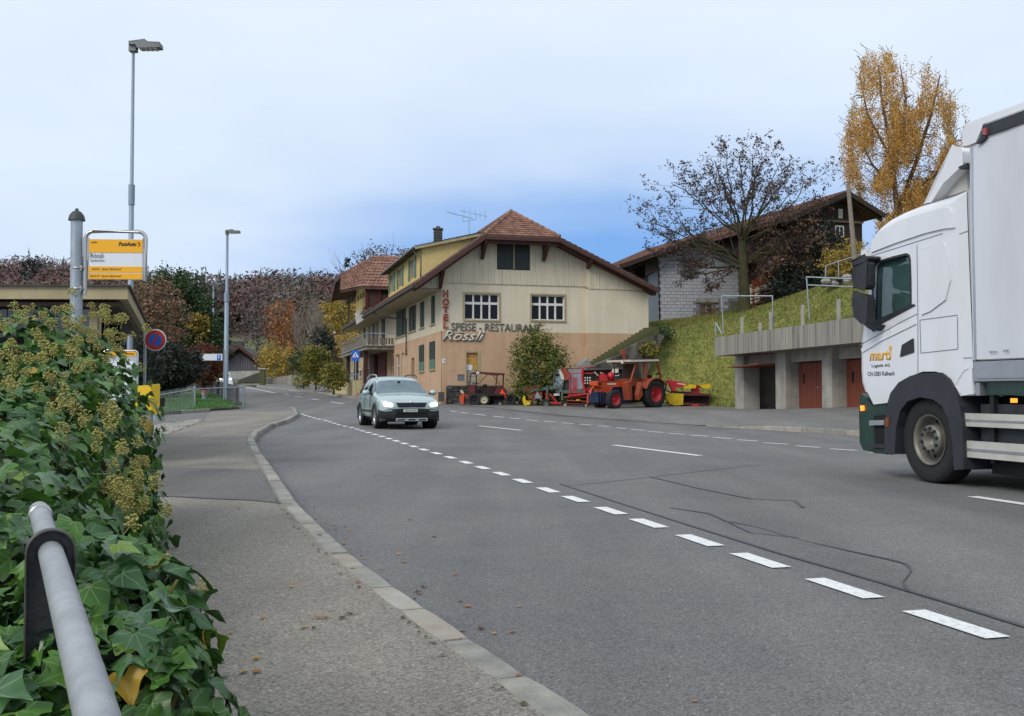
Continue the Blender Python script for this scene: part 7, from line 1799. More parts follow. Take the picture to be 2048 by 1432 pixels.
    for s_ in (-1,1):
        hl = [(s_*.50,.60),(s_*.52,.66),(s_*.55,.75),(s_*.70,.80),(s_*.80,.815),(s_*.80,.72),(s_*.76,.63),(s_*.62,.59)]
        if s_ < 0: hl = hl[::-1]
        h_ = plate('headlight', hl, .5, lambda y,z: nose(y,z,.0)+.01-.25*max(0,abs(y)-.62), 'lamp_glass')
        for yy,zz,rr_ in ((.70,.70,.055),(.585,.68,.05)):
            decal('lit_bulb', [(s_*yy+math.cos(a_*PI/6)*rr_*1.25, zz+math.sin(a_*PI/6)*rr_) for a_ in range(12)], .02, 'headlamp', h_)
        q = MB(); q.lathe([(.055,0),(.055,.015),(.04,.02),(.035,.01),(.001,.01)], w(nose(.62,.36)-.02, s_*.64, .37), f, 16); q.build('fog_lamp', M['chrome'], o)
        # mirrors
        q = MB(); c = w(-.78, s_*1.0, 1.02); q.ball(c, .115, 10, (1,1,.72)); q.build('door_mirror', M['carpaint'], o); q = MB(); q.bar(w(-.78,s_*.84,.97), c, .05,.05); q.build('mirror_arm', M['cladding'], o)
        # roof rails
        pts = [w(-1.25,s_*.60,1.46),w(-1.4,s_*.60,1.54),w(-2.0,s_*.60,1.565),w(-2.8,s_*.59,1.55),w(-3.15,s_*.58,1.45)]; q = MB(); q.tube(pts,.018,7); q.build('roof_rail', M['chrome'] if s_ < 0 else M['cladding'], o)
        for ax in axles:
            wheel(o, w(ax,s_*.785,.33), l*s_, .33, .21, .225, M['tyre'], M['rim_car'], name='wheel', bolts=5)
            # cladding round the arch
            q = MB(); K = 14; vs = []
            for i in range(K+1):
                t = -.25+(PI+.5)*i/K; 
                for rr_,yy in ((.345,.80),(.345,.905),(.405,.905),(.42,.86)): vs.append(w(ax+math.cos(t)*rr_, s_*yy, max(.2,.33+math.sin(t)*rr_)))
            q.add(vs, [(i*4+j,(i+1)*4+j,(i+1)*4+j+1,i*4+j+1) for i in range(K) for j in range(3)], True); q.build('arch_cladding', M['cladding'], o)
            q = MB(); q.lathe([(.36,-.1),(.36,.02),(.001,.02)], w(ax,s_*.66,.33), l*s_, 20); q.build('wheel_well', M['dark'], o)
        bx('sill_strip', -2.2,-.42, s_*.885-.01, s_*.885+.012, .46,.52,'cladding')
        for x in (-1.45,-2.35): bx('door_handle', x-.1,x+.08, s_*.885-.01, s_*.885+.025, .84,.87,'chrome')
        q = MB(); q.bar(w(-1.74,s_*.895,.3),w(-1.74,s_*.895,.92),.004,.012,up=l); q.build('door_gap', M['dark'], o)
        q = MB(); q.bar(w(-.70,s_*.895,.3),w(-.70,s_*.895,.92),.004,.012,up=l); q.build('door_gap', M['dark'], o)
    bx('plate_holder', .90,.96,-.42,.42,.47,.565,'black'); pl = bx('number_plate', .95,.968,-.24,.16,.485,.56,'plate')
    PF = Fr(w(.97,0,0)[:2], (l.x,l.y)); text('characters','BE·423 890',PF,-.19,g+.505,.13,g+.54,.0,.002,M['print'],pl)
    bx('lower_intake', .90,.945,-.45,.45,.33,.45,'dark'); bx('skid_plate', .90,.955,-.45,.45,.225,.315,'alu',bevel=.01)
    for y in (-.3,0,.3): bx('skid_slot', .95,.958,y-.1,y+.1,.25,.285,'dark')
    for s_ in (-1,1): q = MB(); q.bar(w(-.60,s_*.35-.2,1.075),w(-.60,s_*.35+.25,1.075),.02,.02); q.build('wiper', M['dark'], o)
    bx('rear_lamp', -3.62,-3.5,-.82,-.7,.75,1.0,'sign_red'); bx('rear_lamp', -3.62,-3.5,.7,.82,.75,1.0,'sign_red')
    q = MB(); q.ball(w(-.95,0,1.33),.05,6,(1,1.6,.8)); q.build('inner_mirror', M['dark'], o)
estate_car()
def far_van():
    Y = 118; c = at(451,768,Y); o = thing('parked_van', 'small white car with lit headlights at the far street bend', 'car', (c.x,c.y,c.z)); F = Fr((c.x,c.y), (1,.1)); T = PX(F,o)
    T.poly('body', [(439,766),(439,757),(442,752),(446,747),(458,747),(461,752),(464,757),(464,766)], -4, 0, 'truck_white', bevel=.15); T.poly('windscreen', [(443,753),(447,748),(457,748),(460,753)], 0, .03, 'car_glass')
    for x in (441,461): T.poly('headlight', [(x-1,757.5),(x+1.5,757.5),(x+1.5,759.5),(x-1,759.5)], 0, .05, 'headlamp')
    for x in (442,461): T.whl(x,766,-.3,.33,.22,.2,rim='rim_car')
far_van()
# ------------------------------------------------------------------ farm machinery in front of the hotel
def tractor():
    p0 = G(1228,818); p1 = G(1307,815.5); F = Fr(p0[:2], (p1-p0)[:2]); o = thing('tractor', 'faded orange tractor with open cab frame and red wheel rims', 'tractor', tuple(p0)); T = PX(F,o)
    zf = p0.z; s = lambda x: F.hit(x,790)[0]
    T.whl(1306.5,788.3,-.2,.66,.42,.36,'tyre','red',lugs=20,dish=-.1); T.whl(1306.5,788.3,-1.75,.66,.42,.36,'tyre','red',lugs=20)
    T.whl(1228,799.5,-.15,.43,.28,.25,'tyre','red',lugs=16,dish=-.05); T.whl(1200,798,-1.6,.43,.28,.25,'tyre','red',lugs=16)
    T.poly('bonnet', [(1195,764),(1197,762.5),(1253,762),(1253,773),(1225,773.5),(1216,785.5),(1205,785),(1204,775),(1195,771)], -1.25, -.7, 'orange', bevel=.03, oh=-.7)
    T.poly('bonnet_stripe', [(1215,766.5),(1232,766),(1232,769.3),(1215,769.8)], -.7, -.69, 'letter_white', oh=-.7)
    T.poly('grille', [(1195.5,765.5),(1203,765.5),(1203,770),(1195.5,770)], -1.2, -.69, 'black', oh=-.69)
    T.poly('engine', [(1222,774),(1258,773),(1262,806),(1232,808),(1218,790)], -1.2, -.75, 'blue_dark', oh=-.75)
    T.poly('front_frame', [(1194,784),(1210,785),(1210,805),(1196,805)], -1.3, -.7, 'blue_dark', bevel=.02, oh=-.7)
    for x in (1196,1201,1206): T.tube('hydraulic_ram', [(x,783,-.68),(x+.5,805,-.68)], .03, 'blue_dark')
    T.poly('gearbox', [(1258,774),(1286,772),(1288,803),(1262,806)], -1.25, -.75, 'black_red', oh=-.75)
    T.poly('step_frame', [(1255,766),(1263,762),(1264,800),(1260,800)], -.65, -.25, 'orange_rust', oh=-.25)
    T.tube('front_pillar', [(1273,723,-.3),(1261,762,-.3),(1263,799,-.3)], .055, 'orange_rust'); T.tube('front_pillar', [(1275,723,-1.6),(1263,762,-1.6)], .055, 'orange_rust')
    T.tube('middle_pillar', [(1289,723,-.3),(1291.5,760,-.3)], .085, 'orange_rust',n=8); T.tube('middle_pillar', [(1290,723,-1.6),(1292,760,-1.6)], .07, 'orange_rust')
    T.tube('rear_pillar', [(1314,723,-.3),(1321,757,-.3)], .055, 'orange_rust'); T.tube('rear_pillar', [(1315,723,-1.6),(1322,757,-1.6)], .055, 'orange_rust')
    T.poly('cab_roof', [(1261,719.5),(1317.5,718.8),(1318,722),(1262,723.6)], -1.75, -.15, 'letter_white', bevel=.02, oh=-.15)
    T.poly('cab_roof_frame', [(1266,723.5),(1317,722),(1317,724),(1266,726)], -1.7, -.25, 'orange_rust', oh=-.25)
    T.poly('lamp_bar', [(1245,720.5),(1264,720),(1264,726),(1261,726),(1261,723),(1248,723.5),(1248,727),(1245,727)], -.6, -.5, 'letter_white', oh=-.5)
    T.poly('windscreen', [(1246,728),(1269,727),(1262,756),(1245,757)], -1.0, -.98, 'glass_dusty', oh=-.98)
    T.poly('dashboard', [(1254,760),(1268,757),(1290,758),(1290,772),(1256,773)], -1.3, -.7, 'orange_rust', oh=-.7)
    T.poly('seat', [(1286,762),(1299,760),(1301,750),(1304,750),(1304,768),(1286,768)], -1.2,-.8,'black', oh=-.8)
    # rear mudguard
    pts = []
    a,z = F.hit(1306.5,788.3,-.2)
    q = MB(); K = 10; vs = []
    for i in range(K+1):
        t = math.radians(35+125*i/K)
        for oo in (-.5,.06): vs.append(F.w(a+math.cos(t)*.76, z+math.sin(t)*.76, oo))
        for oo in (.06,-.5): vs.append(F.w(a+math.cos(t)*.72, z+math.sin(t)*.72, oo))
    q.add(vs, [(i*4+j,(i+1)*4+j,(i+1)*4+(j+1)%4,i*4+(j+1)%4) for i in range(K) for j in range(4)]); q.build('mudguard', M['orange_rust'], o)
    T.poly('mudguard_side', [(1283,764),(1286,790),(1279,800),(1277,790)], -.35, -.05, 'orange_rust', oh=-.05)
    T.tube('exhaust', [(1229,763,-.9),(1229,745,-.9),(1228,724,-.9)], .03, 'black')
    T.tube('steering_wheel', [(1262,752,-.9),(1270,750,-.9)], .02, 'black'); T.tube('mirror_stalk', [(1318,745,-.2),(1313,749,-.1)], .05, 'black')
    T.tube('front_loader_arm', [(1180,789,-.9),(1183,777,-.9),(1190,771,-.9),(1203,770,-.9)], .04, 'orange'); 
M['glass_dusty'] = mat('dusty_glass','#4d3c3c',.4,.3,2)
tractor()
def mower():
    p0 = G(1350,813); F = Fr(p0[:2], (1,-.02)); o = thing('mower', 'red and yellow rotary mower with raised guards right of the tractor', 'mower', tuple(p0)); T = PX(F,o)
    T.poly('guard_cloth', [(1333,790),(1345,787),(1366,789),(1366,809),(1352,810),(1340,808),(1333,798)], -.5, 0, 'yellow', bevel=.03)
    T.poly('cutter_bed', [(1335,807),(1366,810),(1412,812),(1415,808),(1340,803)], -1.2, -.1, 'red_dark')
    T.poly('drum_guard', [(1366,790),(1419,789),(1415,811),(1366,811)], -1.2, -.5, 'black_red', bevel=.03)
    T.poly('rim_guard', [(1360,787),(1384,785),(1420,788.5),(1419,792),(1366,791)], -1.3, -.1, 'red_dark')
    T.poly('gear_tower', [(1383,790),(1385,775),(1397,771),(1401,790)], -.7, -.3, 'red', bevel=.02); T.poly('arm_body', [(1335,760),(1342,761),(1372,767),(1374,773),(1350,776),(1351,782),(1345,782),(1340,772)], -.6, -.2, 'red', bevel=.02)
    T.poly('label_stripe', [(1354,766),(1371,768),(1371,770),(1354,768)], -.2, -.19, 'letter_white', oh=-.2)
    T.poly('yellow_guard', [(1366,772),(1384,769),(1392,770),(1391,776),(1368,777)], -.9, -.1, 'yellow', bevel=.01); T.poly('yellow_guard', [(1396,770),(1418,768),(1423,771),(1419,776),(1406,776)], -.9, -.1, 'yellow', bevel=.02)
    T.tube('linkage', [(1334,774,-.3),(1339,778,-.3),(1341,783,-.3)], .05, 'letter_white'); T.tube('linkage', [(1333,762,-.3),(1331,780,-.3),(1341,785,-.3)], .04, 'red_dark')
    T.tube('crossbar', [(1341,784,-.3),(1384,786,-.3)], .06, 'black'); T.tube('foot', [(1383,811,-.1),(1397,811,-.1)], .06, 'red')
mower()
def transporter():
    p0 = at(968,806.5,51.0); F = Fr(p0[:2], (1,-.03)); o = thing('farm_transporter', 'dark red open transporter with thin roof frame and orange hazard triangle', 'farm vehicle', tuple(p0)); T = PX(F,o)
    T.whl(968,795.5,-.1,.30,.24,.18,'tyre','cream_rim',lugs=10); T.whl(949,795,-.1,.32,.26,.17,'tyre','black'); T.whl(978,794,-1.4,.30,.24,.18,'tyre','black'); T.whl(1000,803,-.2,.12,.1,.06,'tyre','galv')
    T.poly('front_panel', [(938,766),(950,766),(950,785),(946,793),(937,792),(936,772)], -1.4, -.1, 'red_dark', bevel=.02); T.poly('floor', [(940,782),(1008,784),(1008,788),(940,787)], -1.5, -.05, 'black_red')
    T.poly('rear_body', [(987,781),(992,771),(1006,770),(1012,776),(1011,785),(988,785)], -1.4, -.1, 'red_dark', bevel=.03); T.poly('engine_cover', [(960,769),(988,770),(988,783),(955,783)], -1.2, -.5, 'black_red')
    T.poly('chassis', [(942,787),(1010,788),(1008,797),(945,798)], -1.3, -.4, 'black_red'); T.poly('seat', [(965,766),(973,764),(974,771),(965,772)], -.9,-.5,'black')
    for a,b in (((942,741),(939,767)),((952.5,741),(952,782)),((994.5,746),(991,771)),((1007,744),(1006,770))): T.tube('roof_post', [(*a,-.2 if a[0] in (952.5,994.5) else -1.3),(*b,-.2 if a[0] in (952.5,994.5) else -1.3)], .035, 'red_dark')
    T.tube('brace', [(975,745,-.3),(960,761,-.3)], .018, 'red_dark'); T.tube('brace', [(986,746,-.3),(1000,767,-.3)], .018, 'red_dark')
    T.poly('canopy', [(940,741.5),(953,739),(1008,742.5),(1007,745),(985,746.5),(955,742.5),(943,744)], -1.5, -.1, 'red_dark'); 
    T.poly('hazard_triangle', [(1004,773.5),(1012,786),(998,787)], -.1, -.06, 'triangle', oh=-.06)
    q = MB(); c = F.hit(956,743,-.05); q.lathe([(.085,0),(.085,.02),(.001,.02)], F.w(*c,-.05), F.n, 16); lb = q.build('speed_disc', M['sign_white'], o); q = MB(); q.lathe([(.05,0),(.05,.01),(.03,.01),(.03,0)], F.w(*c,-.028), F.n, 16); q.build('red_ring', M['sign_red'], lb)
    T.poly('mower_bar', [(921,785),(928,784),(927,803),(922,803),(918,790)], -.8, -.1, 'orange', bevel=.02); T.poly('mower_arm', [(927,784),(937,785),(937,793),(927,791)], -.6, -.2, 'orange_rust'); T.poly('yellow_bracket', [(920,777),(923,775),(928,781),(926,784),(922,782)], -.4,-.3,'cream_rim')
    T.tube('steering_wheel', [(945,763,-.6),(958,763,-.6)], .025, 'black'); T.tube('steering_column', [(951,763,-.6),(950,775,-.6)], .025, 'black'); T.poly('tail_lamp', [(1009,787),(1013,787),(1012,792),(1009,792)], -.3,-.1,'red')
    o.location.z -= p0.z-hb(p0.x,p0.y)-.0
transporter()
def flat_trailer():
    p0 = at(1035,808,51); F = Fr((p0.x,p0.y), (1,-.02)); o = thing('flat_trailer', 'low dark flatbed trailer between the transporter and the baler', 'trailer', tuple(p0)); T = PX(F,o)
    T.poly('deck', [(1008,783),(1060,785),(1058,789),(1008,787)], -1.4, -.1, 'rail_wood'); T.poly('underframe', [(1012,789),(1056,790),(1054,803),(1014,802)], -1.2, -.3, 'dark'); T.whl(1022,799,-.2,.28,.2,.15,'tyre','black'); T.whl(1046,800,-.2,.28,.2,.15,'tyre','black'); T.poly('marker_board', [(1037,780),(1040,779),(1042,783),(1039,784)], -.1,-.05,'sign_white')
flat_trailer()
def baler():
    # crop origin 1020,700 scale 9.309
    X = lambda cx,cy,*o: (1020+cx/9.309, 700+cy/9.309, *o)
    p0 = G(1110,812.5); F = Fr((p0.x,p0.y), (1,-.03)); o = thing('baler', 'old green and orange baler with grey sheet casing and tilted screen', 'farm machine', tuple(p0)); T = PX(F,o)
    P = lambda *a: [X(cx,cy) for cx,cy in a]
    T.poly('tilted_screen', P((420,400),(610,380),(560,600),(540,660),(360,680)), -.62, -.6, 'machine_grey', oh=-.6); T.poly('screen_frame', P((600,380),(625,380),(570,600),(545,640)), -.66, -.56, 'orange_rust', oh=-.56); T.tube('upper_bar', [X(600,385,-.8),X(850,380,-.8)], .04, 'orange_rust')
    T.tube('wiper', [X(430,510,-.55),X(490,620,-.55)], .02, 'black'); T.tube('wiper', [X(560,410,-.55),X(480,475,-.55)], .02, 'black')
    T.poly('orange_hood', P((270,715),(370,680),(560,670),(560,720),(330,770),(275,745)), -1.0, -.2, 'orange_rust', bevel=.02); T.poly('front_casing', P((340,800),(450,740),(600,740),(600,900),(450,910),(340,900)), -.8, -.25, 'orange_rust', bevel=.02); T.poly('grey_panel', P((500,760),(590,900),(460,905)), -.3, -.2, 'machine_grey')
    T.poly('green_chute', P((330,790),(430,720),(620,690),(820,660),(900,670),(890,720),(700,740),(460,760),(360,810)), -.7, -.15, 'machine_green', bevel=.01); T.tube('green_leg', [X(695,650,-.15),X(695,940,-.15)], .06, 'machine_green')
    T.poly('dark_core', P((560,560),(800,560),(1000,560),(1440,560),(1440,960),(600,960)), -1.4, -.9, 'dark'); T.poly('grey_casing', P((800,660),(795,520),(830,370),(940,350),(1000,560),(960,770),(850,780)), -.8, -.35, 'machine_grey', bevel=.02)
    for c in (((830,440),(900,450),(880,490),(830,480)),((810,560),(850,550),(850,600),(815,610)),((890,460),(915,455),(915,480),(890,485))): T.poly('opening', P(*c), -.35, -.34, 'dark')
    T.poly('white_sheet', P((930,350),(1000,480),(1010,560),(950,540),(910,420)), -.34, -.28, 'letter_white'); T.poly('rusty_drum', P((950,350),(1010,330),(1070,360),(1090,440),(1080,540),(1030,560),(1010,480)), -.6, -.3, 'orange_rust', bevel=.03)
    T.poly('sheet_drum', P((1090,560),(1090,440),(1100,380),(1340,380),(1350,720),(1100,720)), -1.1, -.6, 'machine_grey', bevel=.06); T.poly('drum_window', P((980,600),(1090,560),(1100,720),(970,720)), -.6, -.5, 'slate')
    T.poly('green_body', P((970,740),(1400,720),(1400,790),(960,800)), -.8, -.35, 'machine_green', bevel=.02); T.poly('number_plate', P((815,810),(925,810),(925,850),(815,850)), -.15, -.12, 'plate')
    T.tube('red_strut', [X(660,800,-.1),X(720,960,-.1)], .045, 'red'); T.tube('red_strut', [X(740,810,-.1),X(880,980,-.1)], .045, 'red'); T.tube('red_frame', [X(690,975,-.1),X(980,1005,-.1)], .05, 'red'); T.tube('green_leg', [X(970,800,-.1),X(975,930,-.1)], .06, 'machine_green')
    T.whl(*X(665,995),-.1,.22,.16,.12,'tyre','machine_green'); T.whl(*X(1020,1020),-.1,.19,.13,.08,'tyre','cream_rim')
    T.poly('yellow_guard', P((225,890),(270,860),(290,930),(370,970),(370,1010),(270,1025),(240,980)), -.3, -.1, 'yellow', bevel=.02)
baler()
def rake():
    X = lambda cx,cy,*o: (1020+cx/9.309, 700+cy/9.309, *o)
    p0 = G(1160,814.5); F = Fr(p0[:2], (1,-.03)); o = thing('hay_rake', 'red tubular hay rake with rows of tines left of the tractor', 'farm machine', tuple(p0)); T = PX(F,o)
    T.tube('upright', [X(1120,420,-.1),X(1115,850,-.1)], .04, 'red'); T.tube('upright', [X(1350,330,-.1),X(1345,560,-.1),X(1395,780,-.1)], .055, 'red',n=8); T.tube('crossbar', [X(1100,440,-.1),X(1330,425,-.1)], .028, 'red'); T.tube('crossbar', [X(1160,345,-.4),X(1550,315,-.4)], .035, 'orange_rust'); T.tube('crossbar', [X(1350,440,-.2),X(1580,430,-.2)], .03, 'red')
    for i in range(4):
        cx = 1175+i*22; T.tube('tine', [X(cx,510,-.12),X(cx,800,-.12)], .02, 'red')
    for j in range(7): T.tube('tine_rail', [X(1160,530+j*38,-.1),X(1265,520+j*38,-.1)], .014, 'red')
    for i in range(3):
        for j in range(3): q = MB(); c = F.hit(*X(1400+i*45,520+j*50),-.15); q.ball(F.w(*c,-.15), .045, 6); q.build('spring_boss', M['letter_white'], o)
    T.poly('dark_plate', [X(1380,500),X(1500,500),X(1490,680),X(1385,680)], -.3, -.2, 'black_red')
    for j in range(3): T.tube('lower_tine', [X(1400,720+j*25,-.1),X(1500,690+j*25,-.1)], .015, 'red')
    T.poly('red_deck', [X(1080,830),X(1260,810),X(1380,800),X(1460,800),X(1430,830),X(1250,850),X(1090,860)], -.8, -.05, 'red', bevel=.01)
    T.tube('big_hoop', [X(1450,1000,0),X(1450,870,0),X(1480,770,0),X(1560,700,0),X(1700,680,0)], .05, 'orange',n=8); T.tube('frame_rail', [X(1010,880,-.2),X(1440,880,-.2)], .05, 'orange_rust'); T.tube('frame_rail', [X(1060,940,-.2),X(1430,960,-.2)], .04, 'orange_rust'); T.tube('yellow_rod', [X(1230,935,-.1),X(1300,935,-.1)], .04, 'yellow'); T.tube('frame_rail', [X(1050,1005,-.2),X(1420,1010,-.2)], .05, 'red_dark')
    T.whl(*X(1410,1030),-.1,.13,.1,.06,'tyre','cream_rim')
    # motor unit with red tank carried on top
    o2 = thing('motor_mower', 'small red motor unit with round red tank and bare handlebars above the tractor bonnet', 'farm machine', tuple(at(1215,760,F.P.y))); T2 = PX(F,o2)
    q = MB(); c = F.hit(*X(1885,490),-1.6); q.ball(F.w(*c,-1.6), .20, 12, (1,.8,1.1)); q.build('tank', M['red'], o2); T2.poly('motor', [X(1650,450),X(1750,440),X(1810,480),X(1800,590),X(1660,590)], -1.8, -1.4, 'red', bevel=.03, oh=-1.4); T2.poly('base_frame', [X(1600,590),X(1960,580),X(1960,640),X(1600,660)], -1.9, -1.3, 'red_dark', oh=-1.3)
    T2.tube('handlebar', [X(1570,405,-1.4),X(1640,480,-1.4)], .025, 'letter_white'); T2.tube('handlebar', [X(1680,420,-1.5),X(1760,450,-1.5)], .025, 'letter_white'); T2.tube('handlebar', [X(1940,480,-1.4),X(2010,480,-1.4),X(2035,455,-1.4)], .025, 'letter_white'); T2.poly('leg_stand', [X(1640,640),X(1900,640),X(1890,1060),X(1660,1060)], -1.9, -1.5, 'dark', oh=-1.5)
    T2.poly('white_panel', [X(1880,440),X(1910,350),X(2020,350),X(2015,420),X(1950,430),X(1940,470)], -2.0, -1.95, 'letter_white', oh=-1.95)
rake()
# dark stone wall at the foot of the hotel and the electricity box
def footwall():
    F = Fr(at(920,790,52.9)[:2], (.9665,.2567)); o = thing('dry_stone_wall', 'dark rubble wall at the foot of the hotel gable', 'wall', tuple(F.w(0,.3))); random.seed(6)
    a0,a1 = F.hit(895,790)[0],F.hit(938,790)[0]; zt = F.hit(915,771)[1]; q = MB(); F.rect(q, a0, a1+1.8, -.3, zt-.05, -.6, -.05); q.build('core', M['dark'], o)
    z = .25
    while z < zt-.03:
        a = a0; hh = random.uniform(.10,.14)
        while a < a1+1.8:
            L = random.uniform(.18,.4); q = MB(); F.rect(q, a+.01, min(a+L-.012,a1+1.8), z+.008, min(z+hh-.008,zt), -.1, random.uniform(-.02,.05)); q.build('stone', random.choice([M['slate'],M['slate'],M['dark_stone']]), o, bevel=0); a += L
        z += hh
    q = MB(); c = F.w(a0-.35,0,.1); q.box((c.x,c.y,.8),(.3,.15,.5)); q.build('meter_box', M['slate'], label='small dark meter box at the hotel corner', cat='box')
M['dark_stone'] = mat('dark_stone','#5f5d59',.95,.3,6,.5,30)
footwall()
# ------------------------------------------------------------------ ivy bank and handrail in the foreground
def ivy_material(name, c1, c2, vein, rough=.38):
    m = bpy.data.materials.new(name); m.use_nodes = True; nt = m.node_tree; N = nt.nodes; L = nt.links; b = N['Principled BSDF']
    b.inputs['Roughness'].default_value = rough; b.inputs['Specular IOR Level'].default_value = .38
    def mt(op, a, c=None):
        n = N.new('ShaderNodeMath'); n.operation = op
        for i,v in enumerate((a,c)):
            if v is None: continue
            if isinstance(v,(int,float)): n.inputs[i].default_value = v
            else: L.new(v, n.inputs[i])
        return n.outputs[0]
    uv = N.new('ShaderNodeUVMap'); uv.uv_map = 'leaf'; sp = N.new('ShaderNodeSeparateXYZ'); L.new(uv.outputs[0], sp.inputs[0])
    ang = mt('ARCTAN2', sp.outputs[0], sp.outputs[1]); r = mt('POWER', mt('ADD', mt('MULTIPLY',sp.outputs[0],sp.outputs[0]), mt('MULTIPLY',sp.outputs[1],sp.outputs[1])), .5)
    fr_ = mt('ABSOLUTE', mt('SUBTRACT', mt('FRACT', mt('ADD', mt('DIVIDE', ang, .80), .5)), .5)); dist = mt('MULTIPLY', mt('MULTIPLY', fr_, .80), r)
    mr = N.new('ShaderNodeMapRange'); L.new(dist, mr.inputs[0]); mr.inputs[1].default_value = .006; mr.inputs[2].default_value = .022; mr.inputs[3].default_value = .38; mr.inputs[4].default_value = 0
    geo = N.new('ShaderNodeNewGeometry'); oi = N.new('ShaderNodeObjectInfo')
    nz = N.new('ShaderNodeTexNoise'); nz.inputs['Scale'].default_value = 9; nz.inputs['Detail'].default_value = 3; L.new(geo.outputs['Position'], nz.inputs[0])
    rp = N.new('ShaderNodeValToRGB'); L.new(nz.outputs[0], rp.inputs[0]); rp.color_ramp.elements[0].position = .35; rp.color_ramp.elements[1].position = .68; rp.color_ramp.elements[0].color = lin(c1); rp.color_ramp.elements[1].color = lin(c2)
    mx = N.new('ShaderNodeMix'); mx.data_type = 'RGBA'; L.new(mr.outputs[0], mx.inputs[0]); L.new(rp.outputs[0], mx.inputs[6]); mx.inputs[7].default_value = lin(vein); L.new(mx.outputs[2], b.inputs['Base Color'])
    bp = N.new('ShaderNodeBump'); bp.inputs['Strength'].default_value = .35; bp.inputs['Distance'].default_value = .004; L.new(dist, bp.inputs['Height']); L.new(bp.outputs[0], b.inputs['Normal'])
    tr = N.new('ShaderNodeBsdfTranslucent'); L.new(mx.outputs[2], tr.inputs[0]); ms = N.new('ShaderNodeMixShader'); ms.inputs[0].default_value = .16; L.new(b.outputs[0], ms.inputs[1]); L.new(tr.outputs[0], ms.inputs[2]); L.new(ms.outputs[0], N['Material Output'].inputs[0])
    return m
IVY = [ivy_material('ivy_dark','#2a4a1e','#3f662a','#86a060'), ivy_material('ivy_mid','#3d6425','#558030','#9ab36c'), ivy_material('ivy_blue','#33572f','#4f7546','#93ad80',.28), ivy_material('ivy_light','#5c7a28','#77933a','#a8b56a'), ivy_material('ivy_yellow','#a08428','#b8922f','#c4a95c')]
def leaf_shape(kind):
    """outline of one ivy leaf, stalk at the origin, tip along +y, about one unit long"""
    if kind == 0: pts = [(0,.04),(-.22,-.14),(-.42,-.06),(-.60,.06),(-.46,.24),(-.56,.52),(-.30,.50),(-.16,.74),(0,1.0)]
    elif kind == 1: pts = [(0,.02),(-.18,-.12),(-.38,-.02),(-.46,.18),(-.36,.42),(-.24,.62),(-.12,.82),(0,1.0)]
    elif kind == 2: pts = [(0,.05),(-.26,-.16),(-.50,-.04),(-.70,.20),(-.48,.30),(-.50,.46),(-.26,.50),(-.13,.76),(0,.98)]
    else: pts = [(0,.03),(-.20,-.13),(-.36,-.02),(-.56,.22),(-.40,.36),(-.30,.44),(-.20,.66),(-.08,.86),(0,1.02)]
    j = lambda v: v+random.uniform(-.03,.03)
    Lh = [(j(x),j(y)) if 0 < i < len(pts)-1 else (x,y) for i,(x,y) in enumerate(pts)]
    Rh = [(j(-x),j(y)) for x,y in pts[1:-1]]
    return Lh, Rh[::-1]
def leaf_geo(kind, fold, droop, wave):
    Lh, Rh = leaf_shape(kind); out = Lh+Rh
    def z(x,y): return fold*abs(x) - droop*(y*y)*.6 + wave*math.sin(x*7+y*5)*.06 - .10*abs(x)*abs(x)*2
    n = len(out); mid = [(0,.25),(0,.55),(0,.8)]
    V = [(x,y,z(x,y)) for x,y in out]+[(x,y,z(x,y)-.01) for x,y in mid]
    m0,m1,m2 = n,n+1,n+2; tip = len(Lh)-1; F_ = []
    def near(y): return m0 if y < .4 else (m1 if y < .68 else m2)
    for i in range(n):
        a, b = i, (i+1)%n; c = near((out[a][1]+out[b][1])/2); F_.append((a,b,c))
        ca, cb = near(out[a][1]), near(out[b][1])
    # close the gaps along the midrib
    for side_ in (0,1):
        rng = range(0,tip) if side_ == 0 else range(tip,n)
        prev = None
        for i in rng:
            c = near((out[i][1]+out[(i+1)%n][1])/2)
            if prev is not None and c != prev: F_.append((prev,i,c) if True else ())
            prev = c
    return V, F_, out+mid
def leaf_fine(kind, fold, droop, wave):
    """the same leaf with rounded lobes, an inner ring and curled edges, for the near part of the bank"""
    Lh, Rh = leaf_shape(kind); out = Lh+Rh; n = len(out); sm = []
    for i in range(n):
        p0,p1,p2,p3 = (Vector(out[(i+k)%n]) for k in (-1,0,1,2))
        for t in (0,.34,.67):
            sm.append(.5*((2*p1)+(p2-p0)*t+(2*p0-5*p1+4*p2-p3)*t*t+(3*p1-p0-3*p2+p3)*t**3))
    def z(x,y,e): return fold*abs(x)*(.6+.4*e)-droop*y*y*.6+wave*math.sin(x*7+y*5)*.07*e-.22*x*x*e
    m = len(sm); V = []; U = []
    for p in sm: V.append((p.x,p.y,z(p.x,p.y,1))); U.append((p.x,p.y))
    for p in sm:
        q = p.lerp(Vector((0,min(.85,max(.12,p.y*.8)))), .5); V.append((q.x,q.y,z(q.x,q.y,.5)+.012)); U.append((q.x,q.y))
    mid = [(0,.2),(0,.5),(0,.8)]; 
    for x,y in mid: V.append((x,y,z(x,y,0)-.015)); U.append((x,y))
    F_ = [(i,(i+1)%m,(i+1)%m+m,i+m) for i in range(m)]; nr = lambda y: 2*m if y < .36 else (2*m+1 if y < .64 else 2*m+2)
    half = (len(Lh)-1)*3
    for i in range(m): F_.append((i+m,(i+1)%m+m,nr((V[i+m][1]+V[(i+1)%m+m][1])/2)))
    for rng in (range(0,half),range(half,m)):
        prev = None
        for i in rng:
            c = nr((V[i+m][1]+V[(i+1)%m+m][1])/2)
            if prev is not None and c != prev: F_.append((prev,i+m,c))
            prev = c
    return V, F_, U
PROTO = []; FINE = []
random.seed(77)
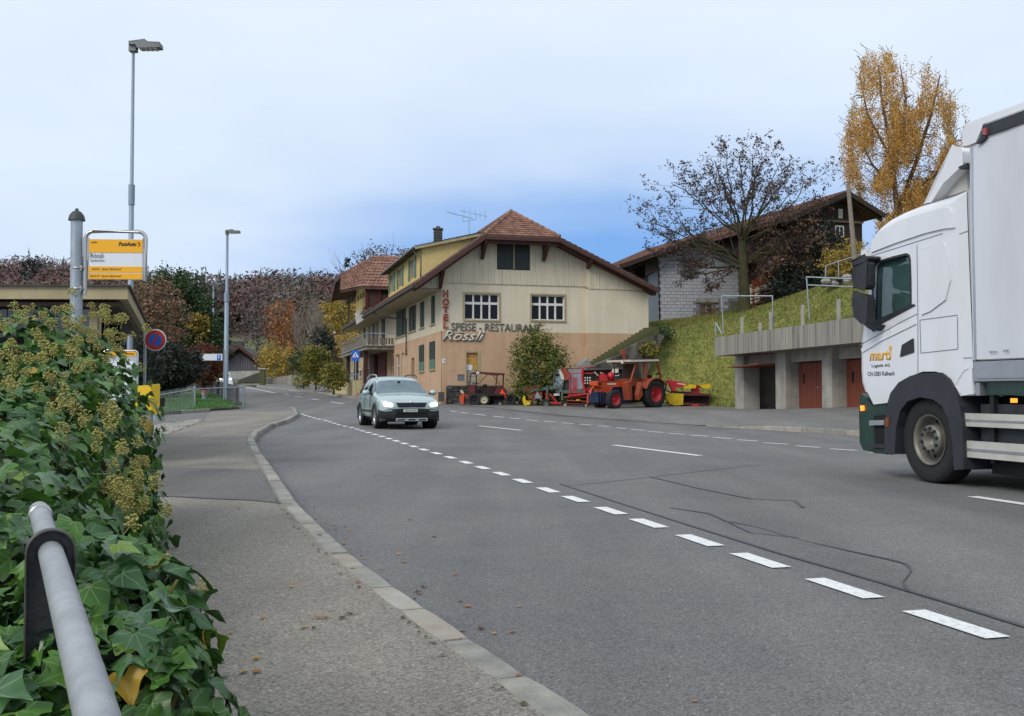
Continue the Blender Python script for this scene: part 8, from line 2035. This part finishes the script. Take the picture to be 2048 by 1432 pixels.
for k in range(16):
    a_ = (k%4, random.uniform(-.15,.55), random.uniform(0,.6), random.uniform(-1.3,1.3)); PROTO.append(leaf_geo(*a_)); FINE.append(leaf_fine(*a_))
def leaf_mesh(idx, mi):
    V,F_,U = FINE[idx]; me = bpy.data.meshes.new('leaf'); me.from_pydata(V, [], F_); me.materials.append(IVY[mi]); ul = me.uv_layers.new(name='leaf')
    for p in me.polygons:
        p.use_smooth = True
        for li in p.loop_indices: ul.data[li].uv = U[me.loops[li].vertex_index][:2]
    me.update(); return me
def ivy():
    random.seed(19)
    XR = lambda Y: interp([(1.0,-.42),(1.6,-.60),(2,-.74),(3,-1.16),(4.5,-1.84),(5.5,-2.02),(6.5,-2.30),(7.9,-2.9)], Y)
    HT = lambda Y: interp([(1.0,.40),(1.9,.50),(2.3,.60),(2.6,.72),(3.1,.84),(4,.99),(5,1.08),(5.6,1.20),(6.3,1.34),(7,1.38),(7.6,1.22),(8.0,1.0)], Y)
    blobs = []
    Y = 1.0
    while Y < 8.0:
        h_ = HT(Y); xr = XR(Y)
        blobs.append((Vector((xr-.50,Y,h_*.5-.05)), Vector((.52,.50,h_*.5+.05))))
        blobs.append((Vector((xr-1.15,Y,h_*.5-.05)), Vector((.65,.55,h_*.5+.02))))
        blobs.append((Vector((xr-.30,Y,.15)), Vector((.38,.45,.38))))
        if Y > 4: blobs.append((Vector((xr-2.0,Y,h_*.5-.05)), Vector((.8,.55,h_*.5+.0))))
        Y += .32
    for (x,y,z,r) in ((-.86,2.2,.35,.24),(-1.02,2.55,.45,.24),(-2.95,6.3,1.15,.38),(-.60,1.75,.1,.25)): blobs.append((Vector((x,y,z)),Vector((r,r,r))))
    cen = [b[0] for b in blobs]; CA = np.array([tuple(b[0]) for b in blobs]); RA = np.array([tuple(b[1]) for b in blobs])
    def depth(p): return float(np.min(np.sum(((np.array(p)-CA)/RA)**2, axis=1)))
    o = thing('ivy_bank', 'dense dark green ivy bank with flower heads growing over the handrail', 'ivy', (-1.5,3,.1))
    # rail line, kept clear of leaves where the tube shows
    r0, r1 = at(196,1440,1.16), at(80,1028,2.62); rd = (r1-r0)
    def near_rail(p):
        t = (p-r0).dot(rd)/rd.length_squared
        if -.5 < t < .93:
            q = r0+rd*t; v = p-q
            # also nothing between the rail and the lens
            c = CAM; w = (q-c); s_ = (p-c).dot(w)/w.length_squared
            if v.length < .085: return True
            if .15 < s_ < 1.0 and (p-(c+w*s_)).length < .045*s_+.075: return True
        return False
    leaves = []; tries = 0
    while len(leaves) < 11500 and tries < 170000:
        tries += 1
        c, r = random.choice(blobs)
        # favour the near end of the bank
        if c.y < 4.5 and random.random() < .10: continue
        d = Vector((random.gauss(0,1),random.gauss(0,1),random.gauss(0,1))).normalized(); n = Vector((d.x/r.x,d.y/r.y,d.z/r.z)).normalized()
        k = random.choice((1.04,1.0,.97,.9,.84)) if random.random() < .94 else 1.16
        p = c+Vector((d.x*r.x,d.y*r.y,d.z*r.z))*k
        if p.z < .09 or depth(p) < .60: continue
        v = (CAM-p).normalized()
        if n.dot(v) < -.25 and random.random() < .85: continue
        if near_rail(p) or (p-CAM).length < 1.15: continue
        leaves.append((p,n))
    leaves.sort(key=lambda a: (a[0]-CAM).length - (.15 if depth(a[0]) > .9 else 0)*1)
    meshes = {}
    def frame(p, n):
        up = Vector((0,0,1)); nn = (n*.9+Vector((random.gauss(0,.38),random.gauss(0,.38),random.gauss(.25,.35)))).normalized()
        tip = (Vector((0,0,-1))+n*.7+Vector((random.gauss(0,.55),random.gauss(0,.55),random.gauss(0,.35)))); tip = (tip-nn*tip.dot(nn)).normalized(); sx = tip.cross(nn)
        s_ = random.choice((.052,.064,.074,.084,.094))*random.uniform(.85,1.12)*(.9 if p.y > 4 else 1)
        return Matrix(((sx.x*s_,tip.x*s_,nn.x*s_,p.x),(sx.y*s_,tip.y*s_,nn.y*s_,p.y),(sx.z*s_,tip.z*s_,nn.z*s_,p.z),(0,0,0,1)))
    def pick():
        u = random.random(); return 0 if u < .38 else 1 if u < .70 else 2 if u < .93 else 3 if u < .988 else 4
    inv = o.matrix_basis.inverted() if False else Matrix.Translation(-Vector(o.location))
    # near leaves are objects of their own, evenly picked where they show largest
    near = []; rest = []
    for i,(p,n) in enumerate(leaves):
        in_view = p.y > .6 and abs(p.x/p.y) < .5 and (CAMZ-p.z)/p.y < .36
        (near if in_view and depth(p) > .88 and len(near) < 285 else rest).append((p,n))
    for p,n in near:
        k = (random.randrange(16), pick())
        if k not in meshes: meshes[k] = leaf_mesh(*k)
        ob = bpy.data.objects.new('leaf', meshes[k]); C.objects.link(ob); ob.parent = o; ob.matrix_basis = inv @ frame(p,n)
    VV = []; FF = []; UU = []; MI = []
    for p,n in rest:
        V,F_,U = (FINE if p.y < 3.6 else PROTO)[random.randrange(16)]; M4 = inv @ frame(p,n); k = len(VV); mi = pick()
        VV += [tuple(M4 @ Vector(v)) for v in V]
        for f in F_: FF.append(tuple(i+k for i in f)); MI.append(mi); UU += [U[i] for i in f]
    me = bpy.data.meshes.new('leaf_mass'); me.from_pydata(VV, [], FF)
    for m in IVY: me.materials.append(m)
    me.polygons.foreach_set('material_index', MI); me.polygons.foreach_set('use_smooth', [True]*len(FF)); ul = me.uv_layers.new(name='leaf'); ul.data.foreach_set('uv', [c for u in UU for c in u[:2]]); me.update()
    ob = bpy.data.objects.new('leaf_mass', me); C.objects.link(ob); ob.parent = o; ob['kind'] = 'stuff'
    # stems, twigs and the dark tangle inside
    q = MB()
    for _ in range(520):
        p,n = random.choice(leaves); e = p-n*random.uniform(.12,.3)+Vector((random.gauss(0,.08),random.gauss(0,.08),-.1)); q.tube([p,p.lerp(e,.5)+Vector((0,0,-.02)),e], [.0018,.0025,.0035], 4, caps=False)
    for _ in range(70):
        c,r = random.choice(blobs); a = c+Vector((random.gauss(0,.1),random.gauss(0,.1),-r.z*.8)); b_ = c+Vector((random.gauss(0,.12),random.gauss(0,.12),r.z*.7)); q.tube([a,a.lerp(b_,.5)+Vector((random.gauss(0,.1),random.gauss(0,.1),0)),b_], [.011,.008,.004], 5, caps=False)
    q.build('stems', M['ivy_stem'], o, kind='stuff')
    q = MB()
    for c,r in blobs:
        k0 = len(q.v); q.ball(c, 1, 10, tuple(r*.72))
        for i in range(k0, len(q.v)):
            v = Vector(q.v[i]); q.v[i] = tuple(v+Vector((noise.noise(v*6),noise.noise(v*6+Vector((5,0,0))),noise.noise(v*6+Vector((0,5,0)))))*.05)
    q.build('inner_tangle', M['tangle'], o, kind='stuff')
    # flower heads: domed umbels of small green-yellow knobs
    um = []
    for v in range(5):
        q = MB(); N_ = 30
        for i in range(N_):
            d = Vector((random.gauss(0,1),random.gauss(0,1),random.gauss(.25,.9))).normalized(); R = random.uniform(.8,1.05)*.027; q.tube([(0,0,-.01),tuple(d*R)], .0006, 3, caps=False)
            c = d*R; s_ = random.uniform(.0042,.0058); k = len(q.v)
            q.v += [tuple(c+Vector(t)*s_) for t in ((1,0,0),(-1,0,0),(0,1,0),(0,-1,0),(0,0,1),(0,0,-1))]
            for f in ((0,2,4),(2,1,4),(1,3,4),(3,0,4),(2,0,5),(1,2,5),(3,1,5),(0,3,5)): q.f.append(tuple(a+k for a in f)); q.m.append(0); q.sm.append(True)
        q.tube([(0,0,-.05),(0,0,-.008)], .0012, 4, caps=False); um.append(q.mesh('flower_head', M['ivy_flower']))
    spots = []
    for (px,py,Y,sp,n_) in ((140,668,6.6,.24,55),(50,760,5.6,.26,34),(40,700,6.2,.26,30),(60,900,4.9,.16,20),(250,950,4.9,.12,14),(40,870,4.6,.22,26),(350,1150,3.0,.10,12),(190,940,4.2,.18,20),(15,800,5.5,.2,16),(215,660,6.6,.12,10),(285,1000,4.5,.09,8)):
        c = at(px,py,Y)
        for _ in range(n_): spots.append(c+Vector((random.gauss(0,sp),random.gauss(0,sp*.8),random.gauss(0,sp*.8))))
    cnt = 0
    for s_ in spots:
        # push out to just above the leaf surface, towards the open side
        j = int(np.argmin(np.sum(((np.array(s_)-CA)/RA)**2, axis=1))); c, r = blobs[j]; d = s_-c; e = math.sqrt((d.x/r.x)**2+(d.y/r.y)**2+(d.z/r.z)**2) or 1
        if e < 1.12 or e > 1.5: s_ = c+d/e*random.uniform(1.12,1.22)
        if near_rail(s_) or cnt > 285: continue
        ob = bpy.data.objects.new('flower_head', random.choice(um)); C.objects.link(ob); ob.parent = o; n = (s_-c).normalized(); rot = (n+Vector((0,0,.6))).to_track_quat('Z','Y').to_matrix().to_4x4(); ob.matrix_basis = Matrix.Translation(s_-Vector(o.location)) @ rot @ Matrix.Scale(random.uniform(.85,1.35),4); cnt += 1
M['ivy_stem'] = mat('ivy_stem','#6b6236',.7,.3,20)
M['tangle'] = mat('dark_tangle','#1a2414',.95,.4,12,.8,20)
M['ivy_flower'] = mat('ivy_flower','#8d8a45',.75,.2,30,col2='#aca35c')
ivy()
def railing():
    r0, r1 = at(196,1440,1.16), at(80,1028,2.62); d = (r1-r0).normalized()
    o = thing('handrail', 'galvanised tube handrail with flat dark post running into the ivy', 'railing', (r0.x,r0.y,.1))
    a = r0-d*.7; q = MB(); e = r1+d*.06; q.tube([a,r0,r0.lerp(r1,.5),r1,e], .0245, 32, caps=True); q.build('rail', M['rail_steel'], o)
    # flat bar post that wraps over the tube: a slotted plate with a rounded top
    def post(t, name='post'):
        c = r0+d*t; n = d.copy(); n.z = 0; n.normalize(); s_ = Vector((n.y,-n.x,0)); R = .044; K = 16; q = MB(); th = .012
        out = [(-R,-c.z+.05)]+[(-R*math.cos(PI*i/K), R*math.sin(PI*i/K)) for i in range(K+1)]+[(R,-c.z+.05)]
        A = [c+s_*x+Vector((0,0,z))+n*th/2 for x,z in out]; B = [c+s_*x+Vector((0,0,z))-n*th/2 for x,z in out]; m_ = len(out)
        q.add(A+B, [tuple(range(m_)),tuple(range(m_,2*m_))[::-1]]); p_ = q.build(name, M['black_flat'], o)
        # raised rim round the edge
        q = MB()
        for (x0,z0),(x1,z1) in zip(out,out[1:]): q.bar(c+s_*x0+Vector((0,0,z0)), c+s_*x1+Vector((0,0,z1)), .024, .004, up=n)
        vs = []; fs = []
        for x,z in out:
            L = math.hypot(x,max(z,0)) or 1; nx,nz = (x/R if z < 0 else x/L),(0 if z < 0 else z/L)
            for k,(e_,dd) in enumerate(((0,-.016),(.004,-.018),(.004,.018),(0,.016))): vs.append(c+s_*(x+nx*e_)+Vector((0,0,z+nz*e_))+n*dd)
        q = MB()
        for i in range(m_-1):
            for k in range(4): fs.append((i*4+k,(i+1)*4+k,(i+1)*4+(k+1)%4,i*4+(k+1)%4))
        q.add(vs, fs, True); q.build('post_rim', M['rim_edge'], p_)
        q = MB(); q.lathe([(.0262,-.009),(.030,-.009),(.030,.009),(.0262,.009)], c, d, 24); q.build('gasket', M['black'], p_)
        q = MB(); z2 = c.z-.45
    post(1.08)
    q = MB(); q.lathe([(.0250,-.012),(.0285,-.010),(.0285,.010),(.0250,.012)], r0+d*(rd_len(r0,r1)-.02), d, 24); q.build('sleeve', M['steel'], o)
    # lower rail
    dz = Vector((0,0,-.42)); q = MB(); q.tube([r0-d*.7+dz, r1+dz], .012, 12); q.build('lower_rail', M['rail_steel'], o)
def rd_len(a,b): return (b-a).length
M['rim_edge'] = mat('worn_rim','#55524c',.5,.3,12,metal=.4)
railing()
# ------------------------------------------------------------------ fallen leaves
def fallen():
    random.seed(23); cols = [mat('fallen_brown','#96602c',.8,.25,30), mat('fallen_rust','#a8642c',.8,.25,30), mat('fallen_yellow','#a98638',.8,.2,30), mat('fallen_dark','#4c3a2a',.85,.25,30)]
    ms = []
    for k in range(8):
        q = MB(); n = 10; out = []
        for i in range(n): a = 2*PI*i/n; rr = (1 if i%2 == 0 else .55)*random.uniform(.75,1.15); out.append((math.cos(a)*rr*.75, math.sin(a)*rr, 0))
        cu = random.uniform(.3,.8); V = [(x,y,.12+cu*x*x*.7+.2*random.random()) for x,y,_ in out]+[(0,0,.05)]
        q.add(V, [(i,(i+1)%n,n) for i in range(n)], False); ms.append(q.mesh('fallen_leaf', cols[k%4]))
    def put(px,py,on, s_):
        p = G(px,py,(PH+.015) if on == 'pavement' else .0); z = p.z+.004
        ob = bpy.data.objects.new('fallen_leaf', random.choice(ms)); C.objects.link(ob); ob.location = (p.x,p.y,z); sc = s_*random.uniform(.8,1.2); ob.scale = (sc,sc*random.uniform(.6,1),sc*.6); ob.rotation_euler = (random.uniform(-.15,.15),random.uniform(-.15,.15),random.random()*6.28)
        if on == 'pavement': tag(ob, 'small curled brown leaf lying on the pavement', 'leaf', 'fallen leaves on the pavement')
        else: tag(ob, 'small fallen leaf lying on the road near the kerb', 'leaf', 'fallen leaves on the road beside the kerb')
    for x,y in ((636,1238),(652,1238),(683,1238),(628,1258),(608,1257),(460,1268),(513,1320),(512,1346),(525,1238),(640,1072),(478,1018),(715,1166),(366,1048),(582,1175),(700,1230),(486,1347),(1035,1352) ,(705,1138)): put(x,y,'pavement',.026)
    for x,y in ((628,1016),(640,1030),(650,1048),(667,1052),(672,1060),(697,1060),(692,1078),(688,1090),(696,1108),(722,1112),(728,1118),(756,950),(722,968),(808,1126),(797,1110),(722,1150),(962,1260),(988,1269),(1024,1266),(920,1204),(935,1214),(838,1189),(846,1176),(750,1154),(600,965),(570,905),(575,920),(585,945),(820,1040),(950,1030),(870,1075),(910,1150),(690,1055),(836,1186),(1390,1405),(1037,1215)): put(x,y,'road',.027)
fallen()
def kerb_litter():
    random.seed(29); q = MB()
    for _ in range(900):
        y = random.uniform(3,42); side_ = random.random() < .6; x = L_(y)+(random.gauss(.09,.05) if side_ else -.17+random.gauss(0,.012)); z = hb(x,y)+(.004 if side_ else ph(y)+.004)
        if side_ and x < L_(y)+.03: continue
        s_ = random.uniform(.006,.018); a = random.random()*6.28; k = len(q.v); q.v += [(x+math.cos(a+t)*s_*(1 if i%2 else .5), y+math.sin(a+t)*s_, z+random.uniform(0,.008)) for i,t in enumerate((0,1.57,3.14,4.71))]; q.f.append((k,k+1,k+2,k+3)); q.m.append(random.randrange(3)); q.sm.append(False)
    q.build('kerb_litter', [M['moss'],M['earth'],M['bark_pale']], label='moss crumbs and leaf litter along the kerb', cat='litter', kind='stuff')
kerb_litter()
# ------------------------------------------------------------------ grass tufts
def tufts():
    random.seed(51)
    def field(name, label, n, samp, mats, hgt, w):
        q = MB()
        for _ in range(n):
            r = samp()
            if r is None: continue
            x,y,z = r
            for _ in range(3):
                a = random.random()*6.28; h_ = hgt*random.uniform(.5,1.3); l = Vector((random.gauss(0,.5),random.gauss(0,.5),0))*h_; p = Vector((x+random.gauss(0,.08),y+random.gauss(0,.08),z-.02)); s_ = Vector((math.cos(a),math.sin(a),0))*w
                k = len(q.v); q.v += [tuple(p-s_),tuple(p+s_),tuple(p+l+Vector((0,0,h_)))]; q.f.append((k,k+1,k+2)); q.m.append(random.randrange(len(mats))); q.sm.append(False)
        q.build(name, mats, label=label, cat='grass', kind='stuff')
    def s1():
        y = random.uniform(47,60); x = random.uniform(6.5,18)
        e = x-interp(FOOT,y)
        if e < .15: return None
        if y > 53 and x < 7.9: return None
        return x,y,h(x,y)
    gm = leafset('blade', ['#6f7437','#888641','#5d662e','#979148'], trans=.2); gl = leafset('blade_green', ['#4d7a2c','#5f8c36','#406826'], trans=.2)
    field('slope_grass', 'rough mown grass on the slope between hotel and garages', 22000, s1, gm, .10, .022)
    def s2():
        a = random.uniform(.3,14); oo = -random.uniform(.3,7.2); p = GF.w(a,0,oo); zz = ZSLAB-.06; return p.x,p.y,zz+max(0,tps(p.x,p.y)+.05-zz)*sst(.3,7,-oo)
    field('roof_grass', 'rough grass growing on the garage roof', 12000, s2, gm, .11, .02)
    def s3():
        y = random.uniform(34,62); x = interp(ET,y)-abs(random.gauss(0,3.0))-.12
        if y < 44 and random.random() < .2: return None
        return x,y,hb(x,y)+PH+.10+.10*(1-math.exp(-(interp(ET,y)-x)/1.5))
    field('verge_grass', 'bright green grass on the verge behind the pipe fence', 14000, s3, gl, .12, .016)
tufts()
